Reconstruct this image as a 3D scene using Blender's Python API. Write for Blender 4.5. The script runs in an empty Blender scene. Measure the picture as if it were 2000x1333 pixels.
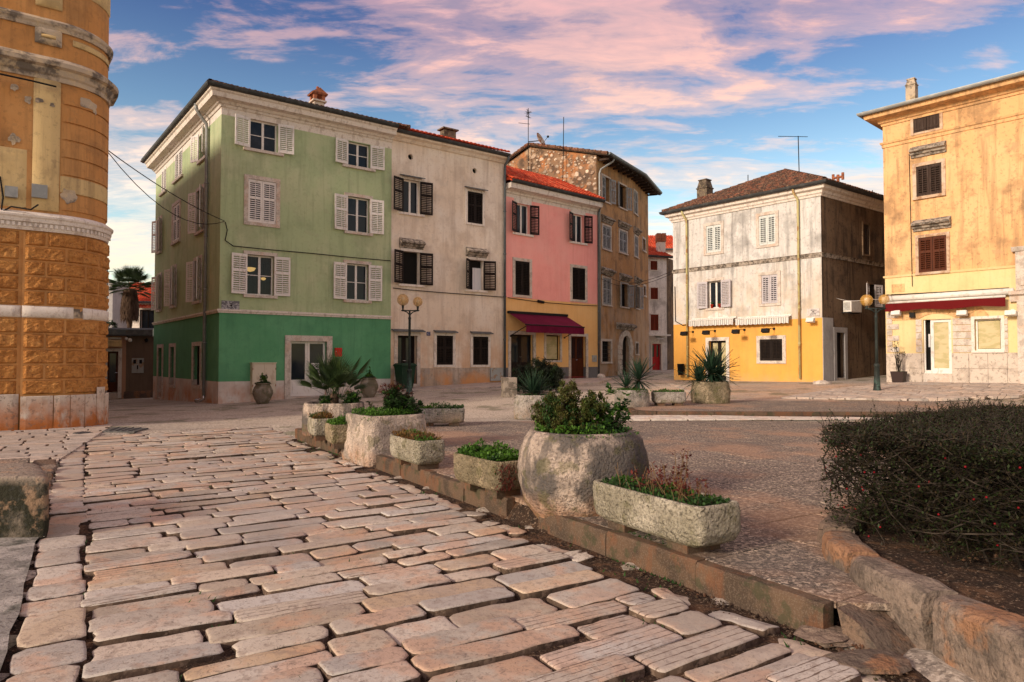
import bpy, bmesh, math, random
import numpy as np
from mathutils import Vector, Matrix, noise as mnoise
random.seed(7)
R = math.radians
S = bpy.context.scene
COL = S.collection

# ---------------------------------------------------------------- camera
FPX, HZ, EYE = 1333.0, 704.0, 1.6
PITCH = math.atan((HZ - 666.5) / FPX)
cam = bpy.data.cameras.new('camera'); camo = bpy.data.objects.new('camera', cam); COL.objects.link(camo)
cam.sensor_width = 36.0; cam.lens = FPX / 2000 * 36.0
cam.clip_end = 3000; cam.clip_start = 0.05
camo.location = (0, 0, EYE); camo.rotation_euler = (math.pi / 2 + PITCH, 0, 0)
S.camera = camo

# ---------------------------------------------------------------- sky and sun
SUN_AZ = math.atan2(-0.65, -0.76)      # the sun stands to the left, behind the camera (x, y)
SUN_EL = R(21)
W = bpy.data.worlds.new('World'); S.world = W; W.use_nodes = True
nt = W.node_tree; nt.nodes.clear()
def wn(t, **k):
    n = nt.nodes.new(t)
    for a, b in k.items(): setattr(n, a, b)
    return n
def wl(a, b): nt.links.new(a, b)
def wmath(op, a, b=None, clamp=False):
    n = wn('ShaderNodeMath', operation=op); n.use_clamp = clamp
    for i, v in enumerate((a, b)):
        if v is None: continue
        if isinstance(v, (int, float)): n.inputs[i].default_value = v
        else: wl(v, n.inputs[i])
    return n.outputs[0]
def wramp(fac, stops, interp='LINEAR'):
    n = wn('ShaderNodeValToRGB'); n.color_ramp.interpolation = interp
    e = n.color_ramp.elements
    while len(e) < len(stops): e.new(0.5)
    for el, (p, c) in zip(e, stops): el.position = p; el.color = (*c, 1) if len(c) == 3 else c
    wl(fac, n.inputs[0]); return n.outputs[0]
def wmix(f, a, b, mode='MIX'):
    n = wn('ShaderNodeMix', data_type='RGBA', blend_type=mode)
    for s, v in ((n.inputs[0], f), (n.inputs[6], a), (n.inputs[7], b)):
        if isinstance(v, (int, float)): s.default_value = v
        elif isinstance(v, tuple): s.default_value = (*v, 1)
        else: wl(v, s)
    return n.outputs[2]
sky = wn('ShaderNodeTexSky', sky_type='NISHITA'); sky.sun_disc = False
sky.sun_elevation = SUN_EL; sky.sun_rotation = math.atan2(-0.76, -0.65) ; sky.altitude = 20
sky.air_density = 1.0; sky.dust_density = 0.6; sky.ozone_density = 2.5
tc = wn('ShaderNodeTexCoord'); sx = wn('ShaderNodeSeparateXYZ'); wl(tc.outputs['Generated'], sx.inputs[0])
X_, Y_, Z_ = sx.outputs
zc = wmath('MAXIMUM', Z_, 0.0)
den = wmath('ADD', zc, 0.13)
cp = wn('ShaderNodeCombineXYZ'); wl(wmath('DIVIDE', X_, den), cp.inputs[0]); wl(wmath('DIVIDE', Y_, den), cp.inputs[1])
def wnoise(vec, scale, detail, rough, off=(0, 0, 0), rot=0, st=(1, 1, 1), dist=0.0):
    m = wn('ShaderNodeMapping'); m.inputs['Location'].default_value = off; m.inputs['Rotation'].default_value = (0, 0, rot); m.inputs['Scale'].default_value = st
    wl(vec, m.inputs[0]); n = wn('ShaderNodeTexNoise'); n.inputs['Scale'].default_value = scale; n.inputs['Detail'].default_value = detail
    n.inputs['Roughness'].default_value = rough; n.inputs['Distortion'].default_value = dist; wl(m.outputs[0], n.inputs['Vector']); return n.outputs[0]
big = wnoise(cp.outputs[0], 0.8, 3, 0.5, off=(3.1, 7.7, 0), rot=0.25, st=(1, 1.45, 1))
fin = wnoise(cp.outputs[0], 2.6, 9, 0.62, off=(1.3, 4.2, 0), rot=0.22, st=(.95, 2.0, 1), dist=0.35)
wis = wnoise(cp.outputs[0], 9.0, 6, 0.6, off=(0, 2.2, 0), rot=0.22, st=(.9, 2.5, 1), dist=0.5)
dens = wmath('ADD', wmath('ADD', wmath('MULTIPLY', big, 0.62), wmath('MULTIPLY', fin, 0.5)), wmath('MULTIPLY', wis, 0.12))
cover = wramp(zc, [(0.0, (0.62,) * 3), (0.09, (0.63,) * 3), (0.20, (0.64,) * 3), (0.26, (0.57,) * 3), (0.315, (0.505,) * 3), (0.355, (0.585,) * 3), (0.40, (0.63,) * 3), (0.55, (0.63,) * 3), (1, (0.64,) * 3)])
mask = wmath('MULTIPLY', wmath('ADD', wmath('SUBTRACT', dens, 1.135), wmath('MULTIPLY', cover, 1.0)), 6.3, clamp=True)
mask = wramp(mask, [(0, (0, 0, 0)), (0.5, (0.5,) * 3), (1, (0.93,) * 3)], 'EASE')
ccol = wramp(zc, [(0.0, (1.0, 0.80, 0.38)), (0.10, (1.0, 0.86, 0.56)), (0.20, (1.0, 0.86, 0.72)), (0.30, (1.0, 0.68, 0.54)), (0.38, (0.95, 0.55, 0.45)), (0.46, (0.78, 0.44, 0.43)), (0.6, (0.85, 0.54, 0.46)), (1, (0.88, 0.60, 0.50))])
csh = wramp(zc, [(0.0, (0.84, 0.78, 0.58)), (0.14, (0.74, 0.72, 0.68)), (0.28, (0.62, 0.53, 0.53)), (0.42, (0.48, 0.35, 0.39)), (1, (0.48, 0.39, 0.39))])
lit = wmath('MULTIPLY', wmath('SUBTRACT', wmath('ADD', wmath('MULTIPLY', fin, .6), wmath('MULTIPLY', wis, .4)), 0.37), 4.0, clamp=True)
cloud = wmix(lit, csh, ccol)
# Nishita graded a little deeper towards the zenith, paler and yellower at the horizon
SKYK = 0.106
grade = wramp(zc, [(0.0, (2.6, 2.0, 1.0)), (0.05, (2.0, 1.7, 1.15)), (0.13, (1.75, 1.5, 1.1)), (0.24, (1.25, 1.18, 0.96)), (0.33, (0.80, 0.86, 0.84)), (0.44, (0.44, 0.49, 0.66)), (1, (0.58, 0.62, 0.72))])
base = wmix(1.0, wmix(1.0, sky.outputs[0], (SKYK,) * 3, 'MULTIPLY'), grade, 'MULTIPLY')
CLOUDK = 0.69
final = wmix(mask, base, wmix(1.0, cloud, (CLOUDK,) * 3, 'MULTIPLY'))
bg = wn('ShaderNodeBackground'); bg.inputs[1].default_value = 1.0; wl(final, bg.inputs[0])
wo = wn('ShaderNodeOutputWorld'); wl(bg.outputs[0], wo.inputs[0])

sl = bpy.data.lights.new('sun', 'SUN'); sl.energy = 2.25; sl.angle = R(10); sl.color = (1.0, 0.82, 0.63)
so = bpy.data.objects.new('sun', sl); COL.objects.link(so)
sdir = Vector((math.cos(SUN_AZ) * math.cos(SUN_EL), math.sin(SUN_AZ) * math.cos(SUN_EL), math.sin(SUN_EL)))
so.rotation_euler = sdir.to_track_quat('Z', 'Y').to_euler(); so.location = sdir * 60
S.view_settings.view_transform = 'Standard'; S.view_settings.look = 'None'
S.view_settings.exposure = 0.84; S.view_settings.gamma = 1.0; S.view_settings.use_curve_mapping = False

# ---------------------------------------------------------------- pixel -> direction
def ray(px, py):
    a = (px - 1000) / FPX; b = (666.5 - py) / FPX
    c, s = math.cos(PITCH), math.sin(PITCH)
    return Vector((a, c - s * b, s + c * b))
def at(px, py, y):
    r = ray(px, py); t = y / r.y
    return Vector((r.x * t, y, EYE + r.z * t))
def atz(px, py, z):
    r = ray(px, py); t = (z - EYE) / r.z
    return Vector((r.x * t, r.y * t, z))
def vpdir(vx):
    r = ray(vx, HZ); d = Vector((r.x, r.y, 0)); d.normalize(); return d

# ---------------------------------------------------------------- ground heights (metres), from where the houses meet the ground
GP = [(0,0,0),(-3,3,0),(3,1,0),(0,5,0),(-5,8,0),(-4.5,14,0),(-8,14,0),(-10,17,0.02),(-12,10,0.02),(-10.7,25,0),(-14,29.5,-.15),(-17.9,34,-.33),(-22,40,-.3),
      (-15,20,0),(-5.1,29,.34),(0,32.4,.53),(4.6,36.8,.66),(9,44,.8),(12,52,.9),(8,33.5,.6),(12.8,28.5,.68),(15,27,.74),(18,23,.76),(21,19,.72),
      (0,16.7,.16),(7,16,.16),(3,10,.08),(5,5,.02),(4,21.5,.31),(10,21.5,.36),(16,18,.4),(-3,22,.16),(3,27,.42),(8,6,.05),(12,11,.12),(-7,20,.03)]
_g = np.array(GP, float); _n = len(_g)
def _phi(r2): return np.where(r2 > 0, r2 * np.log(np.maximum(r2, 1e-9)) * .5, 0)
_d2 = ((_g[:, None, :2] - _g[None, :, :2]) ** 2).sum(-1)
_A = np.zeros((_n + 3, _n + 3)); _A[:_n, :_n] = _phi(_d2) + np.eye(_n) * 2.0
_A[:_n, _n] = 1; _A[:_n, _n + 1:] = _g[:, :2]; _A[_n, :_n] = 1; _A[_n + 1:, :_n] = _g[:, :2].T
_w = np.linalg.solve(_A, np.concatenate([_g[:, 2], [0, 0, 0]]))
def hz_(x, y):
    x = np.asarray(x, float); y = np.asarray(y, float)
    d2 = (x[..., None] - _g[:, 0]) ** 2 + (y[..., None] - _g[:, 1]) ** 2
    v = _phi(d2) @ _w[:_n] + _w[_n] + _w[_n + 1] * x + _w[_n + 2] * y
    return np.clip(v, -.6, 1.1)
def h(x, y): return float(hz_(x, y))
def gp(px, py, off=0.0):
    z = 0.2
    for _ in range(25):
        p = atz(px, py, min(z + off, EYE - .3)); z = z * .5 + .5 * h(p.x, p.y)
    return Vector((p.x, p.y, h(p.x, p.y)))
# street frame: SD runs along the street away from the camera, RD across it to the right
SD = Vector((-.53, .848, 0)).normalized(); RD = Vector((SD.y, -SD.x, 0))
def sw(u, v, z=0): return Vector((RD.x * u + SD.x * v, RD.y * u + SD.y * v, z))
def suv(p): return p.x * RD.x + p.y * RD.y, p.x * SD.x + p.y * SD.y
UK = 3.70        # kerb face
UL = -0.12       # left street edge
TZ = lambda v: .165 + .0022 * (v - 2.5)     # terrace top
def tp(px, py, off=0.0):
    z = .17
    for _ in range(8):
        p = atz(px, py, z + off); z = TZ(suv(p)[1])
    return Vector((p.x, p.y, z))
# ---------------------------------------------------------------- materials
def new_mat(name):
    m = bpy.data.materials.new(name); m.use_nodes = True; t = m.node_tree
    return m, t, t.nodes['Principled BSDF']
def M(name, base, layers=(), rough=.85, bump=None, var=None, metal=0, spec=.13, alpha=None, bumps=(), disp=None):
    """layers: dict(c, s, lo, hi, d, f, z=(z0,z1)) mixed over base by noise on world position; var=(colour, amount) by piece"""
    m, t, p = new_mat(name); N, L = t.nodes, t.links
    geo = N.new('ShaderNodeNewGeometry'); pos = geo.outputs['Position']
    def mixc(f, a, b, mode='MIX'):
        n = N.new('ShaderNodeMix'); n.data_type = 'RGBA'; n.blend_type = mode
        for s, v in ((n.inputs[0], f), (n.inputs[6], a), (n.inputs[7], b)):
            if isinstance(v, (int, float)): s.default_value = v
            elif isinstance(v, tuple): s.default_value = (*v, 1)
            else: L.new(v, s)
        return n.outputs[2]
    def mth(op, a, b, clamp=False):
        n = N.new('ShaderNodeMath'); n.operation = op; n.use_clamp = clamp
        for i, v in enumerate((a, b)):
            if isinstance(v, (int, float)): n.inputs[i].default_value = v
            else: L.new(v, n.inputs[i])
        return n.outputs[0]
    def tex(sc, detail=5, rough_=.6, kind='noise', off=0, dist=0):
        mp = N.new('ShaderNodeMapping'); mp.inputs['Scale'].default_value = sc if isinstance(sc, tuple) else (sc,) * 3
        mp.inputs['Location'].default_value = (off, off * 1.7, off * .6); L.new(pos, mp.inputs[0])
        if kind == 'noise':
            n = N.new('ShaderNodeTexNoise'); n.inputs['Scale'].default_value = 1; n.inputs['Detail'].default_value = detail; n.inputs['Roughness'].default_value = rough_; n.inputs['Distortion'].default_value = dist
            L.new(mp.outputs[0], n.inputs['Vector']); return n.outputs[0]
        n = N.new('ShaderNodeTexVoronoi'); n.inputs['Scale'].default_value = 1; n.feature = 'F1' if kind == 'voronoi' else 'DISTANCE_TO_EDGE'
        L.new(mp.outputs[0], n.inputs['Vector']); return n.outputs['Distance']
    def rng(v, lo, hi, a=0, b=1):
        n = N.new('ShaderNodeMapRange'); n.inputs[1].default_value = lo; n.inputs[2].default_value = hi; n.inputs[3].default_value = a; n.inputs[4].default_value = b
        L.new(v, n.inputs[0]); return n.outputs[0]
    cur = base
    if var:
        oi = N.new('ShaderNodeObjectInfo')
        r = mth('FRACT', mth('ADD', oi.outputs['Random'], geo.outputs['Random Per Island']), 0)
        r2 = mth('FRACT', mth('MULTIPLY', r, 7.31), 0)
        cur = mixc(mth('MULTIPLY', r, var[1]), cur, var[0])
        hs = N.new('ShaderNodeHueSaturation'); hs.inputs['Hue'].default_value = .5
        L.new(rng(r2, 0, 1, 1 - var[2], 1 + var[2]), hs.inputs['Value'])
        if len(var) > 3: L.new(rng(mth('FRACT', mth('MULTIPLY', r, 13.7), 0), 0, 1, 1 - var[3], 1 + var[3]), hs.inputs['Saturation'])
        if isinstance(cur, tuple): hs.inputs['Color'].default_value = (*cur, 1)
        else: L.new(cur, hs.inputs['Color'])
        cur = hs.outputs[0]
    for i, l in enumerate(layers):
        n = tex(l.get('s', 1), l.get('d', 6), l.get('r', .62), l.get('k', 'noise'), l.get('o', i * 3.3 + 1), l.get('ds', 0))
        f = rng(n, .5 + (l.get('lo', .5) - .5) * .62, .5 + (l.get('hi', .65) - .5) * .58)
        if 'z' in l:
            sp = N.new('ShaderNodeSeparateXYZ'); L.new(pos, sp.inputs[0])
            n2 = tex(2.2, 5, .6, 'noise', 9.1)
            zz = mth('ADD', sp.outputs[2], mth('MULTIPLY', mth('SUBTRACT', n2, .5), l.get('zn', .6)))
            f = mth('MULTIPLY', f, rng(zz, l['z'][0], l['z'][1], 1, 0))
        f = mth('MULTIPLY', f, l.get('f', 1), True)
        cur = mixc(f, cur, l['c'], l.get('m', 'MIX'))
    if isinstance(cur, tuple): p.inputs['Base Color'].default_value = (*cur, 1)
    else: L.new(cur, p.inputs['Base Color'])
    p.inputs['Roughness'].default_value = rough; p.inputs['Metallic'].default_value = metal; p.inputs['Specular IOR Level'].default_value = spec
    bl = list(bumps) + ([bump] if bump else [])
    prev = None
    for b in bl:   # (scale, strength, distance, kind)
        n = tex(b[0], b[4] if len(b) > 4 else 6, .6, b[3] if len(b) > 3 else 'noise', 5.5)
        bn = N.new('ShaderNodeBump'); bn.inputs['Strength'].default_value = b[1]; bn.inputs['Distance'].default_value = b[2]
        L.new(n, bn.inputs['Height'])
        if prev: L.new(prev, bn.inputs['Normal'])
        prev = bn.outputs[0]
    if prev: L.new(prev, p.inputs['Normal'])
    return m
def plaster(name, base, dirt, lite, k=1.0, foot=None, fz=(.5, 1.6), streak=.45, blotch=.6):
    ls = [dict(c=lite, s=.55, lo=.42, hi=.68, f=blotch), dict(c=dirt, s=.9, lo=.52, hi=.74, f=.5 * k, d=8),
          dict(c=dirt, s=(3.2, 3.2, .35), lo=.52, hi=.75, f=streak * k, d=7), dict(c=dirt, s=9, lo=.60, hi=.72, f=.35 * k, d=8), dict(c=tuple(.5 * a + .5 * b for a, b in zip(dirt, lite)), s=1.7, lo=.66, hi=.685, f=.6 * k, d=11, r=.68), dict(c=tuple(.8 * a for a in dirt), s=(7, 7, .3), lo=.60, hi=.72, f=.25 * k, d=8)]
    if foot: ls += [dict(c=foot, s=(1.2, 1.2, .8), lo=.32, hi=.6, f=.85, z=fz, zn=1.0)]
    return M(name, base, ls, .92, (38, .25, .01), bumps=[(4, .25, .03)], spec=.15)
MT = {}
MT['green_up'] = plaster('sage_plaster', (.405, .49, .285), (.24, .305, .175), (.51, .53, .345), .8)
MT['green_lo'] = plaster('emerald_plaster', (.105, .315, .16), (.06, .19, .105), (.14, .37, .20), .6)
MT['green_pl'] = plaster('white_plinth', (.66, .60, .55), (.42, .34, .29), (.72, .69, .65), .8, (.52, .22, .09), (.05, .75))
MT['beige'] = plaster('beige_plaster', (.75, .635, .515), (.46, .36, .28), (.82, .76, .68), .85, (.58, .34, .19), (.6, 4.0))
MT['beige_dado'] = plaster('stained_dado', (.47, .36, .27), (.21, .18, .15), (.55, .49, .44), 1.3, (.62, .29, .11), (.7, 1.15))
MT['pink'] = plaster('pink_plaster', (.93, .40, .36), (.70, .22, .19), (.90, .46, .41), .35)
MT['pink_yel'] = plaster('apricot_plaster', (.84, .50, .20), (.68, .36, .13), (.86, .56, .26), .5)
MT['grey_dado'] = plaster('grey_dado', (.17, .165, .17), (.10, .095, .1), (.24, .22, .215), 1)
MT['brown'] = plaster('ochre_brown_plaster', (.43, .235, .105), (.15, .10, .065), (.52, .33, .18), 1.3, (.44, .33, .25), (2.5, 6.5))
MT['white'] = plaster('weathered_white_plaster', (.60, .585, .565), (.135, .13, .125), (.68, .67, .655), .95, (.62, .50, .37), (3.0, 6.5), .5)
MT['white_yel'] = plaster('yellow_plaster', (.73, .375, .085), (.52, .26, .08), (.78, .42, .11), .45, (.50, .36, .18), (.45, 1.1))
MT['white_side'] = plaster('shade_darkened_brown_plaster', (.17, .115, .075), (.045, .035, .03), (.23, .16, .105), 1.6)  # shade on the side walls is put into this dark brown
MT['grey_plaster'] = plaster('grey_plaster', (.36, .35, .355), (.22, .21, .21), (.45, .44, .43), 1)
MT['yellow'] = plaster('peach_plaster', (.72, .425, .20), (.24, .15, .085), (.78, .50, .26), 1.25, None, (0, 1), .4)
MT['yellow_cream'] = plaster('cream_plaster', (.74, .57, .29), (.52, .36, .18), (.78, .63, .37), .5)
MT['alley'] = plaster('chalk_plaster', (.72, .68, .63), (.25, .23, .21), (.8, .77, .74), 1.1, (.5, .5, .52), (1.5, 3.2))
MT['orange'] = plaster('orange_plaster', (.52, .255, .09), (.24, .13, .06), (.58, .32, .13), .9)
MT['orange_blk'] = M('orange_rock_face', (.52, .235, .07), [dict(c=(.28, .11, .03), s=5, lo=.45, hi=.7, f=.6), dict(c=(.72, .38, .13), s=1.5, lo=.5, hi=.7, f=.5), dict(c=(.22, .10, .04), s=14, lo=.58, hi=.7, f=.6)], .9, (20, 1.0, .05), bumps=[(55, .7, .02)], spec=.15)
MT['orange_cream'] = plaster('ochre_cream_plaster', (.60, .44, .21), (.27, .19, .11), (.66, .50, .26), 1.0)
MT['orange_st'] = M('weathered_cornice_stone', (.46, .38, .29), [dict(c=(.10, .085, .075), s=2.2, lo=.45, hi=.62, f=.85, d=9), dict(c=(.60, .47, .30), s=3, lo=.55, hi=.7, f=.6)], .9, (22, .5, .02))
MT['white_trim'] = M('white_painted_trim', (.72, .66, .60), [dict(c=(.40, .33, .28), s=(6, 6, 3), lo=.55, hi=.7, f=.6, d=8), dict(c=(.5, .4, .33), s=22, lo=.58, hi=.68, f=.5)], .85, (40, .2, .01))
MT['plinth_st'] = M('rust_stained_plinth_stone', (.58, .50, .43), [dict(c=(.36, .30, .25), s=3, lo=.5, hi=.7, f=.6), dict(c=(.44, .14, .03), s=(1.6, 1.6, 1.0), lo=.34, hi=.50, f=.95, z=(.15, .75), zn=.9, d=8), dict(c=(.19, .15, .12), s=11, lo=.6, hi=.72, f=.6)], .85, (24, .35, .02))
MT['limestone'] = M('limestone', (.60, .54, .48), [dict(c=(.34, .28, .235), s=4, lo=.5, hi=.68, f=.6, d=8), dict(c=(.58, .38, .27), s=2.2, lo=.52, hi=.7, f=.45), dict(c=(.22, .19, .17), s=26, lo=.60, hi=.7, f=.6)], .85, (45, .3, .01))
MT['hood'] = M('lichen_stone', (.36, .31, .26), [dict(c=(.07, .06, .05), s=5, lo=.42, hi=.6, f=.85, d=8), dict(c=(.5, .44, .38), s=9, lo=.55, hi=.7, f=.6)], .95, (40, .5, .02))
MT['white_wood'] = M('white_shutter_paint', (.74, .71, .68), [dict(c=(.45, .38, .32), s=(9, 9, 4), lo=.6, hi=.72, f=.5)], .6)
MT['dark_wood'] = M('dark_brown_wood', (.013, .009, .008), [dict(c=(.03, .02, .015), s=(20, 20, 2), lo=.5, hi=.7, f=.6)], .6)
MT['red_wood'] = M('chestnut_wood', (.085, .022, .008), [dict(c=(.035, .011, .006), s=(20, 20, 2), lo=.5, hi=.7, f=.6)], .55)
MT['brown_slat'] = M('grey_brown_wood', (.045, .028, .022), [dict(c=(.09, .065, .055), s=(20, 20, 2), lo=.5, hi=.7, f=.5)], .7)
MT['rust_wood'] = M('rust_red_wood', (.19, .035, .018), [dict(c=(.08, .02, .012), s=(12, 12, 2), lo=.5, hi=.7, f=.6)], .7)
MT['grey_wood'] = M('weathered_grey_wood', (.30, .31, .32), [dict(c=(.15, .145, .14), s=(12, 12, 3), lo=.48, hi=.66, f=.7), dict(c=(.42, .41, .4), s=8, lo=.55, hi=.7, f=.4)], .8)
MT['lilac_wood'] = M('lilac_grey_paint', (.50, .475, .50), [dict(c=(.36, .33, .34), s=9, lo=.55, hi=.7, f=.5)], .7)
MT['pale_wood'] = M('pale_blue_paint', (.60, .645, .63), [dict(c=(.45, .46, .45), s=9, lo=.55, hi=.7, f=.5)], .7)
MT['red_door'] = M('red_door_paint', (.46, .018, .02), [], .45)
MT['glass'] = M('dark_window_glass', (.014, .019, .026), [dict(c=(.035, .04, .05), s=1.1, lo=.5, hi=.7, f=.6)], .05, spec=.22)
MT['dark'] = M('dark_interior', (.012, .011, .010), [], .9)
MT['paper'] = M('brown_paper', (.56, .48, .29), [dict(c=(.40, .36, .18), s=(2, 2, 5), lo=.45, hi=.6, f=.7)], .8, (6, .4, .03))
MT['gutter'] = M('grey_zinc', (.10, .115, .125), [dict(c=(.17, .18, .185), s=4, lo=.5, hi=.7, f=.6)], .5, metal=.4)
MT['gutter_dk'] = M('dark_gutter', (.045, .047, .048), [dict(c=(.10, .1, .1), s=4, lo=.5, hi=.7, f=.5)], .5)
MT['pipe_grey'] = M('grey_pipe', (.26, .27, .27), [dict(c=(.4, .4, .39), s=3, lo=.5, hi=.7, f=.5)], .45, metal=.3)
MT['pipe_yel'] = M('rusting_yellow_pipe', (.50, .45, .22), [dict(c=(.33, .15, .06), s=(5, 5, 2), lo=.52, hi=.62, f=.8)], .6)
MT['shiny'] = M('bare_metal', (.6, .6, .6), [], .25, metal=.9)
MT['tile_red'] = M('red_roof_tile', (.56, .075, .03), [dict(c=(.20, .05, .03), s=7, lo=.52, hi=.7, f=.7), dict(c=(.63, .19, .10), s=2, lo=.5, hi=.7, f=.5)], .85, (30, .3, .01), var=((.40, .05, .025), .8, .25))
MT['tile_old'] = M('lichened_roof_tile', (.23, .085, .05), [dict(c=(.06, .045, .037), s=4, lo=.42, hi=.62, f=.85, d=8), dict(c=(.36, .23, .15), s=12, lo=.56, hi=.68, f=.7)], .92, (30, .4, .01), var=((.12, .07, .05), 1, .35))
MT['tile_brn'] = M('grey_brown_roof_tile', (.10, .075, .055), [dict(c=(.035, .03, .027), s=5, lo=.45, hi=.65, f=.8)], .95, (30, .4, .01), var=((.20, .10, .06), 1, .35))
MT['brick'] = M('old_brick', (.36, .13, .07), [dict(c=(.14, .07, .05), s=9, lo=.5, hi=.66, f=.7)], .9, (30, .4, .02))
MT['chim_old'] = M('sooty_render', (.16, .125, .095), [dict(c=(.05, .042, .035), s=4, lo=.45, hi=.62, f=.8), dict(c=(.30, .25, .15), s=11, lo=.58, hi=.7, f=.6)], .95, (25, .5, .02))
MT['mortar'] = M('rubble_mortar', (.235, .15, .095), [dict(c=(.09, .065, .05), s=2.2, lo=.44, hi=.62, f=.8, d=8), dict(c=(.42, .18, .075), s=1.1, lo=.55, hi=.68, f=.8), dict(c=(.55, .42, .30), s=.9, lo=.57, hi=.68, f=.5)], .95, (12, .6, .04))
MT['rubble'] = M('rubble_stone', (.62, .52, .41), [dict(c=(.20, .15, .12), s=9, lo=.52, hi=.68, f=.6)], .95, (25, .5, .02), var=((.30, .21, .15), 1, .3))
# ground
MT['street'] = M('worn_street_stone', (.47, .385, .305), [dict(c=(.56, .50, .43), s=1.6, lo=.46, hi=.66, f=.55), dict(c=(.55, .31, .19), s=2.3, lo=.48, hi=.64, f=.5), dict(c=(.25, .19, .155), s=(16, 16, 16), lo=.56, hi=.68, f=.5, d=9), dict(c=(.09, .068, .055), s=24, lo=.61, hi=.68, f=.5, d=9, ds=2.5), dict(c=(.36, .31, .28), s=.45, lo=.5, hi=.62, f=.45)],
                 .6, (75, .25, .006), bumps=[(13, .35, .015), (3.2, .15, .02)], var=((.41, .37, .325), 1.0, .25, .5), spec=.3)
MT['soil'] = M('dark_earth', (.055, .035, .025), [dict(c=(.15, .085, .05), s=4, lo=.48, hi=.64, f=.8), dict(c=(.028, .021, .017), s=11, lo=.5, hi=.64, f=.7), dict(c=(.30, .22, .16), s=42, lo=.64, hi=.70, f=.7)], .97, (30, .9, .04), bumps=[(90, .6, .01)])
MT['aggr'] = M('exposed_aggregate', (.185, .15, .122), [dict(c=(.085, .073, .065), s=9, lo=.48, hi=.62, f=.5, d=6), dict(c=(.58, .47, .37), s=30, lo=.53, hi=.60, f=.8, d=2), dict(c=(.045, .04, .037), s=27, lo=.52, hi=.60, f=.9, d=2, o=9), dict(c=(.44, .25, .15), s=.42, lo=.48, hi=.62, f=.5), dict(c=(.10, .09, .088), s=.9, lo=.53, hi=.68, f=.5, d=7), dict(c=(.36, .30, .25), s=190, lo=.5, hi=.6, f=.4, d=2)], .8, (95, .8, .012), var=((.19, .155, .135), .7, .10))
MT['kerb'] = M('rusty_concrete_kerb', (.105, .066, .043), [dict(c=(.05, .038, .03), s=3, lo=.47, hi=.66, f=.75, d=8), dict(c=(.19, .145, .11), s=85, lo=.52, hi=.66, f=.45), dict(c=(.19, .08, .04), s=(4, 4, 2), lo=.5, hi=.66, f=.5), dict(c=(.05, .055, .03), s=7, lo=.58, hi=.7, f=.6)], .92, (80, .5, .01), var=((.12, .085, .06), .7, .12))
MT['kerb_grey'] = M('grey_concrete_kerb', (.34, .29, .24), [dict(c=(.09, .075, .06), s=4, lo=.5, hi=.66, f=.7)], .92, (80, .5, .01))
MT['wallstone'] = M('bed_wall_stone', (.19, .128, .092), [dict(c=(.13, .105, .088), s=2.6, lo=.45, hi=.62, f=.8, d=9), dict(c=(.38, .18, .085), s=2.0, lo=.54, hi=.66, f=.6), dict(c=(.05, .043, .038), s=28, lo=.54, hi=.70, f=.5)], .92, (28, .8, .03), bumps=[(90, .5, .01), (6, .6, .06)], var=((.30, .24, .2), .8, .1))
MT['slab'] = M('grey_paving_slab', (.45, .40, .36), [dict(c=(.27, .235, .21), s=3, lo=.48, hi=.68, f=.6, d=8), dict(c=(.16, .14, .12), s=22, lo=.6, hi=.7, f=.6)], .8, (40, .35, .01), var=((.52, .41, .33), .9, .14))
MT['concrete'] = M('old_concrete', (.25, .235, .22), [dict(c=(.085, .09, .075), s=1.1, lo=.46, hi=.60, f=.85, d=9), dict(c=(.46, .43, .40), s=2.6, lo=.54, hi=.68, f=.7, d=9), dict(c=(.07, .06, .055), s=26, lo=.60, hi=.7, f=.6)], .92, (50, .5, .015), bumps=[(8, .5, .03)])
MT['mossblock'] = M('mossy_block', (.30, .245, .20), [dict(c=(.024, .025, .016), s=2.4, lo=.05, hi=.40, f=.97, d=9, z=(.47, .55), zn=.08), dict(c=(.40, .26, .17), s=6, lo=.55, hi=.7, f=.6), dict(c=(.05, .05, .045), s=24, lo=.58, hi=.68, f=.6)], .93, (35, .8, .03))
# planters
def stone_mat(name, base, dark, rust, zr, k=.8, dscale=1.5, bs=30, bd=.04, pits=.5):
    return M(name, base, [dict(c=tuple(x * .62 for x in base), s=7, lo=.48, hi=.66, f=.6, d=8), dict(c=dark, s=dscale, lo=.43, hi=.54, f=k, d=9), dict(c=dark, s=(6, 6, .7), lo=.50, hi=.64, f=k * .7, d=8),
                          dict(c=rust, s=2.0, lo=.34, hi=.6, f=.8, z=zr, zn=.4), dict(c=tuple(x * .3 for x in base), s=38, lo=.56, hi=.66, f=.6), dict(c=(.13, .125, .05), s=5, lo=.58, hi=.7, f=.5)], .92, (bs, 1.0, bd), bumps=[(95, .6, .012), (34, pits, .022, 'voronoi')])
MT['vat'] = stone_mat('hewn_vat_stone', (.53, .43, .36), (.10, .092, .088), (.55, .27, .14), (.02, .42), .92, 1.15)
MT['vat_pale'] = stone_mat('pale_hewn_stone', (.60, .49, .41), (.17, .15, .135), (.56, .30, .17), (.0, .35), .5, 1.6)
MT['vat_grey'] = stone_mat('grey_vat_stone', (.43, .385, .345), (.15, .135, .12), (.38, .26, .17), (.2, .55), .6)
MT['trough'] = stone_mat('hammered_trough_stone', (.53, .48, .385), (.20, .18, .12), (.40, .33, .2), (.1, .3), .45, 2.2, 26, .05, 1.0)
MT['trough_dk'] = stone_mat('mossy_trough_stone', (.43, .345, .235), (.13, .115, .07), (.34, .25, .14), (.1, .3), .6, 2.2, 26, .05, 1.0)
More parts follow.
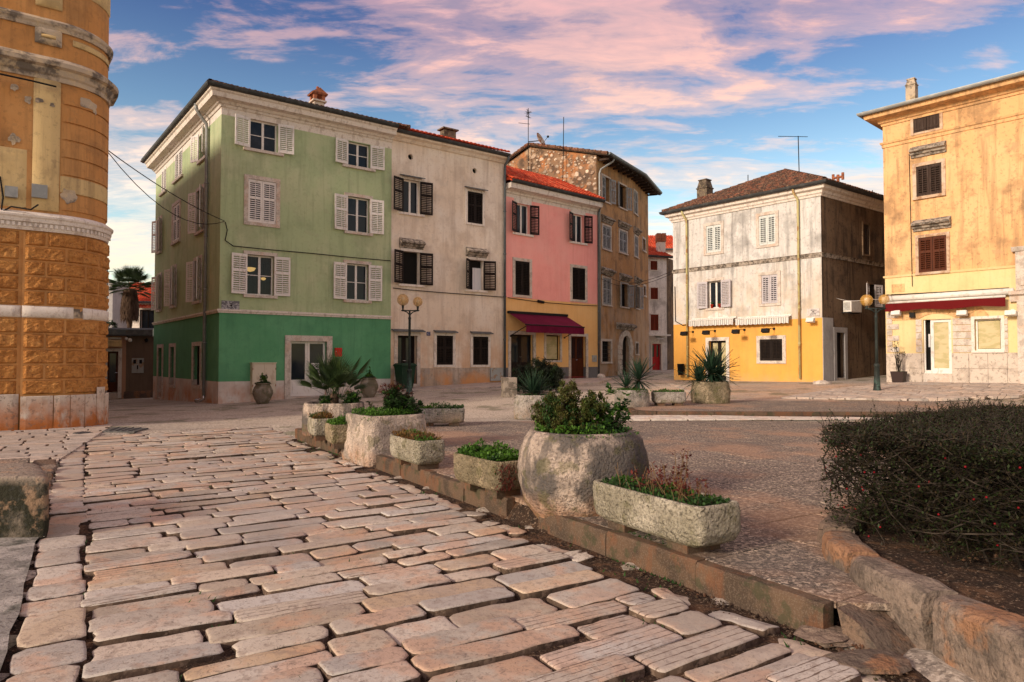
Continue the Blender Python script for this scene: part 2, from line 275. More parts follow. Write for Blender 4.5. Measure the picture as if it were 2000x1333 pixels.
MT['pot'] = M('aged_clay_pot', (.20, .165, .125), [dict(c=(.30, .27, .23), s=4, lo=.5, hi=.68, f=.7), dict(c=(.09, .085, .05), s=3, lo=.5, hi=.65, f=.7)], .92, (20, .5, .02))
# plants
def leafmat(name, a, b, v=.35, rough=.55):
    m = M(name, a, [dict(c=b, s=3, lo=.4, hi=.65, f=.7)], rough, var=(b, 1, v), spec=.25)
    t = m.node_tree; p = t.nodes['Principled BSDF']
    out = t.nodes['Material Output']; tr = t.nodes.new('ShaderNodeBsdfTranslucent'); mx = t.nodes.new('ShaderNodeMixShader'); mx.inputs[0].default_value = .25
    col = p.inputs['Base Color'].links[0].from_socket if p.inputs['Base Color'].links else None
    if col: t.links.new(col, tr.inputs[0])
    t.links.new(p.outputs[0], mx.inputs[1]); t.links.new(tr.outputs[0], mx.inputs[2]); t.links.new(mx.outputs[0], out.inputs[0])
    return m
MT['lf_bright'] = leafmat('bright_green_leaf', (.09, .20, .022), (.045, .12, .014))
MT['lf_mid'] = leafmat('mid_green_leaf', (.045, .11, .022), (.02, .055, .014))
MT['lf_dark'] = leafmat('dark_green_leaf', (.018, .04, .016), (.035, .06, .02))
MT['lf_yucca'] = leafmat('yucca_leaf', (.038, .085, .045), (.018, .042, .026), .3, .45)
MT['lf_palm'] = leafmat('fan_palm_leaf', (.06, .10, .028), (.025, .048, .018), .3, .45)
MT['lf_conifer'] = leafmat('conifer_spray', (.062, .105, .02), (.08, .065, .018), .4)
MT['lf_rust'] = leafmat('rusty_leaf', (.20, .065, .022), (.11, .09, .02), .4)
MT['lf_wine'] = leafmat('wine_red_leaf', (.075, .016, .014), (.14, .03, .02), .4)
MT['lf_hedge'] = leafmat('barberry_leaf', (.022, .036, .012), (.035, .022, .011), .5)
MT['lf_rosemary'] = leafmat('grey_green_needle', (.038, .05, .032), (.018, .026, .016), .35)
MT['lf_yellow'] = leafmat('yellowing_leaf', (.20, .17, .03), (.09, .12, .02), .35)
MT['twig'] = M('dark_twig', (.026, .020, .016), [dict(c=(.075, .06, .05), s=9, lo=.5, hi=.7, f=.7)], .9, var=((.022, .017, .014), 1, .3))
MT['bark'] = M('shaggy_bark', (.10, .065, .045), [dict(c=(.05, .03, .02), s=(9, 9, 2), lo=.45, hi=.6, f=.8)], .95, (20, .8, .03))
MT['berry'] = M('red_berry', (.20, .008, .014), [], .35)
MT['straw'] = M('dry_stem', (.16, .10, .05), [], .9)
# odds
MT['lamp_iron'] = M('green_black_iron', (.028, .036, .034), [dict(c=(.10, .20, .17), s=3, lo=.45, hi=.62, f=.8, z=(.45, 1.2), zn=.4), dict(c=(.05, .055, .05), s=8, lo=.5, hi=.7, f=.5)], .55, metal=.2)
def tinted(name, col, a, rough=.08):
    m, t, p = new_mat(name); p.inputs['Base Color'].default_value = (*col, 1); p.inputs['Roughness'].default_value = rough; p.inputs['Alpha'].default_value = a; return m
MT['globe'] = tinted('amber_globe', (.60, .34, .07), .5)
MT['clearpane'] = tinted('clear_window_pane', (.02, .025, .03), .45, .05)
MT['bulbw'] = M('white_diffuser', (.8, .74, .6), [], .5)
MT['wine'] = M('burgundy_canvas', (.125, .006, .034), [dict(c=(.09, .004, .024), s=1.2, lo=.4, hi=.65, f=.6)], .85, (120, .2, .004))
MT['red_canvas'] = M('dark_red_canvas', (.12, .007, .008), [], .85)
MT['stripe'] = None
MT['blackp'] = M('black_metal', (.012, .012, .013), [], .5)
MT['plastic_bin'] = M('dark_green_plastic', (.014, .04, .024), [dict(c=(.03, .06, .04), s=5, lo=.5, hi=.7, f=.5)], .5)
MT['red_box'] = M('red_enamel', (.55, .012, .015), [], .35)
MT['cream_box'] = M('cream_cabinet', (.62, .55, .44), [dict(c=(.4, .3, .2), s=(6, 6, 3), lo=.58, hi=.7, f=.5)], .7)
MT['grey_box'] = M('grey_cabinet', (.36, .38, .37), [dict(c=(.33, .18, .08), s=4, lo=.58, hi=.68, f=.7)], .6)
MT['white_metal'] = M('white_metal', (.72, .70, .66), [dict(c=(.45, .40, .33), s=5, lo=.55, hi=.7, f=.5)], .5)
MT['cable'] = M('black_cable', (.014, .013, .013), [], .6)
MT['plaque'] = M('grey_marble', (.40, .40, .42), [dict(c=(.12, .12, .14), s=7, lo=.47, hi=.56, f=.9, ds=1.5)], .5)
MT['plaque_w'] = M('weathered_marble', (.60, .56, .54), [dict(c=(.32, .28, .28), s=9, lo=.5, hi=.6, f=.8, ds=1.5)], .6)
MT['blue'] = M('blue_enamel', (.02, .03, .12), [], .4)
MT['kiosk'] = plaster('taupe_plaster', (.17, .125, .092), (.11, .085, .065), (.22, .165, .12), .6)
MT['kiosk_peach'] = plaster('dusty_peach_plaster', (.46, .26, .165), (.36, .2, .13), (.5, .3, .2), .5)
MT['drain'] = M('cast_iron_cover', (.085, .085, .085), [dict(c=(.16, .15, .14), s=25, lo=.5, hi=.6, f=.7)], .7, (60, .5, .01))
MT['terracotta'] = M('red_plastic_pot', (.55, .05, .02), [], .5)
MT['brown_pot'] = M('brown_plastic_pot', (.045, .03, .028), [], .5)
MT['curtain'] = M('white_curtain', (.66, .66, .68), [], .9)
MT['mat_red'] = M('red_doormat', (.25, .02, .025), [], .95)
MT['lampglow'] = M('lit_lamp_shade', (.9, .7, .3), [], .5)
_p = MT['lampglow'].node_tree.nodes['Principled BSDF']; _p.inputs['Emission Color'].default_value = (1, .62, .2, 1); _p.inputs['Emission Strength'].default_value = .55
# grooved street stone: chiselled lines across the street
def grooved():
    m = MT['street'].copy(); m.name = 'chiselled_street_stone'; t = m.node_tree; N, L = t.nodes, t.links; p = N['Principled BSDF']
    geo = [n for n in N if n.type == 'NEW_GEOMETRY'][0]
    dt = N.new('ShaderNodeVectorMath'); dt.operation = 'DOT_PRODUCT'; dt.inputs[1].default_value = SD; L.new(geo.outputs['Position'], dt.inputs[0])
    nz = N.new('ShaderNodeTexNoise'); nz.inputs['Scale'].default_value = 5; nz.inputs['Detail'].default_value = 5; L.new(geo.outputs['Position'], nz.inputs['Vector'])
    def mth(op, a, b):
        n = N.new('ShaderNodeMath'); n.operation = op
        for i, v in enumerate((a, b)):
            if isinstance(v, (int, float)): n.inputs[i].default_value = v
            else: L.new(v, n.inputs[i])
        return n.outputs[0]
    ph = mth('FRACT', mth('MULTIPLY', mth('ADD', dt.outputs['Value'], mth('MULTIPLY', nz.outputs[0], .035)), 1 / .055), 0)
    tri = mth('ABSOLUTE', mth('SUBTRACT', ph, .5), 0)
    nb = N.new('ShaderNodeTexNoise'); nb.inputs['Scale'].default_value = 11; nb.inputs['Detail'].default_value = 5; L.new(geo.outputs['Position'], nb.inputs['Vector'])
    mr = N.new('ShaderNodeMapRange'); mr.inputs[1].default_value = .02; mr.inputs[2].default_value = .10; mr.inputs[3].default_value = 0; mr.inputs[4].default_value = 1
    L.new(mth('ADD', tri, mth('MULTIPLY', mth('SUBTRACT', nb.outputs[0], .47), .34)), mr.inputs[0])
    src = p.inputs['Base Color'].links[0].from_socket
    mx = N.new('ShaderNodeMix'); mx.data_type = 'RGBA'; mx.inputs[6].default_value = (.15, .105, .08, 1); L.new(mr.outputs[0], mx.inputs[0]); L.new(src, mx.inputs[7]); L.new(mx.outputs[2], p.inputs['Base Color'])
    bn = N.new('ShaderNodeBump'); bn.inputs['Strength'].default_value = .6; bn.inputs['Distance'].default_value = .004; L.new(mr.outputs[0], bn.inputs['Height'])
    L.new(p.inputs['Normal'].links[0].from_socket, bn.inputs['Normal']); L.new(bn.outputs[0], p.inputs['Normal'])
    return m
MT['street_g'] = grooved()
MT['street_side'] = M('earth_and_shade_stone_edge', (.105, .072, .052), [dict(c=(.04, .028, .02), s=9, lo=.45, hi=.6, f=.7), dict(c=(.22, .16, .12), s=14, lo=.55, hi=.66, f=.6)], .95, (40, .5, .01))  # earth stain, with the shade in the joints also painted into the sides
MT['peach_stone'] = M('rust_tinted_stone', (.52, .38, .27), [dict(c=(.28, .14, .07), s=4, lo=.48, hi=.64, f=.7, d=8), dict(c=(.62, .52, .42), s=2, lo=.5, hi=.66, f=.6)], .9, (45, .3, .01))

# ---------------------------------------------------------------- mesh building
class MB:
    def __init__(s): s.v = []; s.f = []
    def add(s, vs, fs):
        o = len(s.v); s.v += [tuple(v) for v in vs]; s.f += [tuple(i + o for i in f) for f in fs]
    def box(s, x0, x1, y0, y1, z0, z1, M_=None):
        vs = [Vector((x, y, z)) for z in (z0, z1) for x, y in ((x0, y0), (x1, y0), (x1, y1), (x0, y1))]
        if M_ is not None: vs = [M_ @ v for v in vs]
        s.add(vs, [(0, 3, 2, 1), (4, 5, 6, 7), (0, 1, 5, 4), (1, 2, 6, 5), (2, 3, 7, 6), (3, 0, 4, 7)])
    def quad(s, a, b, c, d): s.add([a, b, c, d], [(0, 1, 2, 3)])
    def poly(s, pts): s.add(pts, [tuple(range(len(pts)))])
    def tube(s, pts, rad, n=6, cap=True):
        pts = [Vector(p) for p in pts]; k = len(pts); rads = rad if isinstance(rad, (list, tuple)) else [rad] * k
        vs = []; t0 = None; side = None
        for i, p in enumerate(pts):
            t = (pts[min(i + 1, k - 1)] - pts[max(i - 1, 0)])
            if t.length < 1e-9: t = Vector((0, 0, 1))
            t.normalize()
            if side is None:
                side = t.cross(Vector((0, 0, 1)) if abs(t.z) < .9 else Vector((1, 0, 0))).normalized()
            else:
                side = (side - t * side.dot(t))
                if side.length < 1e-6: side = t.orthogonal()
                side.normalize()
            up = t.cross(side)
            for j in range(n):
                a = 2 * math.pi * j / n
                vs.append(p + (side * math.cos(a) + up * math.sin(a)) * rads[i])
        fs = [(i * n + j, i * n + (j + 1) % n, (i + 1) * n + (j + 1) % n, (i + 1) * n + j) for i in range(k - 1) for j in range(n)]
        if cap: fs += [tuple(range(n - 1, -1, -1)), tuple((k - 1) * n + j for j in range(n))]
        s.add(vs, fs)
    def lathe(s, c, prof, n=16, cap=True, sx=1, sy=1):
        c = Vector(c); vs = [c + Vector((r * math.cos(2 * math.pi * j / n) * sx, r * math.sin(2 * math.pi * j / n) * sy, z)) for r, z in prof for j in range(n)]
        k = len(prof)
        fs = [(i * n + j, i * n + (j + 1) % n, (i + 1) * n + (j + 1) % n, (i + 1) * n + j) for i in range(k - 1) for j in range(n)]
        if cap: fs += [tuple(range(n - 1, -1, -1)), tuple((k - 1) * n + j for j in range(n))]
        s.add(vs, fs)
    def sphere(s, c, r, n=14, m=9, sz=1):
        s.lathe(c, [(max(r * math.sin(math.pi * i / m), r * .02), -r * math.cos(math.pi * i / m) * sz) for i in range(m + 1)], n)
    def build(s, name, mat, parent=None, smooth=False, label=None, cat=None, group=None, kind=None, origin=None, mat2=None, per=None):
        me = bpy.data.meshes.new(name)
        if parent is not None: loc = WLOC[parent.name]
        elif origin is not None: loc = Vector(origin)
        else:
            if s.v:
                a = np.array(s.v); loc = Vector(((a[:, 0].min() + a[:, 0].max()) / 2, (a[:, 1].min() + a[:, 1].max()) / 2, a[:, 2].min()))
            else: loc = Vector((0, 0, 0))
        me.from_pydata([(v[0] - loc[0], v[1] - loc[1], v[2] - loc[2]) for v in s.v], [], s.f)
        me.materials.append(MT[mat] if isinstance(mat, str) else mat)
        if mat2:      # every per[0] faces the first per[1] take the second material
            me.materials.append(MT[mat2]); me.polygons.foreach_set('material_index', [1 if i % per[0] < per[1] else 0 for i in range(len(me.polygons))])
        if smooth: me.polygons.foreach_set('use_smooth', [True] * len(me.polygons))
        me.update()
        o = bpy.data.objects.new(name, me); COL.objects.link(o)
        if parent is not None: o.parent = parent; WLOC[o.name] = loc
        else: o.location = loc; WLOC[o.name] = Vector(loc)
        tag(o, label, cat, group, kind); return o
WLOC = {}
def tag(o, label=None, cat=None, group=None, kind=None):
    for k, v in (('label', label), ('category', cat), ('group', group), ('kind', kind)):
        if v: o[k] = v
    return o
def thing(name, loc, label, cat, group=None):
    o = bpy.data.objects.new(name, None); COL.objects.link(o); o.location = loc; o.empty_display_size = .2
    WLOC[o.name] = Vector(loc); return tag(o, label, cat, group)
def inst(me, name, parent, mat4, label=None):
    """a part that shares mesh data, placed by a world matrix"""
    o = bpy.data.objects.new(name, me); COL.objects.link(o); o.parent = parent
    o.matrix_local = Matrix.Translation(-WLOC[parent.name]) @ mat4; return o
def mitre(path):
    """outward (right-hand) mitre vectors of an open 2-D path"""
    out = []
    for i in range(len(path)):
        ns = []
        for a, b in ((i - 1, i), (i, i + 1)):
            if a < 0 or b >= len(path): continue
            d = Vector((path[b][0] - path[a][0], path[b][1] - path[a][1])); d.normalize(); ns.append(Vector((d.y, -d.x)))
        if len(ns) == 1: out.append(ns[0])
        else:
            m = (ns[0] + ns[1]).normalized(); out.append(m / max(m.dot(ns[0]), .3))
    return out
def sweep(mb, path, prof, closed=False, caps=True):
    mm = mitre(path); n = len(prof); vs = []
    for p, m in zip(path, mm):
        for w, z in prof: vs.append((p[0] + m.x * w, p[1] + m.y * w, z))
    fs = []
    for i in range(len(path) - 1):
        for j in range(n if closed else n - 1):
            k = (j + 1) % n
            fs.append((i * n + j, (i + 1) * n + j, (i + 1) * n + k, i * n + k))
    if closed and caps: fs += [tuple(range(n)), tuple((len(path) - 1) * n + j for j in range(n - 1, -1, -1))]
    mb.add(vs, fs)

# ---------------------------------------------------------------- facades
class Fac:
    """a vertical wall plane: u along it to the right as seen from outside, w outwards, z up"""
    def __init__(s, o, d):
        s.o = Vector((o[0], o[1], 0)); s.d = Vector((d[0], d[1], 0)).normalized(); s.n = Vector((s.d.y, -s.d.x, 0))
        s.M = Matrix(((s.d.x, s.n.x, 0, s.o.x), (s.d.y, s.n.y, 0, s.o.y), (0, 0, 1, 0), (0, 0, 0, 1)))
        s.holes = []
    def p(s, u, w, z): return s.o + s.d * u + s.n * w + Vector((0, 0, z))
    def hit(s, px, py, w=0):
        r = ray(px, py); c = Vector((0, 0, EYE)); o = s.o + s.n * w
        t = (o - c).dot(s.n) / r.dot(s.n); q = c + r * t
        return (q - s.o).dot(s.d), q.z
    def u(s, px, w=0): return s.hit(px, HZ, w)[0]
    def rect(s, x0, x1, yt, yb):
        """pixel columns and the top and bottom rows read on the middle column"""
        xm = (x0 + x1) / 2
        return s.u(x0), s.u(x1), s.hit(xm, yb)[1], s.hit(xm, yt)[1]
    def box(s, mb, u0, u1, w0, w1, z0, z1):
        vs = [s.p(u, w, z) for z in (z0, z1) for u, w in ((u0, w0), (u1, w0), (u1, w1), (u0, w1))]
        mb.add(vs, [(0, 1, 2, 3), (7, 6, 5, 4), (4, 5, 1, 0), (5, 6, 2, 1), (6, 7, 3, 2), (7, 4, 0, 3)])
def fbox(F, name, mat, parent, u0, u1, w0, w1, z0, z1, **k):
    mb = MB(); F.box(mb, u0, u1, w0, w1, z0, z1); return mb.build(name, mat, parent, **k)
def wall(F, house, name, u0, u1, zones, depth=.22, extra=()):
    """zones: (z0, z1, material, part name) stacked; openings in F.holes are cut out and get reveals"""
    for z0, z1, mat, nm in zones:
        mb = MB()
        us = sorted({u0, u1} | {u for hh in F.holes for u in hh[:2] if u0 < u < u1})
        zs = sorted({z0, z1} | {z for hh in F.holes for z in hh[2:4] if z0 < z < z1})
        for a, b in zip(us, us[1:]):
            for c, d in zip(zs, zs[1:]):
                um, zm = (a + b) / 2, (c + d) / 2
                if any(hh[0] < um < hh[1] and hh[2] < zm < hh[3] for hh in F.holes): continue
                mb.quad(F.p(a, 0, c), F.p(b, 0, c), F.p(b, 0, d), F.p(a, 0, d))
        for (a, b, c, d) in F.holes:
            if b <= u0 or a >= u1: continue
            c2, d2 = max(c, z0), min(d, z1)
            if d2 <= c2: continue
            mb.quad(F.p(a, 0, c2), F.p(a, 0, d2), F.p(a, -depth, d2), F.p(a, -depth, c2))
            mb.quad(F.p(b, 0, c2), F.p(b, -depth, c2), F.p(b, -depth, d2), F.p(b, 0, d2))
            if d <= z1: mb.quad(F.p(a, 0, d), F.p(b, 0, d), F.p(b, -depth, d), F.p(a, -depth, d))
            if c >= z0: mb.quad(F.p(a, 0, c), F.p(a, -depth, c), F.p(b, -depth, c), F.p(b, 0, c))
        mb.build(nm, mat, house)
def rear(house, pts, z0, z1, mat='grey_plaster', top=True, name='rear_wall'):
    mb = MB()
    for a, b in zip(pts, pts[1:]): mb.quad((a[0], a[1], z0), (b[0], b[1], z0), (b[0], b[1], z1), (a[0], a[1], z1))
    mb.build(name, mat, house)
def shutter(F, par, u0, u1, z0, z1, hinge, ang, mat, w=.035, slat=.075, mid=True, half=None, t=.035, planks=False):
    """one louvred leaf; hinge 'l' or 'r'; ang = degrees it stands off the wall plane"""
    mb = MB(); W_ = u1 - u0; f = min(.065, W_ * .17)
    a = R(ang)
    def P(x, y, z):   # x from hinge edge, y thickness outwards
        xx = x * math.cos(a) - y * math.sin(a); yy = x * math.sin(a) + y * math.cos(a)
        return F.p(u0 + xx, w + yy, z) if hinge == 'l' else F.p(u1 - xx, w + yy, z)
    def bx(x0, x1, y0, y1, za, zb, tilt=0):
        vs = [P(x, y, (za if k == 0 else zb) + (tilt if y == y0 else 0)) for k in (0, 1) for x, y in ((x0, y0), (x1, y0), (x1, y1), (x0, y1))]
        fs = [(0, 3, 2, 1), (4, 5, 6, 7), (0, 1, 5, 4), (1, 2, 6, 5), (2, 3, 7, 6), (3, 0, 4, 7)]
        mb.add(vs, fs)
    if planks:
        k = 4
        for i in range(k): bx(W_ * i / k + .004, W_ * (i + 1) / k - .004, 0, t, z0, z1)
        for zz in (z0 + .12 * (z1 - z0), z0 + .78 * (z1 - z0)): bx(.03, W_ - .03, t, t + .02, zz, zz + .07)
    else:
        bx(0, f, 0, t, z0, z1); bx(W_ - f, W_, 0, t, z0, z1)
        rails = [z0, z1 - f * 1.3]
        if mid: rails.append(z0 + (z1 - z0) * (half or .55))
        for zz in rails: bx(f, W_ - f, 0, t, zz, zz + f * 1.3)
        bx(W_ / 2 - .012, W_ / 2 + .012, t, t + .012, z0 + f, z1 - f)
        n = max(4, int((z1 - z0) / slat / 1.12))
        for i in range(n):
            zz = z0 + f + (z1 - z0 - 2 * f) * (i + .5) / n
            bx(f, W_ - f, .004, t - .006, zz - .011, zz + .011, .024)
    return mb.build('shutter', mat, par)
def surround(F, par_house, r, fw, mat, proud=.045, sill=True, sillx=.06, top=True, sides=True, name='window', sw_=None, bottom=True):
    """stone frame round an opening, as the window part itself; returns it"""
    u0, u1, z0, z1 = r; mb = MB(); s = sw_ or fw
    if sides:
        F.box(mb, u0 - s, u0, -.05, proud, z0, z1); F.box(mb, u1, u1 + s, -.05, proud, z0, z1)
    if top: F.box(mb, u0 - s, u1 + s, -.05, proud + .002, z1, z1 + fw)
    sb = MB() if (bottom and top and not sides) else mb
    if bottom: F.box(sb, u0 - s - (sillx if sill else 0), u1 + s + (sillx if sill else 0), -.05, proud + (.05 if sill else .002), z0 - fw * .8, z0)
    if not mb.v: F.box(mb, u0, u1, -.24, -.22, z0, z0 + .02)
    o = mb.build(name, mat, par_house)
    if sb is not mb: sb.build('sill', mat, o)
    return o
def sash(F, win, r, mat='white_wood', depth=.14, cols=2, rows=2, fw=.055, glass='glass', dark=False):
    u0, u1, z0, z1 = r; mb = MB()
    for a, b, c, d in ((u0, u0 + fw, z0, z1), (u1 - fw, u1, z0, z1), (u0 + fw, u1 - fw, z1 - fw, z1), (u0 + fw, u1 - fw, z0, z0 + fw)):
        F.box(mb, a, b, -depth - .05, -depth, c, d)
    for i in range(1, cols):
        um = u0 + (u1 - u0) * i / cols; F.box(mb, um - fw * .8, um + fw * .8, -depth - .045, -depth + .008, z0 + fw, z1 - fw)
    for j in range(1, rows):
        zm = z0 + (z1 - z0) * j / rows; F.box(mb, u0 + fw, u1 - fw, -depth - .04, -depth - .006, zm - .014, zm + .014)
    mb.build('sash', mat, win)
    for i in range(cols):
        a = u0 + (u1 - u0) * i / cols; b = u0 + (u1 - u0) * (i + 1) / cols
        g = MB(); g.quad(F.p(a, -depth - .03, z0), F.p(b, -depth - .03, z0), F.p(b, -depth - .03, z1), F.p(a, -depth - .03, z1)); g.build('pane', glass, win)
def hood(F, win, r, kind, ext=.14, dz=0.0, hs=1.45):
    u0, u1, z0, z1 = r; mb = MB()
    if kind == 'zinc':
        z = z1 + dz
        vs = [F.p(u0 - ext, 0, z + .10), F.p(u1 + ext, 0, z + .10), F.p(u1 + ext, .26, z + .02), F.p(u0 - ext, .26, z + .02),
              F.p(u0 - ext, 0, z + .06), F.p(u1 + ext, 0, z + .06), F.p(u1 + ext, .26, z - .02), F.p(u0 - ext, .26, z - .02)]
        mb.add(vs, [(0, 3, 2, 1), (4, 5, 6, 7), (3, 7, 6, 2), (0, 4, 7, 3), (1, 2, 6, 5), (0, 1, 5, 4)])
        return mb.build('flashing', 'gutter', win)
    z = z1 + dz
    prof = [(a_, z + b_ * hs) for a_, b_ in ((.0, 0), (.06, 0), (.09, .05), (.16, .07), (.18, .12), (.29, .14), (.30, .18), (.03, .30), (0, .30))]
    a, b = F.p(u0 - ext, 0, 0), F.p(u1 + ext, 0, 0)
    sweep(mb, [(a.x, a.y), (b.x, b.y)], prof, True)
    return mb.build('hood', 'hood', win)
def window(F, house, px, mode='open', mat='white_wood', frame='limestone', fw=.13, lw=None, rw=None, hd=None, sash_mat='white_wood', mid=True, label=None,
           lang=6, rang=6, rows=2, cols=2, sill=True, inner=True, top=True, sides=True, glass='glass', slat=.075, hdz=None, depth=.22, ztop=None, planks=False, name='window', cut=True):
    r = F.rect(*px)
    u0, u1, z0, z1 = r
    if cut: F.holes.append(r)
    w = surround(F, house, r, fw, frame, sill=sill, top=top, sides=sides, name=name, sillx=.0 if sides else .10)
    if label: w['label'] = label
    lw = lw or (u1 - u0) / 2; rw = rw or (u1 - u0) / 2
    zt = z1 - .01; zb = z0 + .01
    if mode == 'closed':
        m_ = (u0 + u1) / 2
        shutter(F, w, u0 + .004, m_ - .004, zb, zt, 'l', 0, mat, -.02, slat, mid, planks=planks); shutter(F, w, m_ + .004, u1 - .004, zb, zt, 'r', 0, mat, -.02, slat, mid, planks=planks)
        g = MB(); g.quad(F.p(u0, -.08, z0), F.p(u1, -.08, z0), F.p(u1, -.08, z1), F.p(u0, -.08, z1)); g.build('backing', mat if mat in ('brown_slat', 'red_wood', 'rust_wood') else 'dark', w)
    else:
        if mode in ('open', 'left', 'halfl'):
            shutter(F, w, u0 - lw, u0 - .005, zb, zt, 'r', lang, mat, .05, slat, mid)
        if mode in ('open', 'right', 'halfr'):
            shutter(F, w, u1 + .005, u1 + rw, zb, zt, 'l', rang, mat, .05, slat, mid)
        if mode == 'halfr':
            shutter(F, w, u0 + .004, (u0 + u1) / 2, zb, zt, 'l', 0, mat, -.02, slat, mid)
        if inner: sash(F, w, r, sash_mat, cols=cols, rows=rows, glass=glass)
        else:
            g = MB(); g.quad(F.p(u0, -.20, z0), F.p(u1, -.20, z0), F.p(u1, -.20, z1), F.p(u0, -.20, z1)); g.build('pane', 'dark', w)
    if hd: hood(F, w, (u0, u1, z0, z1), hd, .15 if hd == 'zinc' else .17, hdz if hdz is not None else (fw + .01 if hd == 'zinc' else fw + .14))
    return w, r
def pipe(house, pts, mat, r=.05, name='downpipe', rings=True):
    mb = MB(); mb.tube(pts, r, 8)
    if rings:
        a, b = Vector(pts[-2]), Vector(pts[-1])
        for i in range(1, 5):
            q = a.lerp(b, i / 5); mb.tube([q - Vector((0, 0, .03)), q + Vector((0, 0, .03))], r * 1.25, 8)
    return mb.build(name, mat, house, smooth=True)
def tiles(mb, o, du, up, Wd, Ln, hipl=0, hipr=0, sp=.21, course=.36, jit=.012):
    """barrel tiles on a slope: o eave corner, du along the eave, up along the slope; hip = slope length gained per metre along the eave (0 = none)"""
    o = Vector(o); du = Vector(du).normalized(); up = Vector(up).normalized(); nn = du.cross(up).normalized()
    if nn.z < 0: nn = -nn
    n = max(1, int(Wd / sp)); sp = Wd / n
    for i in range(n):
        u = (i + .5) * sp; L_ = Ln
        if hipl: L_ = min(L_, u * hipl)
        if hipr: L_ = min(L_, (Wd - u) * hipr)
        k = 0
        while k * course < L_:
            l0 = k * course; l1 = min(l0 + course * 1.12, L_ + .04)
            j1 = random.uniform(-jit, jit); j2 = random.uniform(-jit, jit); dz = random.uniform(0, .008)
            vs = []
            for (l, rad, lift) in ((l0 - .03 + j2, sp * .47, .035 + dz), (l1, sp * .40, .012 + dz)):
                for q in range(5):
                    a = math.pi * q / 4
                    vs.append(o + du * (u + j1 - math.cos(a) * rad) + up * l + nn * (lift + math.sin(a) * rad * .8))
            mb.add(vs, [(q, q + 1, q + 6, q + 5) for q in range(4)] + [(0, 4, 3, 2, 1)])
            k += 1
# ================================================================ GROUND
def inpoly(x, y, P):
    c = False; n = len(P)
    for i in range(n):
        a, b = P[i], P[i - 1]
        if (a[1] > y) != (b[1] > y) and x < (b[0] - a[0]) * (y - a[1]) / (b[1] - a[1]) + a[0]: c = not c
    return c
def clip(poly, P):
    """Sutherland-Hodgman, P convex and counter-clockwise"""
    out = list(poly)
    for i in range(len(P)):
        a, b = P[i], P[(i + 1) % len(P)]; inp = out; out = []
        side = lambda q: (b[0] - a[0]) * (q[1] - a[1]) - (b[1] - a[1]) * (q[0] - a[0])
        for j in range(len(inp)):
            p, q = inp[j - 1], inp[j]; sp_, sq = side(p), side(q)
            if (sp_ >= 0) != (sq >= 0):
                t = sp_ / (sp_ - sq); out.append((p[0] + (q[0] - p[0]) * t, p[1] + (q[1] - p[1]) * t))
            if sq >= 0: out.append(q)
        if not out: return []
    return out
def nz(x, y, z=0): return mnoise.noise((x, y, z))
_A = sw(UK + .10, 2.45); _B = sw(UK + .10, 14.4)
TERR = [(_A.x, _A.y), (14, 3.0), (14, 15.85), (1.5, 16.0), (-1.1, 15.72), (_B.x, _B.y)]          # counter-clockwise
BEDW = [(2.45, 1.6), (2.40, 2.6), (2.33, 3.35), (2.25, 3.85), (2.18, 4.35), (2.22, 4.95), (2.42, 5.5), (2.9, 6.15), (3.7, 6.9), (5.0, 7.8), (7.5, 8.6), (11, 8.6)]   # outer face of the bed wall
BED = BEDW + [(11, 1.0), (2.5, 1.0)]
UPT = [(3.05, 17.35), (3.6, 17.05), (5, 16.95), (9, 16.85), (16, 16.7), (22, 16.5), (22, 20.6), (4.6, 21.0), (3.3, 20.0)]
xs = np.concatenate([np.array([-400, -150, -60, -30]), np.arange(-22, 26.01, .25), np.array([32, 60, 150, 400])])
ys = np.concatenate([np.array([-200, -40, -8]), np.arange(-2, 54.01, .25), np.array([60, 90, 200, 600])])
GX, GY = np.meshgrid(xs, ys); HH = hz_(GX, GY)
far = np.maximum(np.maximum(-22 - GX, GX - 26), np.maximum(GY - 54, -GY - 2)).clip(0); HH = HH + (0.3 - HH) * np.minimum(far / 30, 1)
VV, UU = GX * SD.x + GY * SD.y, GX * RD.x + GY * RD.y
streetm = (UU > -.35) & (UU < UK + .05) & (VV > .3) & (VV < 17.2)
inter = np.array([[inpoly(x, y, TERR) or inpoly(x, y, BED) or inpoly(x, y, UPT) for x in xs] for y in ys])
HH = np.where(streetm, HH - .08, HH); HH = np.where(inter, HH - .05, HH)
cols = np.zeros(GX.shape + (4,), np.float32); cols[..., 3] = 1
cb = np.array([.36, .32, .275]); cols[..., :3] = cb
def blob(x, y, c, rx, ry, ang, k=1.0):
    ca, sa = math.cos(ang), math.sin(ang); dx, dy = GX - x, GY - y
    q = ((dx * ca + dy * sa) / rx) ** 2 + ((-dx * sa + dy * ca) / ry) ** 2
    f = (np.clip(1.6 - q, 0, 1) * k)[..., None]; cols[..., :3] = cols[..., :3] * (1 - f) + np.array(c) * f
blob(1, 24, (.50, .44, .36), 9, 6, .35, .8); blob(-4, 21, (.50, .42, .34), 6, 3.5, .5, .6)
blob(4.8, 25.5, (.62, .54, .44), 1.6, 7.5, -.28, .9); blob(6, 33, (.60, .53, .45), 1.5, 5, -.2, .8)
blob(10.5, 24.2, (.58, .36, .22), 5.5, 3.6, -.35, .85); blob(15, 22, (.44, .31, .22), 4, 2, -.5, .6)
blob(0, 18.6, (.50, .43, .36), 7, .9, .25, .5)
blob(6, 45, (.23, .22, .22), 3, 9, -.2, .9)
m, t, p = new_mat('plaza_ground'); MT['plaza'] = m
N, L = t.nodes, t.links
at_ = N.new('ShaderNodeAttribute'); at_.attribute_name = 'tone'
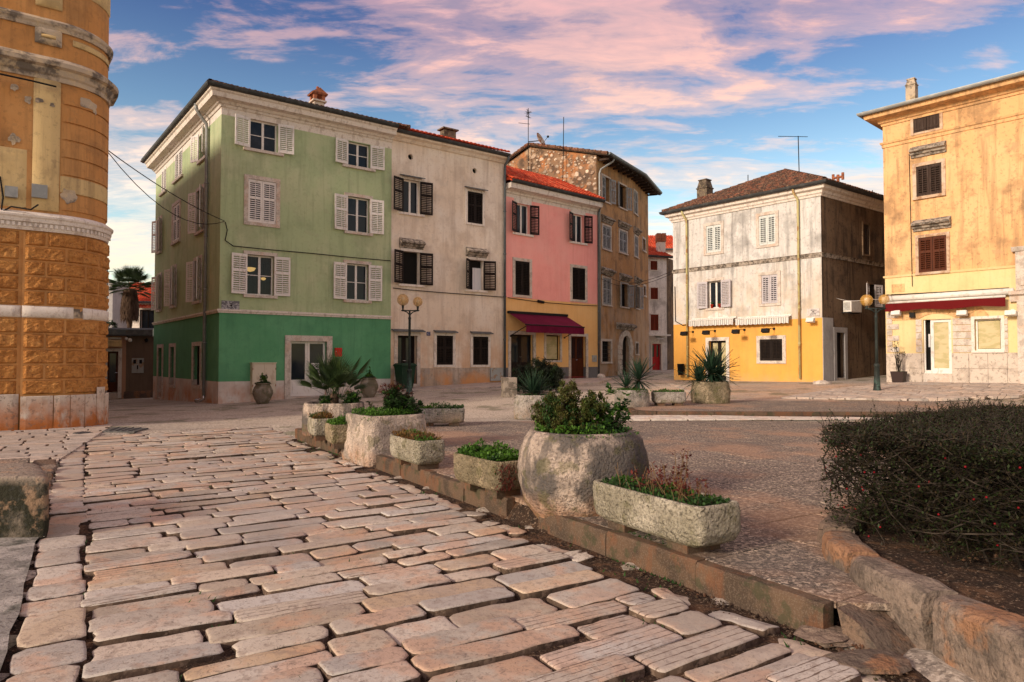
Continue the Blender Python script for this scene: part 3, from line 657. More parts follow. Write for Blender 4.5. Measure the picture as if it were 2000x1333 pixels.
def _tex(sc, d, off=0, rr=.62):
    g = N.new('ShaderNodeNewGeometry'); n = N.new('ShaderNodeTexNoise'); mp = N.new('ShaderNodeMapping'); mp.inputs['Location'].default_value = (off, off, 0)
    mp.inputs['Scale'].default_value = (sc if isinstance(sc, tuple) else (sc,) * 3); L.new(g.outputs['Position'], mp.inputs[0])
    n.inputs['Scale'].default_value = 1; n.inputs['Detail'].default_value = d; n.inputs['Roughness'].default_value = rr; L.new(mp.outputs[0], n.inputs['Vector']); return n.outputs[0]
def _mr(v, a, b, c, d):
    n = N.new('ShaderNodeMapRange'); n.inputs[1].default_value = a; n.inputs[2].default_value = b; n.inputs[3].default_value = c; n.inputs[4].default_value = d; L.new(v, n.inputs[0]); return n.outputs[0]
def _mx(mode, f, a, b):
    n = N.new('ShaderNodeMix'); n.data_type = 'RGBA'; n.blend_type = mode
    for s_, v in ((n.inputs[0], f), (n.inputs[6], a), (n.inputs[7], b)):
        if isinstance(v, (int, float)): s_.default_value = v
        elif isinstance(v, tuple): s_.default_value = (*v, 1)
        else: L.new(v, s_)
    return n.outputs[2]
c_ = _mx('MIX', _mr(_tex(.8, 8), .46, .58, 0, .6), at_.outputs['Color'], (.27, .225, .19))
c_ = _mx('MIX', _mr(_tex((.5, 2.5, 1), 7, 4), .5, .58, 0, .5), c_, (.52, .44, .36))
c_ = _mx('MIX', _mr(_tex(22, 6, 2), .50, .58, 0, .65), c_, (.11, .092, .08))
c_ = _mx('MIX', _mr(_tex(30, 4, 7), .53, .59, 0, .7), c_, (.62, .55, .47))
c_ = _mx('MIX', _mr(_tex(.7, 9, 11), .555, .60, 0, .55), c_, (.09, .10, .045))
L.new(c_, p.inputs['Base Color']); p.inputs['Roughness'].default_value = .9; p.inputs['Specular IOR Level'].default_value = .2
bn = N.new('ShaderNodeBump'); bn.inputs['Strength'].default_value = .6; bn.inputs['Distance'].default_value = .02; L.new(_tex(26, 7), bn.inputs['Height']); L.new(bn.outputs[0], p.inputs['Normal'])
me = bpy.data.meshes.new('ground'); nx, ny = len(xs), len(ys)
vs = np.stack([GX, GY, HH], -1).reshape(-1, 3)
idx = np.arange(nx * ny).reshape(ny, nx)
fs = np.stack([idx[:-1, :-1], idx[:-1, 1:], idx[1:, 1:], idx[1:, :-1]], -1).reshape(-1, 4)
me.from_pydata(vs.tolist(), [], fs.tolist()); me.materials.append(MT['plaza'])
ca = me.color_attributes.new('tone', 'FLOAT_COLOR', 'POINT'); ca.data.foreach_set('color', cols.reshape(-1))
me.polygons.foreach_set('use_smooth', [True] * len(me.polygons))
go = bpy.data.objects.new('ground', me); COL.objects.link(go); tag(go, 'worn beige gravel and asphalt of the square', None, None, 'structure'); WLOC['ground'] = Vector((0, 0, 0))

# ---------------------------------------------------------------- street of worn stone setts
def stone_geo(cu, cv, Lu, Lv, ht, n=None, rot=0, irr=.05, dome=.012, tilt=0.0, below=.095):
    """one rounded irregular slab in street coordinates; returns verts, faces"""
    hx_, hy_ = Lu / 2, Lv / 2; per = []; j_ = lambda q: random.uniform(-1, 1) * irr * q
    cs = [(sx_, sy_, min(Lu, Lv) * random.uniform(.05, .16) * (1.8 if random.random() < .12 else 1)) for sx_, sy_ in ((1, -1), (1, 1), (-1, 1), (-1, -1))]
    nl, ns = (3, 1) if Lu >= Lv else (1, 3)
    for i, (sx_, sy_, c_) in enumerate(cs):
        a_, b_ = (sx_ * (hx_ - c_), sy_ * hy_), (sx_ * hx_, sy_ * (hy_ - c_)); per += [a_, b_] if sx_ * sy_ < 0 else [b_, a_]
        nx_ = cs[(i + 1) % 4]; m_ = ns if i % 2 == 0 else nl
        for t in range(1, m_ + 1):
            f_ = t / (m_ + 1)
            if i % 2 == 0: per.append((sx_ * hx_ + j_(.22), sy_ * hy_ + (nx_[1] - sy_) * hy_ * (.12 + .76 * f_)))
            else: per.append((sx_ * hx_ + (nx_[0] - sx_) * hx_ * (.12 + .76 * f_), sy_ * hy_ + j_(.2)))
    per = [(x + j_(.10), y + j_(.10)) for x, y in per]; k = len(per)
    cr, sr = math.cos(rot), math.sin(rot)
    tu, tv = random.uniform(-tilt, tilt), random.uniform(-tilt, tilt)
    def W_(x, y, z):
        u = cu + x * cr - y * sr; v = cv + x * sr + y * cr; q = sw(u, v)
        return (q.x, q.y, h(cu * RD.x + cv * SD.x, cu * RD.y + cv * SD.y) + z + tu * x + tv * y)
    bv = min(.010, Lv * .06)
    rings = [(0, -below), (0, ht - bv), (.5, ht - bv * .25), (1.6, ht), (4.5, ht)]
    V = []; m_ = min(Lu, Lv)
    for i, (sc, z) in enumerate(rings):
        for (x, y) in per:
            if i >= 2:
                ins = bv * sc
                x2 = x - math.copysign(min(ins, abs(x)), x); y2 = y - math.copysign(min(ins, abs(y)), y)
            else: x2, y2 = x, y
            V.append(W_(x2, y2, z))
    V.append(W_(0, 0, ht + dome))
    F_ = [(i * k + j, i * k + (j + 1) % k, (i + 1) * k + (j + 1) % k, (i + 1) * k + j) for i in range(4) for j in range(k)]
    F_ += [(4 * k + j, 4 * k + (j + 1) % k, 5 * k) for j in range(k)]
    return V, F_
stones = []     # (score, V, F, material)
def put(cu, cv, Lu, Lv, ht=.0, mat='street', **k):
    q = sw(cu, cv)
    if q.y < 2.2: return
    pxx = 1000 + q.x / q.y * FPX
    if not (-140 < pxx < 2140): return
    if inpoly(q.x, q.y, BED): return
    V, F_ = stone_geo(cu, cv, Lu, Lv, ht, **k)
    stones.append((Lu * Lv / (q.x ** 2 + q.y ** 2 + 2.56) / q.y, V, F_, mat))
v = 1.2
random.seed(21)
while v < 17.0:
    near = max(0, 1 - (v - 2) / 7)
    rh = random.choice((random.uniform(.15, .2), random.uniform(.2, .28), random.uniform(.22, .3))) + .055 * near
    u = .04 + random.uniform(-.05, .03)
    um_x = 3.36 if v < 14.3 else 3.74
    while u < um_x - .08:
        ln = random.choice([random.uniform(.30, .5), random.uniform(.5, .75), random.uniform(.6, .98)]) * (1 + .18 * near)
        if u + ln > um_x - .3: ln = max(.22, um_x + random.uniform(-.07, .05) - u)
        gap = random.uniform(.012, .026) + (.05 if random.random() < .08 else 0)
        wob = .07 * math.sin(u * 1.1 + v * .6) + .03 * math.sin(u * 3.1 - v)
        q = sw(u + ln / 2, v)
        gr = (q.y < 5.0 and q.x > .1 and random.random() < .75) or (q.y < 6.5 and random.random() < .17)
        rr = rh - random.uniform(.014, .028)
        if ln > .2:
            if random.random() < .06 and rh > .24:      # a gap filled by two narrow stones
                put(u + ln / 2, v + rh * .25 + wob, ln - gap, rr / 2 - .01, random.uniform(-.02, .006), 'street', irr=.06); put(u + ln / 2, v - rh * .25 + wob, ln - gap, rr / 2 - .012, random.uniform(-.02, .006), 'street', irr=.06)
            else: put(u + ln / 2, v + wob, ln - gap, rr, random.uniform(-.016, .012), 'street_g' if gr else 'street', rot=random.uniform(-.025, .025) + .035 * math.cos(u * 1.1 + v * .6), irr=random.uniform(.035, .075), dome=random.uniform(.0, .005), tilt=.022)
        u += ln
    v += rh
v = 2.0
while v < 15.5:      # border course on the left, loose gutter course along the kerb
    ln = random.uniform(.3, .62); put(-.15 + random.uniform(-.03, .03), v + ln / 2, random.uniform(.30, .36), ln - .025, random.uniform(-.012, .008), 'street', irr=.06); v += ln
v = 1.8
while v < 14.5:
    ln = random.uniform(.18, .55)
    if random.random() < .86: put(3.46 + random.uniform(-.03, .03), v + ln / 2, random.uniform(.13, .21), ln - .04, random.uniform(-.04, -.005), 'street', irr=.12, tilt=.12)
    v += ln
sb = MB(); n1, n2 = 10, 44
u_ = np.linspace(-.36, UK + .06, n1); v_ = np.linspace(.4, 17.1, n2)
for vv in v_:
    for uu in u_:
        q = sw(uu, vv); sb.v.append((q.x, q.y, h(q.x, q.y) - .042 + .01 * nz(q.x * 2, q.y * 2)))
sb.f = [(j * n1 + i, j * n1 + i + 1, (j + 1) * n1 + i + 1, (j + 1) * n1 + i) for j in range(n2 - 1) for i in range(n1 - 1)]
street = sb.build('street', 'soil', smooth=True, label='street of worn pinkish stone setts with earth in the joints', kind='structure')
SK = 16                # outline points of every stone
stones.sort(key=lambda s_: -s_[0])
for sc, V, F_, mt in stones[:300]:
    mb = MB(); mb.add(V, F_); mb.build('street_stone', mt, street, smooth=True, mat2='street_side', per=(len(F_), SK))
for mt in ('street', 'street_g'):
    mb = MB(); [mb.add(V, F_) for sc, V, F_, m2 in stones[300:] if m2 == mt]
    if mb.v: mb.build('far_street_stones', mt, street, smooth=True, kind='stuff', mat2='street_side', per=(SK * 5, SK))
# paving in front of the orange house, and grey paving by the yellow one
def paving(name, poly, lab, mat, ang, rl, rw_, n_ind, z=.012, gap=.03, jit=.5):
    mbb = MB(); base_ = [Vector((x, y, h(x, y) + .004)) for x, y in poly]
    cxs = sum(p_[0] for p_ in poly) / len(poly); cys = sum(p_[1] for p_ in poly) / len(poly)
    mbb.add([(cxs, cys, h(cxs, cys) + .004)] + [tuple(b_) for b_ in base_], [(0, i + 1, (i + 1) % len(poly) + 1) for i in range(len(poly))])
    par = mbb.build(name, 'soil', label=lab, kind='structure')
    ca_, sa_ = math.cos(ang), math.sin(ang); pcs = []
    us = [x * ca_ + y * sa_ for x, y in poly]; vs_ = [-x * sa_ + y * ca_ for x, y in poly]
    vv = min(vs_)
    while vv < max(vs_):
        rh = random.uniform(*rw_); uu = min(us) - random.random() * rl[1]
        while uu < max(us):
            ln = random.uniform(*rl)
            P4 = [(uu + gap / 2, vv + gap / 2), (uu + ln - gap / 2, vv + gap / 2), (uu + ln - gap / 2, vv + rh - gap / 2), (uu + gap / 2, vv + rh - gap / 2)]
            P4 = [(a * ca_ - b * sa_ + random.uniform(-1, 1) * gap * jit, a * sa_ + b * ca_ + random.uniform(-1, 1) * gap * jit) for a, b in P4]
            P4 = clip(P4, poly)
            if len(P4) >= 3:
                ar = abs(sum(P4[i - 1][0] * P4[i][1] - P4[i][0] * P4[i - 1][1] for i in range(len(P4)))) / 2
                if ar > .01:
                    cx_ = sum(a for a, b in P4) / len(P4); cy_ = sum(b for a, b in P4) / len(P4); k = len(P4); zt = z + random.uniform(0, .012)
                    V = [(a, b, h(a, b) - .03) for a, b in P4] + [(a, b, h(a, b) + zt - .006) for a, b in P4] + [(cx_ + (a - cx_) * .965, cy_ + (b - cy_) * .965, h(a, b) + zt) for a, b in P4]
                    F_ = [(r_ * k + i, r_ * k + (i + 1) % k, (r_ + 1) * k + (i + 1) % k, (r_ + 1) * k + i) for r_ in (0, 1) for i in range(k)] + [tuple(2 * k + i for i in range(k))]
                    pcs.append((ar / (cy_ ** 3), V, F_))
            uu += ln
        vv += rh
    pcs.sort(key=lambda q: -q[0])
    for _, V, F_ in pcs[:n_ind]:
        mb = MB(); mb.add(V, F_); mb.build('paving_stone', mat, par)
    if pcs[n_ind:]:
        mb = MB(); [mb.add(V, F_) for _, V, F_ in pcs[n_ind:]]; mb.build('far_paving_stones', mat, par, kind='stuff')
    return par
def gpoly(pts): return [tuple(gp(x, y)[:2]) for x, y in pts]
paving('house_paving', [tuple(sw(-.36, 12.9)[:2]), (-9.75, 16.75), (-12.6, 14.6), (-12.2, 11.0)], 'irregular pinkish paving stones in front of the orange corner building', 'slab', .58, (.35, .8), (.28, .42), 60, .012, .04, .4)
paving('lamp_paving', gpoly([(1525, 779), (1800, 783), (1990, 776), (2040, 762), (1990, 752), (1760, 749), (1640, 760)]), 'grey stone paving under the lamp by the peach house', 'slab', -.85, (.4, .8), (.3, .42), 60, .05)
paving('beige_paving', gpoly([(800, 766), (1010, 757), (1010, 748), (760, 757)]), 'stone strip along the foot of the beige house', 'slab', .64, (.5, 1.0), (.35, .5), 20, .04)
paving('pink_paving', gpoly([(1080, 757), (1170, 751), (1195, 742), (1010, 746), (1020, 754)]), 'low stone step along the foot of the pink house', 'slab', .7, (.6, 1.1), (.35, .6), 20, .09)
mb = MB(); P_ = [sw(u, v) for u, v in ((-3.6, 2.0), (-.33, 2.0), (-.34, 5.5), (-.36, 8.9), (-3.6, 9.4))]
nq = 22; V = []
for j in range(nq):
    for i in range(10):
        uu = -3.6 + (3.6 - .33) * i / 9; vv = 2.0 + 7.0 * j / (nq - 1); q = sw(uu + (.05 * nz(uu, vv * 3) if i == 9 else 0), vv); V.append((q.x, q.y, h(q.x, q.y) + .012 + .012 * nz(q.x * 1.3, q.y * 1.3)))
mb.add(V, [(j * 10 + i, j * 10 + i + 1, (j + 1) * 10 + i + 1, (j + 1) * 10 + i) for j in range(nq - 1) for i in range(9)])
mb.build('concrete_path', 'concrete', smooth=True, label='stained grey concrete strip beside the stone street', kind='structure')

# ---------------------------------------------------------------- terrace of aggregate slabs with its kerb
mb = MB(); mb.poly([(x, y, TZ(suv(Vector((x, y, 0)))[1]) - .012) for x, y in TERR])
terr = mb.build('terrace', 'soil', label='raised terrace of exposed aggregate slabs', kind='structure')
slabs = []; gs = .5; rr_ = random.Random(5)
for iu in range(0, 60):
    for iv in range(-30, 40):
        u0, v0 = UK + .1 + iu * gs, 2.45 + iv * gs; g = .005
        q4 = [sw(u0 + g, v0 + g), sw(u0 + gs - g, v0 + g), sw(u0 + gs - g, v0 + gs - g), sw(u0 + g, v0 + gs - g)]
        P4 = clip([(q.x, q.y) for q in q4], TERR)
        if len(P4) < 3: continue
        cx_ = sum(a for a, b in P4) / len(P4); cy_ = sum(b for a, b in P4) / len(P4)
        if all(inpoly(a, b, BED) for a, b in P4): continue
        if cx_ / cy_ > .82: continue
        k = len(P4); zt = rr_.uniform(-.003, .003); ta, tb = rr_.uniform(-.006, .006), rr_.uniform(-.006, .006)
        zz = lambda a, b: TZ(suv(Vector((a, b, 0)))[1]) + zt + ta * (a - cx_) + tb * (b - cy_)
        V = [(a, b, zz(a, b) - .04) for a, b in P4] + [(a, b, zz(a, b) - .004) for a, b in P4] + [(cx_ + (a - cx_) * .985, cy_ + (b - cy_) * .985, zz(a, b)) for a, b in P4]
        F_ = [(r_ * k + i, r_ * k + (i + 1) % k, (r_ + 1) * k + (i + 1) % k, (r_ + 1) * k + i) for r_ in (0, 1) for i in range(k)] + [tuple(2 * k + i for i in range(k))]
        slabs.append((1 / (cx_ ** 2 + cy_ ** 2), V, F_))
slabs.sort(key=lambda q: -q[0])
for _, V, F_ in slabs[:300]:
    mb = MB(); mb.add(V, F_); mb.build('paving_slab', 'aggr', terr)
mb = MB(); [mb.add(V, F_) for _, V, F_ in slabs[300:]]
if mb.v: mb.build('far_paving_slabs', 'aggr', terr, kind='stuff')
def kerb_run(parent, v0, v1, L_=1.0):
    n = max(1, round((v1 - v0) / L_))
    for i in range(n):
        a = v0 + (v1 - v0) * i / n + .006; b = v0 + (v1 - v0) * (i + 1) / n - .006
        mb = MB(); prof = [(0, -.12), (0, .148), (.018, .166), (.10, .17), (.10, -.12)]; V = []; off = random.uniform(-.008, .008); dz = random.uniform(-.006, .006)
        seg = 12
        for s_ in range(seg + 1):
            vv = a + (b - a) * s_ / seg
            for (w_, z) in prof:
                q = sw(UK + w_ + off + .010 * nz(vv * 6, z * 9), vv); V.append((q.x, q.y, z + dz + (TZ(vv) - .165) + (.009 if w_ < .05 else .004) * nz(vv * 9, w_ * 9, 3)))
        k = len(prof); F_ = [(s_ * k + j, s_ * k + j + 1, (s_ + 1) * k + j + 1, (s_ + 1) * k + j) for s_ in range(seg) for j in range(k - 1)]
        F_ += [tuple(range(k - 1, -1, -1)), tuple(seg * k + j for j in range(k))]
        mb.add(V, F_); mb.build('kerb_stone', 'kerb', parent)
kerb = thing('kerb', sw(UK, 8.4, 0), 'long rust-brown concrete kerb between the stone street and the terrace', 'kerb')
kerb_run(kerb, 2.46, 5.45, .97); kerb_run(kerb, 6.02, 9.75, .9); kerb_run(kerb, 11.55, 14.4, .95)
mb = MB()          # return of the kerb along the far edge of the terrace
for i in range(3):
    a, b = Vector((*TERR[5], 0)).lerp(Vector((*TERR[4], 0)), i / 3 + .004), Vector((*TERR[5], 0)).lerp(Vector((*TERR[4], 0)), (i + 1) / 3 - .004)
    mb = MB(); sweep(mb, [(b.x, b.y), (a.x, a.y)], [(-.1, -.1), (.0, -.1), (.0, .185), (-.02, .197), (-.1, .197)], True); mb.build('kerb_stone', 'kerb', kerb)
# broken corner stone at the near end of the kerb, loose bits
mb = MB(); c0 = sw(UK + .30, 2.30); V = []
for (x, y, z) in ((-.27, .05, -.05), (.24, .05, -.05), (.24, -.22, -.05), (-.27, -.20, -.05), (-.27, .10, .16), (.22, .12, .165), (.20, -.05, .06), (-.27, -.03, .11)):
    V.append((c0.x + RD.x * x + SD.x * y, c0.y + RD.y * x + SD.y * y, z))
mb.add(V, [(0, 3, 2, 1), (4, 5, 6, 7), (0, 1, 5, 4), (1, 2, 6, 5), (2, 3, 7, 6), (3, 0, 4, 7)])
mb.build('broken_corner_stone', 'wallstone', label='cracked sloping corner stone between kerb end and planted bed wall', cat='stone')
def rock(c, sx_, sy_, sz_, seed):
    mb = MB(); n, m_ = 12, 7; V = []
    for i in range(m_ + 1):
        th = math.pi * i / m_
        for j in range(n):
            a = 2 * math.pi * j / n; d = Vector((math.sin(th) * math.cos(a), math.sin(th) * math.sin(a), math.cos(th)))
            k = 1 + .5 * mnoise.noise(d * 2.1 + Vector((seed, 0, 0)))
            V.append((c[0] + d.x * sx_ * k, c[1] + d.y * sy_ * k, c[2] + d.z * sz_ * k))
    mb.add(V, [(i * n + j, (i + 1) * n + j, (i + 1) * n + (j + 1) % n, i * n + (j + 1) % n) for i in range(m_) for j in range(n)]); return mb
for px, py, a_, lab in ((1625, 1240, .19, 'flat reddish stone lying in the dirt past the end of the kerb'), (1690, 1290, .22, 'flat reddish slab fragment half buried beside the bed wall')):
    q = gp(px, py); rock((q.x, q.y, -.005), a_, a_ * .7, .03, px).build('loose_stone', 'wallstone', label=lab, cat='stone')
q = gp(1088, 1030); rock((q.x, q.y, .05), .07, .09, .09, 3).build('loose_stone', 'wallstone', smooth=True, label='small stone wedged between the round vat and the kerb end', cat='stone')
# gutter row and upper terrace
gut = paving('gutter', [(1.5, 16.01), (14, 15.86), (22, 15.7), (22, 16.49), (16, 16.69), (5, 16.93), (3.0, 17.2)], 'row of pale gutter stones at the foot of the upper kerb', 'limestone', -.02, (.45, .9), (.40, .46), 80, .045)
def uz(x, y): return .315 + .014 * (y - 17)
mb = MB(); mb.poly([(x, y, uz(x, y)) for x, y in UPT])
upt = mb.build('upper_terrace', 'aggr', label='upper strip of aggregate paving behind the gutter stones', kind='structure')
uk = thing('upper_kerb', (6, 17, .1), 'low dark kerb with a rounded end along the upper paving', 'kerb')
pth = [(3.3, 20.0), (3.12, 18.6), (3.05, 17.6), (3.18, 17.25), (3.6, 17.05), (5, 16.95)] + [(5 + i * 1.3, 16.95 - .024 * 1.3 * i) for i in range(1, 13)]
for a, b in zip(pth, pth[1:]):
    d = (Vector(b) - Vector(a)).normalized() * .006; mb = MB()
    zt = uz(0, (a[1] + b[1]) / 2)
    sweep(mb, [(a[0] + d.x, a[1] + d.y), (b[0] - d.x, b[1] - d.y)], [(-.12, .0), (.02, .0), (.02, zt), (0, zt + .012), (-.12, zt + .013)], True); mb.build('kerb_stone', 'kerb', uk)
# pale path edge running to the alley
pe = thing('path_edging', gp(1375, 770), 'curved line of grey edging stones beside the pale path', 'edging')
pp = [gp(x, y) for x, y in ((1357, 772), (1345, 766), (1333, 760.5), (1322, 756), (1312, 752.5), (1303, 750))]
for a, b in zip(pp, pp[1:]):
    mb = MB(); sweep(mb, [(a.x, a.y), (b.x, b.y)], [(-.09, a.z - .05), (.09, a.z - .05), (.09, a.z + .05), (-.09, a.z + .05)], True); mb.build('edging_stone', 'slab', pe)
# iron covers
for px0, px1, py0, py1, nm, lab in ((200, 290, 837.5, 846, 'drain_cover', 'dark chequered iron cover in the paving by the orange corner'), (141, 181, 846.5, 850.5, 'drain_cover', 'small dark iron cover in the paving near the orange plinth')):
    a, b, c, d = gp(px0 + 18, py0), gp(px1, py0 + 1), gp(px1 - 28, py1), gp(px0, py1 - 1)
    cov = thing(nm, (a + c) / 2, lab, 'drain cover'); mb = MB(); V = [(q.x, q.y, h(q.x, q.y) + .03) for q in (d, c, b, a)]
    V2 = [(x, y, z - .03) for x, y, z in V]; mb.add(V + V2, [(0, 1, 2, 3), (0, 4, 5, 1), (1, 5, 6, 2), (2, 6, 7, 3), (3, 7, 4, 0)]); mb.build('lid', 'drain', cov)
    mb = MB()
    for i in range(1, 5):
        p0 = Vector(V[0]).lerp(Vector(V[1]), i / 5); p1 = Vector(V[3]).lerp(Vector(V[2]), i / 5); mb.tube([p0 + Vector((0, 0, .004)), p1 + Vector((0, 0, .004))], .012, 4)
    mb.build('rib', 'drain', cov)

def qblock(Q, z0, z1, bev=.06, nz_=6):
    """block over a quadrilateral footprint (counter-clockwise) with softened edges"""
    cx_, cy_ = sum(q[0] for q in Q) / 4, sum(q[1] for q in Q) / 4; ring = []
    for i in range(4):
        p_, q, r_ = Vector(Q[i - 1]), Vector(Q[i]), Vector(Q[(i + 1) % 4]); a, b = q + (p_ - q).normalized() * bev, q + (r_ - q).normalized() * bev
        ring += [a, (a + b + q) / 3, b]; d = (r_ - q).length - 2 * bev; n_ = int(d / .14); ring += [b + (r_ - q).normalized() * d * j / n_ for j in range(1, n_)]
    V = []; k = len(ring)
    for z, ins in [(z0 + (z1 - bev - z0) * i / nz_, 0) for i in range(nz_ + 1)] + [(z1 - bev * .3, bev * .3), (z1, bev), (z1 + .005, bev * 3)]:
        for q in ring:
            d = Vector((cx_ - q.x, cy_ - q.y)).normalized(); kk = ins + .02 * nz(q.x * 5, q.y * 5, z * 5) + (.10 * max(0, .2 - z) if z < .2 else 0); V.append((q.x + d.x * kk, q.y + d.y * kk, z + .008 * nz(q.x * 4, q.y * 4, 7)))
    m_ = nz_ + 4; mb = MB(); mb.add(V, [(i * k + j, i * k + (j + 1) % k, (i + 1) * k + (j + 1) % k, (i + 1) * k + j) for i in range(m_ - 1) for j in range(k)] + [tuple((m_ - 1) * k + j for j in range(k))]); return mb
# ---------------------------------------------------------------- left foreground: mossy block, broken aggregate edge
def rbox(c, sx_, sy_, z0, z1, rot=0, bev=.05, nseg=6, amp=.012, taper=0):
    """block with rounded vertical and top edges and a slightly uneven skin"""
    mb = MB(); ring = []
    for cx_, cy_, a0 in ((1, 1, 0), (-1, 1, 90), (-1, -1, 180), (1, -1, 270)):
        for i in range(4): a = R(a0 + 30 * i); ring.append((cx_ * (sx_ - bev) + bev * math.cos(a), cy_ * (sy_ - bev) + bev * math.sin(a)))
    full = []
    for i in range(len(ring)):
        a, b = ring[i], ring[(i + 1) % len(ring)]; full.append(a)
        dl = math.hypot(b[0] - a[0], b[1] - a[1])
        if dl > .25:
            k = int(dl / .15); full += [(a[0] + (b[0] - a[0]) * j / k, a[1] + (b[1] - a[1]) * j / k) for j in range(1, k)]
    zs = [(z0, 0)] + [(z0 + (z1 - bev - z0) * i / nseg, 0) for i in range(1, nseg + 1)] + [(z1 - bev * .3, bev * .3), (z1, bev)]
    V = []; cr, sr = math.cos(rot), math.sin(rot)
    for z, ins in zs:
        tt = 1 + taper * (1 - (z - z0) / (z1 - z0))
        for x, y in full:
            l = math.hypot(x, y); x2 = (x - math.copysign(min(ins, abs(x)), x)) * tt; y2 = (y - math.copysign(min(ins, abs(y)), y)) * tt
            k = 1 + amp * 2 * nz(x * 4 + c[0], y * 4 + c[1], z * 4) / max(l, .1)
            V.append((c[0] + (x2 * cr - y2 * sr) * k, c[1] + (x2 * sr + y2 * cr) * k, z + amp * .4 * nz(x * 5, y * 5, 7)))
    k = len(full); m_ = len(zs)
    mb.add(V, [(i * k + j, i * k + (j + 1) % k, (i + 1) * k + (j + 1) % k, (i + 1) * k + j) for i in range(m_ - 1) for j in range(k)] + [tuple((m_ - 1) * k + j for j in range(k))])
    return mb
qblock([(-4.16, 6.18), (-4.80, 7.0), (-7.6, 7.2), (-7.3, 5.95)], -.02, .55).build('stone_block', 'mossblock', smooth=True, label='large dark mossy stone block standing beside the concrete strip', cat='stone block')
mb = MB()
for va, vb in ((5.30, 6.15), (9.6, 11.7)):          # earth showing where the kerb is interrupted
    V = []
    for i in range(9):
        vv = va + (vb - va) * i / 8
        for uu, z in ((UK - .05, -.06), (UK + .06 + .03 * nz(vv * 5, 1), .05 + .03 * nz(vv * 7, 3)), (UK + .14, .15)): q = sw(uu, vv); V.append((q.x, q.y, z))
    mb.add(V, [(i * 3 + j, i * 3 + j + 1, i * 3 + 4 + j, i * 3 + 3 + j) for i in range(8) for j in (0, 1)])
mb.build('kerb_gap_earth', 'soil', smooth=True, label='bare earth in the gaps of the kerb', kind='structure')
br = thing('broken_paving', sw(-1.3, 11, 0), 'raised patch of broken aggregate paving with tilted edge stones behind the mossy block', 'paving')
for i in range(4):
    for j in range(3):
        u0, u1 = -2.6 + .64 * j, -2.6 + .64 * (j + 1) - .02; v0, v1 = 9.55 + .84 * i, 9.55 + .84 * (i + 1) - .02; mb = MB(); V = []
        for z in (-.02, .10 + .015 * random.random()):
            for uu, vv in ((u0, v0), (u1, v0), (u1, v1), (u0, v1)): q = sw(uu, vv); V.append((q.x, q.y, h(q.x, q.y) + z))
        mb.add(V, [(0, 3, 2, 1), (4, 5, 6, 7), (0, 1, 5, 4), (1, 2, 6, 5), (2, 3, 7, 6), (3, 0, 4, 7)]); mb.build('paving_slab', 'aggr', br)
for i, vv in enumerate((9.30, 9.85, 10.5, 11.2, 11.9, 12.5)):
    random.seed(40 + i)
    V, F_ = stone_geo(-.50 if i else -.72, vv, .3 if i else .62, .52, .04, irr=.12, tilt=.22, below=.12); mb = MB(); mb.add(V, F_)
    mb.build('edge_stone', 'concrete' if i == 1 else 'wallstone', br, smooth=True)
random.seed(11)

# ---------------------------------------------------------------- planted bed with its stone wall (right foreground)
bw = thing('bed_wall', (2.25, 3.9, 0), 'low wall of rough reddish stones round the planted bed', 'low wall')
def along(path, s0, s1, step=.12):
    pts = []; acc = 0
    for a, b in zip(path, path[1:]):
        a, b = Vector(a), Vector(b); l = (b - a).length
        n_ = max(1, int(l / step))
        for i in range(n_ + 1):
            s_ = acc + l * i / n_
            if s0 - 1e-6 <= s_ <= s1 + 1e-6 and (not pts or (Vector(pts[-1]) - a.lerp(b, i / n_)).length > .02): pts.append(tuple(a.lerp(b, i / n_)))
        acc += l
    return pts
tot = sum((Vector(b) - Vector(a)).length for a, b in zip(BEDW, BEDW[1:]))
cuts = [0, 1.25, 2.2, 3.0, 3.75, 4.6, 5.6, 6.8, 8.0, 9.2, 10.4, tot]
for s0, s1 in zip(cuts, cuts[1:]):
    pts = along(BEDW, s0 + .006, s1 - .006, .07)
    if len(pts) < 2: continue
    sd = random.random() * 50; mb = MB(); mm = mitre(pts[::-1])[::-1]; zt = .31 + random.uniform(-.015, .02) ; V = []
    prof = [(-.02, -.08), (-.0, .03), (.0, .12), (.0, .20), (-.004, .275), (-.022, .305), (-.06, .318), (-.20, .318), (-.25, .30), (-.26, .15)]
    npf = len(prof)
    for i, (p_, m2) in enumerate(zip(pts, mm)):
        e = min(i, len(pts) - 1 - i); ef = .025 * (1 - e / 2) if e < 2 else 0
        for j, (w_, z) in enumerate(prof):
            k = .026 * nz(p_[0] * 3.2 + sd, p_[1] * 3.2, z * 4) + .013 * nz(p_[0] * 11, p_[1] * 11, z * 11 + sd)
            ww = w_ + k * (1 if j < 5 else .3) - (ef if w_ > -.1 else 0) - .02; zz = (z + (zt - .31) if z > .2 else z) - (ef * .6 if z > .25 else 0) + (.014 * nz(p_[0] * 6, p_[1] * 6, sd) if z > .2 else 0)
            V.append((p_[0] + m2.x * ww, p_[1] + m2.y * ww, zz))
    F_ = [(i * npf + j, i * npf + j + 1, (i + 1) * npf + j + 1, (i + 1) * npf + j) for i in range(len(pts) - 1) for j in range(npf - 1)] + [tuple(range(npf - 1, -1, -1)), tuple((len(pts) - 1) * npf + j for j in range(npf))]
    mb.add(V, F_); mb.build('wall_stone', 'wallstone', bw)
mb = MB(); nb = 40; V = []; ids = {}
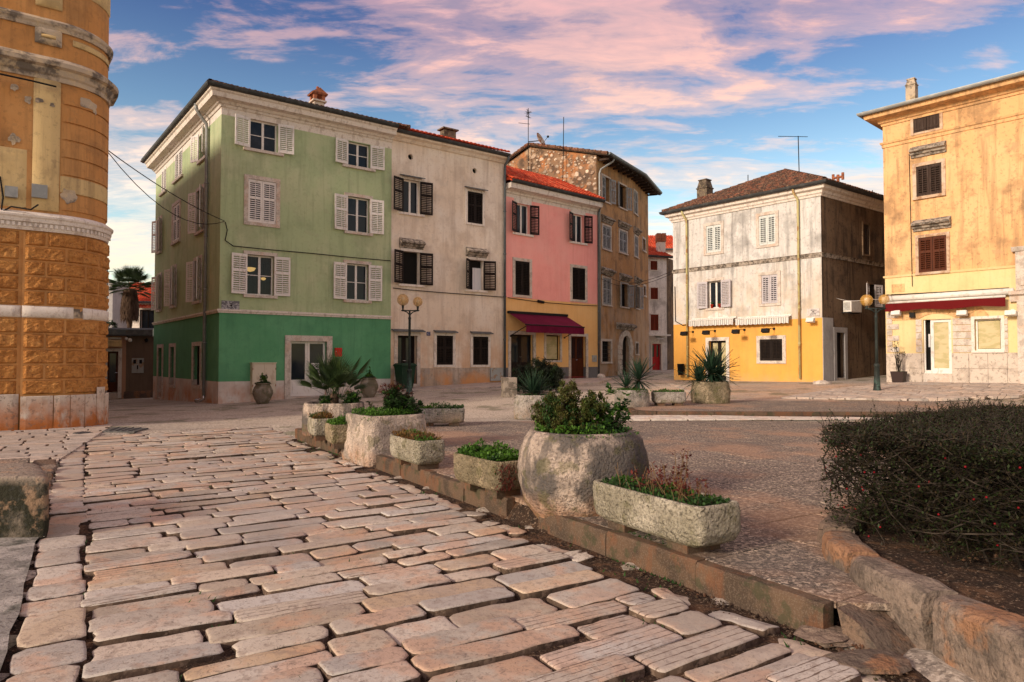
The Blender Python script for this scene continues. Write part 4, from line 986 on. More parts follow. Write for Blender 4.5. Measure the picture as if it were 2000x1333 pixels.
for j in range(nb + 1):
    for i in range(nb + 1):
        x = 2.2 + 8.8 * (i / nb) ** 1.4; y = 1.0 + 7.8 * j / nb
        if not (inpoly(x - .09, y, BED) and inpoly(x, y + .05, BED) and inpoly(x - .05, y + .07, BED)): continue
        ids[i, j] = len(V); V.append((x, y, .235 + .05 * nz(x * 1.6, y * 1.6) + .02 * nz(x * 6, y * 6)))
mb.add(V, [(ids[i, j], ids[i + 1, j], ids[i + 1, j + 1], ids[i, j + 1]) for (i, j) in ids if all(k in ids for k in ((i + 1, j), (i + 1, j + 1), (i, j + 1)))])
mb.build('bed_soil', 'soil', smooth=True, label='dark crumbly earth of the planted bed', kind='structure')
# litter of pebbles and crumbs in the dirt strip along kerb and wall
mb = MB(); rs = random.Random(9)
for i in range(1500):
    if i < 700: q = sw(UK - abs(rs.gauss(.03, .09)) - .02, rs.uniform(2.0, 9)); z = -.03
    elif i < 950: q = Vector((2.05 - abs(rs.gauss(0, .12)), rs.uniform(2.6, 4.3), 0)); z = -.01
    else:
        q = Vector((rs.uniform(2.5, 4.2), rs.uniform(2.8, 5.2), 0)); z = .25
        if not inpoly(q.x - .3, q.y, BED): continue
    r_ = rs.choice((.006, .008, .011, .016)); V = []
    for d in ((1, 0, 0), (-.5, .9, 0), (-.5, -.8, 0), (0, 0, 1.0)): V.append((q.x + d[0] * r_ * rs.uniform(.7, 1.3), q.y + d[1] * r_ * rs.uniform(.7, 1.3), z + d[2] * r_))
    mb.add(V, [(0, 1, 3), (1, 2, 3), (2, 0, 3)])
mb.build('dirt_crumbs', 'kerb', label='pebbles and crumbs in the dirt along the kerb', kind='stuff')
# tufts of weeds in the joints
mb = MB()
for i in range(5200):
    if i < 3600: u_2, v_2 = rs.uniform(.0, 3.6), 1.8 + 12.5 * rs.random() ** 1.3
    elif i < 4500: u_2, v_2 = UK + .12 + abs(rs.gauss(0, .05)), rs.uniform(2.5, 14)
    else: u_2, v_2 = UK - .04, rs.uniform(2.5, 14)
    if nz(u_2 * 2.2, v_2 * (2.2 if i < 3600 else .9), 5) < .2: continue
    q = sw(u_2, v_2); z = (h(q.x, q.y) - .03) if u_2 < UK else TZ(v_2)
    l = rs.uniform(.015, .045) if u_2 < UK - .1 else rs.uniform(.012, .03); a = rs.uniform(0, 6.28); w_ = rs.uniform(.004, .009); lx, ly = math.cos(a) * l * .7, math.sin(a) * l * .7
    mb.add([(q.x - ly * .2 - w_, q.y, z), (q.x + w_, q.y, z), (q.x + lx, q.y + ly, z + l)], [(0, 1, 2)])
mb.build('joint_weeds', 'lf_mid', label='sparse moss and weeds in the street joints', kind='stuff')
# ================================================================ BUILDINGS
def cornice(house, path, prof, mat='white_trim', name='cornice'):
    mb = MB(); sweep(mb, path, prof, True); return mb.build(name, mat, house)
def gutter(house, path, w, z, mat='gutter_dk', r=.105):
    prof = [(w - r + r * math.cos(a), z - r * math.sin(a)) for a in [math.pi * i / 6 for i in range(7)]]
    prof = [(w - r * 2, z + .01)] + [(w - r - r * math.cos(math.pi * i / 6), z - r * 1.1 * math.sin(math.pi * i / 6)) for i in range(7)] + [(w, z + .03), (w - .02, z + .03)]
    mb = MB(); sweep(mb, path, prof, True); return mb.build('gutter', mat, house, smooth=False)
def xy(v): return (v.x, v.y)
def hip(house, cs, ze, ov, pitch, mat, faces):
    """hip roof over the corners cs (counter-clockwise, cs[0]->cs[1] is the front)"""
    c = [Vector((x, y, 0)) for x, y in cs]; d1 = (c[1] - c[0]).normalized(); d2 = (c[3] - c[0]).normalized()
    w = (c[1] - c[0]).length + 2 * ov; l = (c[3] - c[0]).length + 2 * ov
    o = c[0] - d1 * ov - d2 * ov; s = min(w, l) / 2; hh_ = s * math.tan(pitch)
    P = [o, o + d1 * w, o + d1 * w + d2 * l, o + d2 * l]; P = [p_ + Vector((0, 0, ze)) for p_ in P]
    if w >= l: r0, r1 = o + d1 * s + d2 * l / 2, o + d1 * (w - s) + d2 * l / 2
    else: r0, r1 = o + d1 * w / 2 + d2 * s, o + d1 * w / 2 + d2 * (l - s)
    r0 = r0 + Vector((0, 0, ze + hh_)); r1 = r1 + Vector((0, 0, ze + hh_))
    mb = MB(); V = P + [r0, r1]
    if w >= l: mb.add(V, [(0, 1, 5, 4), (1, 2, 5), (2, 3, 4, 5), (3, 0, 4), (3, 2, 1, 0)])
    else: mb.add(V, [(0, 1, 4), (1, 2, 5, 4), (2, 3, 5), (3, 0, 4, 5), (3, 2, 1, 0)])
    roof = mb.build('roof', mat, house); tb = MB(); cp_ = math.cos(pitch)
    es = [(P[0], P[1], d2), (P[1], P[2], -d1), (P[2], P[3], -d2), (P[3], P[0], d1)]
    for k in faces:
        a, b, inn = es[k]; up = inn * cp_ + Vector((0, 0, math.sin(pitch)))
        tiles(tb, a, b - a, up, (b - a).length, s / cp_, 1 / cp_, 1 / cp_)
    for a, b in ((P[0], r0), (P[1], r1 if w >= l else r0), (r0, r1)):
        n_ = max(1, int((b - a).length / .38))
        for i in range(n_): tb.tube([a.lerp(b, i / n_) + Vector((0, 0, .04)), a.lerp(b, (i + 1.08) / n_) + Vector((0, 0, .03))], [.11, .09], 7, False)
    tb.build('roof_tiles', mat, roof, kind='stuff'); return roof, P, r0, r1
def door_leaf(F, d, u0, u1, z0, z1, mat, panes=True, w=-.16, glass='glass', zb=.35, bars=False, name='leaf'):
    mb = MB(); f = .09
    for a, b, c, e in ((u0, u0 + f, z0, z1), (u1 - f, u1, z0, z1), (u0 + f, u1 - f, z1 - f, z1), (u0 + f, u1 - f, z0, z0 + (z1 - z0) * zb)):
        F.box(mb, a, b, w - .05, w, c, e)
    zz = z0 + (z1 - z0) * zb
    F.box(mb, u0 + f * 1.6, u1 - f * 1.6, w, w + .015, z0 + .12, zz - .10)
    if bars:
        for i in range(1, 4): F.box(mb, u0 + f + (u1 - u0 - 2 * f) * i / 4 - .01, u0 + f + (u1 - u0 - 2 * f) * i / 4 + .01, w - .02, w, zz, z1 - f)
    o = mb.build(name, mat, d)
    g = MB(); g.quad(F.p(u0 + f, w - .03, zz), F.p(u1 - f, w - .03, zz), F.p(u1 - f, w - .03, z1 - f), F.p(u0 + f, w - .03, z1 - f)); g.build('pane', glass, d)
    return o
def doorway(F, house, px, frame, fw, mat, leaves=2, zb=.35, glass='glass', bars=False, label=None, w=-.16, handle=True, hole=True):
    r = F.rect(*px); u0, u1, z0, z1 = r; F.holes.append((u0, u1, z0 - .6, z1))
    d = surround(F, house, (u0, u1, z0 - .3, z1), fw, frame, sill=False, name='door', bottom=False)
    if label: d['label'] = label
    for i in range(leaves):
        a = u0 + (u1 - u0) * i / leaves; b = u0 + (u1 - u0) * (i + 1) / leaves
        door_leaf(F, d, a + .004, b - .004, z0, z1, mat, zb=zb, glass=glass, bars=bars, w=w)
    if handle:
        um = u0 + (u1 - u0) * (.5 if leaves == 2 else .85); mb = MB(); mb.tube([F.p(um - .05, w + .05, z0 + 1.0), F.p(um + .05, w + .05, z0 + 1.0)], .013, 6); mb.tube([F.p(um - .05, w - .01, z0 + 1.0), F.p(um - .05, w + .05, z0 + 1.0)], .011, 6); mb.build('handle', 'shiny', d)
    mb = MB(); F.box(mb, u0 - .02, u1 + .02, -.5, .03, z0 - .4, z0 - .01); mb.build('threshold', 'limestone', d)
    return d, r
def cable(pts, name, lab, r=.014, sag=0, mat='cable'):
    P = []
    for a, b in zip(pts, pts[1:]):
        a, b = Vector(a), Vector(b); n_ = 10
        for i in range(n_): t_ = i / n_; P.append(a.lerp(b, t_) - Vector((0, 0, sag * 4 * t_ * (1 - t_))))
    P.append(Vector(pts[-1])); mb = MB(); mb.tube(P, r, 5); return mb.build(name, mat, smooth=True, label=lab, cat='cable')

# ---------------------------------------------------------------- green corner house
gc = at(427, HZ, 25.0); d1 = vpdir(2774); d2 = vpdir(-50)
GF = Fac(gc, d1); uR = GF.u(763)
_t = Fac(gc, -d2)                     # side wall plane through the corner
LS = -_t.u(299.5)
GS = Fac(gc + d2 * LS, -d2)           # u runs from the far end to the corner
gh = thing('green_house', (gc.x, gc.y, 0), 'three-storey corner house in sage green over emerald ground floor, white shutters', 'house')
zE = GF.hit(470, 240 - 26)[1]        # top of the plastered wall under the frieze
zE = GF.hit(427, 222)[1]
zB = GF.hit(427, 611)[1]; zP = GF.hit(427, 746)[1]
# front windows
for px, mode, kw in (((483, 538, 236, 294), 'open', dict(lw=.60, rw=.60, lang=13, rang=9, mid=False, top=False, sides=False, depth=.3)),
                     ((676, 720, 279, 326), 'open', dict(lw=.58, rw=.62, lang=9, rang=7, mid=False, top=False, sides=False)),
                     ((481, 536, 353, 436), 'closed', dict(fw=.15, sill=False)),
                     ((676, 720, 386, 454), 'open', dict(lw=.60, rw=.60, lang=8, rang=8)),
                     ((480, 533, 499, 577), 'open', dict(lw=.60, rw=.60, lang=10, rang=7, glass='clearpane')),
                     ((675, 718, 516, 587), 'open', dict(lw=.60, rw=.58, lang=8, rang=8))):
    w_, r_ = window(GF, gh, px, mode, **kw)
wr3 = GF.rect(480, 533, 499, 577)
for uu, zz, rad in ((wr3[0] + .40, wr3[3] - .42, .22), (wr3[0] + .92, wr3[3] - .78, .10)):
    mb = MB(); c = GF.p(uu, -1.0, zz); mb.lathe(c, [(.02, -.10 * rad / .2), (rad * .7, -.06 * rad / .2), (rad, .04), (rad * .5, .06)], 16); q = mb.build('ceiling_lamp', 'lampglow', smooth=True, label='small lit yellow bowl lamp seen through the first-floor window' if rad < .2 else 'lit yellow bowl lamp hanging behind the first-floor window of the green house', cat='lamp')
    if rad > 0: MBc = MB(); MBc.tube([c + Vector((0, 0, .05)), c + Vector((0, 0, .6))], .01, 5); MBc.build('cord', 'cable', q)
dr, r_ = doorway(GF, gh, (567, 638, 667, 774), 'limestone', .22, 'white_wood', 2, .30, label='white double glazed door with a paper notice')
u0, u1, z0, z1 = r_
fbox(GF, 'notice', 'curtain', dr, u0 + (u1 - u0) * .60, u0 + (u1 - u0) * .86, -.15, -.145, z0 + .80, z0 + 1.30)
mb = MB()
for i, (a, b, zz) in enumerate(((.64, .82, 1.22), (.63, .83, 1.17), (.66, .80, 1.12), (.63, .82, 1.0))): GF.box(mb, u0 + (u1 - u0) * a, u0 + (u1 - u0) * b, -.145, -.142, z0 + zz, z0 + zz + (.02 if i != 3 else .06))
mb.build('notice_print', 'lf_dark', dr)
# side windows
for px, mode, kw in (((386, 398, 263, 315), 'open', dict(lw=.55, rw=.5, lang=18, rang=25, mid=False, top=False, sides=False, inner=False)),
                     ((337, 351, 301, 353), 'closed', dict(mid=False, top=False, sides=False)), ((311, 319.5, 335, 380), 'closed', dict(mid=False, top=False, sides=False)),
                     ((382, 395, 374, 454), 'open', dict(lw=.55, rw=.5, lang=18, rang=25, inner=False)), ((334.5, 348, 403, 474), 'closed', dict()), ((306.5, 312, 432, 494), 'open', dict(lw=.5, rw=.5, lang=18, rang=18, inner=False)),
                     ((379, 391, 509, 589), 'open', dict(lw=.55, rw=.5, lang=16, rang=25, inner=False)), ((334, 342, 525, 598), 'open', dict(lw=.55, rw=.5, lang=16, rang=25, inner=False)), ((307, 313, 540, 606), 'open', dict(lw=.5, rw=.5, lang=16, rang=20, inner=False))):
    window(GS, gh, px, mode, **kw)
for px in ((378, 392, 676, 753), (333, 341.5, 678, 752)):
    w_, r_ = window(GS, gh, px, 'none', fw=.16, inner=True, cols=1, rows=1, sash_mat='brown_slat', sill=False)
doorway(GS, gh, (309.5, 317.5, 680, 777), 'limestone', .17, 'grey_wood', 1, .5, handle=False)
zones = [(-.9, zP, 'green_pl', 'plinth'), (zP, zB, 'green_lo', 'ground_floor_wall'), (zB, zE, 'green_up', 'upper_wall'), (zE, zE + .75, 'white_trim', 'frieze')]
wall(GF, gh, 'front', 0, uR, zones)
wall(GS, gh, 'side', 0, LS, zones)
c0, c1 = GS.p(0, 0, 0), GF.p(0, 0, 0); c2 = GF.p(uR, 0, 0); back = c2 + d2 * LS
rear(gh, [xy(c2), xy(back), xy(c0)], -.9, zE + .75)
path = [xy(c0 + Vector((0, 0, 0))), xy(c1), xy(c2)]
cornice(gh, path, [(0, zB), (.05, zB), (.06, zB + .05), (.09, zB + .07), (.09, zB + .13), (.0, zB + .15)], name='string_course')
cornice(gh, path, [(0, zE + .28), (.04, zE + .28), (.08, zE + .36), (.14, zE + .38), (.20, zE + .46), (.42, zE + .50), (.46, zE + .66), (.52, zE + .70), (.54, zE + .76), (0, zE + .78)])
gutter(gh, path, .68, zE + .87)
roof, P, r0, r1 = hip(gh, [xy(c1), xy(c2), xy(back), xy(c0)], zE + .86, .56, R(19.5), 'tile_old', [0, 3])
# chimney
cc = at(620, 214, 29.3); mb = MB(); z = cc.z - .28
fr = Matrix.Translation((cc.x, cc.y, 0)) @ Matrix.Rotation(math.atan2(d1.y, d1.x), 4, 'Z')
mb.box(-.22, .22, -.22, .22, z - 1, z + .55, fr); mb.box(-.30, .30, -.30, .30, z + .55, z + .62, fr)
ch = mb.build('chimney', 'limestone', roof)
mb = MB()
for a in (-.18, .18):
    for b in (-.18, .18): mb.box(a - .07, a + .07, b - .07, b + .07, z + .62, z + .86, fr)
mb.box(-.34, .34, -.30, .30, z + .86, z + .91, fr)
V = [fr @ Vector(q) for q in ((-.36, -.32, z + .91), (.36, -.32, z + .91), (.36, .32, z + .91), (-.36, .32, z + .91), (0, -.30, z + 1.15), (0, .30, z + 1.15))]; mb.add(V, [(0, 1, 4), (2, 3, 5), (1, 2, 5, 4), (3, 0, 4, 5)])
mb.sphere(fr @ Vector((0, 0, z + 1.22)), .07, 8, 6); mb.build('chimney_cap', 'brick', roof)
# downpipe near the corner on the side wall
ud = GS.u(404); pz = GS.hit(404, 785)[1]; A_ = GS.p(ud, .52, zE + .78)
pipe(gh, [A_, GS.p(ud, .50, zE + .55), GS.p(ud, .34, zE + .30), GS.p(ud, .12, zE + .05), GS.p(ud, .10, zE - .2), GS.p(ud, .10, h(*xy(GS.p(ud, .1, 0))) + .25)], 'pipe_grey', .065)
mb = MB(); zz = h(*xy(GS.p(ud, .1, 0))); mb.tube([GS.p(ud, .10, zz + .27), GS.p(ud, .11, zz + .17), GS.p(ud - .12, .22, zz + .09), GS.p(ud - .28, .32, zz + .07)], .07, 8); mb.build('pipe_elbow', 'shiny', gh, smooth=True)

# ---------------------------------------------------------------- beige house
uB0, uB1 = uR, GF.u(987); BF = Fac(GF.p(uB0, -.02, 0), d1); LB = uB1 - uB0
bh = thing('beige_house', BF.p(0, 0, 0), 'narrow beige plastered house with dark shutters and two round vents', 'house')
zE = BF.hit(880, 297)[1]
window(BF, bh, (785, 818, 352, 417), 'open', 'dark_wood', 'white_trim', .12, .60, .60, 'zinc', hdz=.10, sides=False, lang=20, rang=8, rows=1)
window(BF, bh, (912, 942, 376, 437), 'closed', 'dark_wood', 'white_trim', .11, hd='zinc', sill=False)
window(BF, bh, (785.5, 818, 492, 556), 'open', 'dark_wood', 'white_trim', .12, .60, .62, 'stone', hdz=.13, sides=False, lang=24, rang=8, inner=False)
w_, r_ = window(BF, bh, (915.5, 943, 508.5, 567), 'open', 'dark_wood', 'white_trim', .12, .52, .60, 'stone', hdz=.13, sides=False, lang=40, rang=22, inner=False)
mb = MB(); u0, u1, z0, z1 = r_
for i in range(5): BF.box(mb, u0 + .30 + .10 * i, u0 + .40 + .10 * i, -.16 + .02 * (i % 2), -.14 + .02 * (i % 2), z0, z1 - .35)
mb.build('curtain', 'curtain', w_)
for px in ((852, 884, 656, 713), (923, 953, 658, 713)): window(BF, bh, px, 'closed', 'dark_wood', 'white_trim', .13, hd='zinc', sill=False)
dr, r_ = doorway(BF, bh, (776, 814, 656, 750), 'limestone', .16, 'dark_wood', 2, .40, w=-.30)
hood(BF, dr, r_, 'zinc', .30, .18)
for px, py in ((801.7, 307), (927, 334)):
    u, z = BF.hit(px, py); BF.holes.append((u - .126, u + .126, z - .126, z + .126))
    mb = MB(); n_ = 20; V = []
    for i in range(n_):
        a = 2 * math.pi * i / n_; V.append(BF.p(u + .125 * math.cos(a), .012, z + .125 * math.sin(a)))
    for i in range(n_):
        a = 2 * math.pi * i / n_; V.append(BF.p(u + .125 * math.cos(a), -.15, z + .125 * math.sin(a)))
    for i in range(n_):
        a = 2 * math.pi * i / n_; V.append(BF.p(u + .19 * math.cos(a), .012, z + .19 * math.sin(a)))
    for i in range(n_):
        a = 2 * math.pi * i / n_; V.append(BF.p(u + .19 * math.cos(a), -.02, z + .19 * math.sin(a)))
    mb.add(V, [(i, (i + 1) % n_, n_ + (i + 1) % n_, n_ + i) for i in range(n_)] + [(i, 2 * n_ + i, 2 * n_ + (i + 1) % n_, (i + 1) % n_) for i in range(n_)] + [(2 * n_ + i, 3 * n_ + i, 3 * n_ + (i + 1) % n_, 2 * n_ + (i + 1) % n_) for i in range(n_)])
    v_ = mb.build('vent', 'beige', bh, smooth=False); g = MB(); g.poly([BF.p(u + .125 * math.cos(2 * math.pi * i / n_), -.14, z + .125 * math.sin(2 * math.pi * i / n_)) for i in range(n_)]); g.build('vent_opening', 'dark', v_)
zD = BF.hit(900, 719)[1]
wall(BF, bh, 'front', 0, LB, [(-.6, zD, 'beige_dado', 'dado'), (zD, zE + .1, 'beige', 'wall')])
b0, b1 = BF.p(0, 0, 0), BF.p(LB, 0, 0); nb_ = -BF.n * 9
rear(bh, [xy(b1), xy(b1 + nb_), xy(b0 + nb_), xy(b0)], -.6, zE + .1, 'beige')
cornice(bh, [xy(b0 + d1 * .03), xy(b1)], [(0, zE - .02), (.06, zE - .02), (.16, zE + .10), (.30, zE + .16), (.32, zE + .24), (0, zE + .24)], 'beige')
gutter(bh, [xy(b0 + d1 * .1), xy(b1)], .46, zE + .34)
def shed(house, F, u0, u1, ze, ov, pitch, ln, mat):
    mb = MB(); a = F.p(u0, ov, ze); b = F.p(u1, ov, ze); up = -F.n * math.cos(pitch) + Vector((0, 0, math.sin(pitch))); c = b + up * ln; d = a + up * ln
    dn = Vector((0, 0, -.10)); mb.add([a, b, c, d, a + dn, b + dn, c + dn, d + dn], [(0, 1, 2, 3), (7, 6, 5, 4), (0, 4, 5, 1), (1, 5, 6, 2), (3, 2, 6, 7), (0, 3, 7, 4)])
    back_ = [c + Vector((0, 0, -.1)), d + Vector((0, 0, -.1))]; e = d - F.n * ln * math.cos(pitch) - Vector((0, 0, math.sin(pitch) * ln)); f_ = c - F.n * ln * math.cos(pitch) - Vector((0, 0, math.sin(pitch) * ln)); mb.quad(d, c, f_, e)
    mb.poly([a, d, e]); mb.poly([b, f_, c])
    rf = mb.build('roof', mat, house); tb = MB(); tiles(tb, a, F.d, up, u1 - u0, ln); tb.build('roof_tiles', mat, rf, kind='stuff'); return rf, up
brf, bup = shed(bh, BF, .05, LB, zE + .40, .40, R(20), 4.6, 'tile_red')
q = at(875, 262, BF.p(LB * .5, 0, 0).y + 1.0); mb = MB(); fr = Matrix.Translation((q.x, q.y, 0)) @ Matrix.Rotation(math.atan2(d1.y, d1.x), 4, 'Z'); mb.box(-.32, .32, -.2, .2, q.z - .8, q.z + .1, fr); mb.box(-.42, .42, -.3, .3, q.z + .14, q.z + .20, fr); mb.box(-.28, -.2, -.2, .2, q.z + .1, q.z + .14, fr); mb.box(.2, .28, -.2, .2, q.z + .1, q.z + .14, fr); mb.build('chimney', 'chim_old', brf)
u_p = LB - .06; zz = h(*xy(BF.p(u_p, .1, 0)))
pipe(bh, [BF.p(u_p, .38, zE + .28), BF.p(u_p, .36, zE + .12), BF.p(u_p - .03, .12, zE - .12), BF.p(u_p - .03, .10, zE - .3), BF.p(u_p - .03, .10, zz)], 'gutter', .06)
r_ = BF.rect(957, 984, 719, 744); mb = MB(); BF.box(mb, *r_[:2], 0, .05, *r_[2:]); mbx = mb.build('meter_cabinet', 'grey_box', label='grey metal meter cabinet low on the beige wall beside the downpipe', cat='cabinet')
mb = MB(); u0, u1, z0, z1 = r_
for a in ((u0, u0 + .05, z0, z1), (u1 - .05, u1, z0, z1), (u0 + .05, u1 - .05, z0, z0 + .05), (u0 + .05, u1 - .05, z1 - .05, z1)): BF.box(mb, a[0], a[1], .05, .07, a[2], a[3])
mb.build('rim', 'grey_box', mbx)
r_ = BF.rect(833, 840, 648.5, 656); fp = thing('house_number_plate', BF.p(r_[0], 0, r_[2]), 'small dark blue house number plate by the beige house door', 'sign'); fbox(BF, 'plate', 'blue', fp, r_[0], r_[1], 0, .02, r_[2], r_[3])
mb = MB(); u0, u1, z0, z1 = r_; BF.box(mb, u0 + .04, u0 + .06, .02, .024, z0 + .04, z1 - .04); BF.box(mb, u0 + .09, u0 + .13, .02, .024, z0 + .04, z0 + .06); BF.box(mb, u0 + .09, u0 + .13, .02, .024, z1 - .06, z1 - .04); mb.build('digits', 'curtain', fp)

# ---------------------------------------------------------------- pink house
dp = vpdir(2520); PF = Fac(BF.p(LB, -.06, 0), dp); LP = PF.u(1167.5)
ph = thing('pink_house', PF.p(0, 0, 0), 'pink house with apricot ground floor, burgundy awning and red tiled roof', 'house')
zE = PF.hit(1076, 402)[1]; zY = PF.hit(1080, 588)[1]; zD = PF.hit(1160, 717)[1]
for px, kw in (((1008, 1034, 399, 457), dict(lang=24, rang=20, lw=.55, rw=.5)), ((1118.5, 1140.5, 419.5, 474), dict(lang=24, rang=20, lw=.55, rw=.5))):
    w_, r_ = window(PF, ph, px, 'open', 'dark_wood', 'white_trim', .13, sides=False, top=False, rows=1, **kw)
    u0, u1, z0, z1 = r_; fbox(PF, 'lintel', 'white_trim', w_, u0 - .14, u1 + .14, 0, .02, z1, zE + .02)
for px in ((1005.5, 1034, 511, 577), (1117.5, 1143, 524, 586)): window(PF, ph, px, 'closed', 'dark_wood', 'limestone', .15, sill=False, mid=False)
doorway(PF, ph, (997, 1041, 654, 737), 'limestone', .17, 'dark_wood', 2, .35, label='dark brown double glazed shop door', glass='glass')
w_, r_ = window(PF, ph, (1066, 1093.5, 655, 704), 'none', 'dark_wood', 'limestone', .13, cols=1, rows=1, sash_mat='dark_wood', glass='glass', sill=False)
u0, u1, z0, z1 = r_; fbox(PF, 'blind', 'paper', w_, u0 + .06, u1 - .06, -.165, -.155, z0 + .06, z1 - .06)
doorway(PF, ph, (1114.5, 1144, 657.5, 740), 'limestone', .16, 'red_wood', 2, .48, bars=True, label='dark red wooden double door with barred glass')
wall(PF, ph, 'front', 0, LP, [(-.6, zD, 'grey_dado', 'dado'), (zD, zY, 'pink_yel', 'ground_floor_wall'), (zY, zE, 'pink', 'upper_wall'), (zE, zE + .42, 'white_trim', 'frieze')])
p0, p1 = PF.p(0, 0, 0), PF.p(LP, 0, 0); nb_ = -PF.n * 8
rear(ph, [xy(p1), xy(p1 + nb_), xy(p0 + nb_), xy(p0)], -.6, zE + .4, 'grey_plaster')
cornice(ph, [xy(p0 + dp * .06), xy(p1 - dp * .05)], [(0, zE + .18), (.06, zE + .18), (.08, zE + .28), (.22, zE + .34), (.42, zE + .36), (.44, zE + .60), (0, zE + .62)])
gutter(ph, [xy(p0 + dp * .06), xy(p1)], .60, zE + .72)
shed(ph, PF, .0, LP - .02, zE + .74, .54, R(28), 3.5, 'tile_red')
pipe(ph, [PF.p(LP - .02, .42, zE + .58), PF.p(LP - .02, .2, zE + .3), PF.p(LP - .02, .1, zE + .1), PF.p(LP - .02, .1, h(*xy(PF.p(LP, .1, 0))))], 'gutter', .05)
r_ = PF.rect(1156, 1164, 694.5, 707); fbox(PF, 'meter_box', 'grey_box', None, r_[0], r_[1], 0, .06, r_[2], r_[3], label='small grey meter box by the dark red door of the pink house', cat='meter box')
# awning
aw = thing('awning', PF.p(PF.u(1048), 0, PF.hit(1048, 616)[1]), 'burgundy canvas awning pulled out over the shop door of the pink house', 'awning')
ua0, ua1 = PF.u(992), PF.u(1105); za = PF.hit(1048, 615)[1]
zo = za - .62; wo_ = 1.30
mb = MB(); nseg = 14
for i in range(nseg):
    a = ua0 + (ua1 - ua0) * i / nseg; b = ua0 + (ua1 - ua0) * (i + 1) / nseg; s0, s1 = -.02 * math.sin(math.pi * i / nseg), -.02 * math.sin(math.pi * (i + 1) / nseg)
    mb.quad(PF.p(a, .06, za), PF.p(a, wo_, zo + s0), PF.p(b, wo_, zo + s1), PF.p(b, .06, za))
mb.build('canvas', 'wine', aw)
mb = MB()
for i in range(40):
    a = ua0 + (ua1 - ua0) * i / 40; b = ua0 + (ua1 - ua0) * (i + 1) / 40; mb.quad(PF.p(a, wo_ + .02 * math.sin(i * 1.3), zo - .36), PF.p(b, wo_ + .02 * math.sin((i + 1) * 1.3), zo - .36), PF.p(b, wo_ + .01, zo), PF.p(a, wo_ + .01, zo))
mb.build('valance', 'wine', aw)
mb = MB(); mb.tube([PF.p(ua0 - .03, wo_, zo), PF.p(ua1 + .03, wo_, zo)], .035, 6); PF.box(mb, ua0 - .05, ua1 + .05, 0, .14, za - .02, za + .10)
for uu in (ua0 + .12, ua1 - .12): mb.tube([PF.p(uu, .02, zo - .5), PF.p(uu, wo_ - .02, zo - .02)], .022, 5); mb.tube([PF.p(uu, 0, zo - .5), PF.p(uu, .06, zo - .5)], .05, 6)
mb.build('frame', 'blackp', aw)
u, z = PF.hit(1054, 590); mb = MB(); mb.tube([PF.p(u - .2, .09, z + .02), PF.p(u + .2, .09, z - .02)], .07, 8); PF.box(mb, u - .05, u + .05, 0, .08, z - .02, z + .05); mb.build('cable_joint', 'cable', smooth=True, label='black cable junction sleeve on the apricot wall above the awning', cat='junction')
q = gp(1104, 744.5); mb = MB(); q2 = PF.p(PF.u(1104), .75, 0); zc_ = h(q2.x, q2.y) + .115; mb.add([PF.p(PF.u(1104) + a, b, zc_ + c) for c in (0, .02) for a, b in ((-.5, .45), (.5, .45), (.5, 1.05), (-.5, 1.05))], [(4, 5, 6, 7), (0, 1, 5, 4), (1, 2, 6, 5), (2, 3, 7, 6), (3, 0, 4, 7)]); mb.build('doormat', 'mat_red', label='red doormat on the step before the pink house', cat='doormat')

# ---------------------------------------------------------------- brown house with rubble gable
e1 = vpdir(1860); B1 = Fac(PF.p(LP, -.05, 0), e1); L1 = B1.u(1237); e2 = vpdir(1575); B2 = Fac(B1.p(L1, 0, 0), e2); L2 = B2.u(1267.5)
wh = thing('brown_house', B1.p(0, 0, 0), 'tall ochre-brown house with grey shutters, arched stone portal and rubble gable', 'house')
zE = B1.hit(1172, 318)[1]
gw = dict(mat='grey_wood', frame='limestone', fw=.09)
window(B1, wh, (1176.5, 1191.5, 347, 395), 'halfr', inner=False, rw=.5, rang=14, **gw)
window(B1, wh, (1209.5, 1224, 363, 408), 'open', inner=False, lw=.5, rw=.5, lang=16, rang=14, **gw)
window(B2, wh, (1239, 1246, 377, 420), 'closed', **gw)
for px, F_, md in (((1177.5, 1193, 443, 488), B1, 'closed'), ((1210.5, 1225, 453, 495), B1, 'closed'), ((1240, 1246.5, 464, 503), B2, 'closed'), ((1177.5, 1193.5, 544, 596), B1, 'closed'), ((1212.5, 1226.5, 555, 600), B1, 'open'), ((1241, 1248, 560, 603), B2, 'open')):
    window(F_, wh, px, md, inner=False, hd='stone', hdz=.16, lw=.48, rw=.5, lang=20, rang=14, **gw)
window(B2, wh, (1256, 1261, 469, 491), 'none', inner=False, frame='limestone', fw=.12); window(B2, wh, (1257, 1261, 560, 578), 'none', inner=False, frame='limestone', fw=.12)
w_, r_ = window(B1, wh, (1175, 1193, 667, 707), 'none', inner=False, frame='limestone', fw=.13)
u0, u1, z0, z1 = r_; mb = MB()
for i in range(1, 5): uu = u0 + (u1 - u0) * i / 5; mb.tube([B1.p(uu, -.06, z0), B1.p(uu, -.06, z1)], .014, 5)
for i in range(1, 5): zz = z0 + (z1 - z0) * i / 5; mb.tube([B1.p(u0, -.06, zz), B1.p(u1, -.06, zz)], .012, 5)
mb.build('grille', 'blackp', w_)
window(B2, wh, (1241, 1246, 671, 692), 'none', inner=False, frame='limestone', fw=.1)
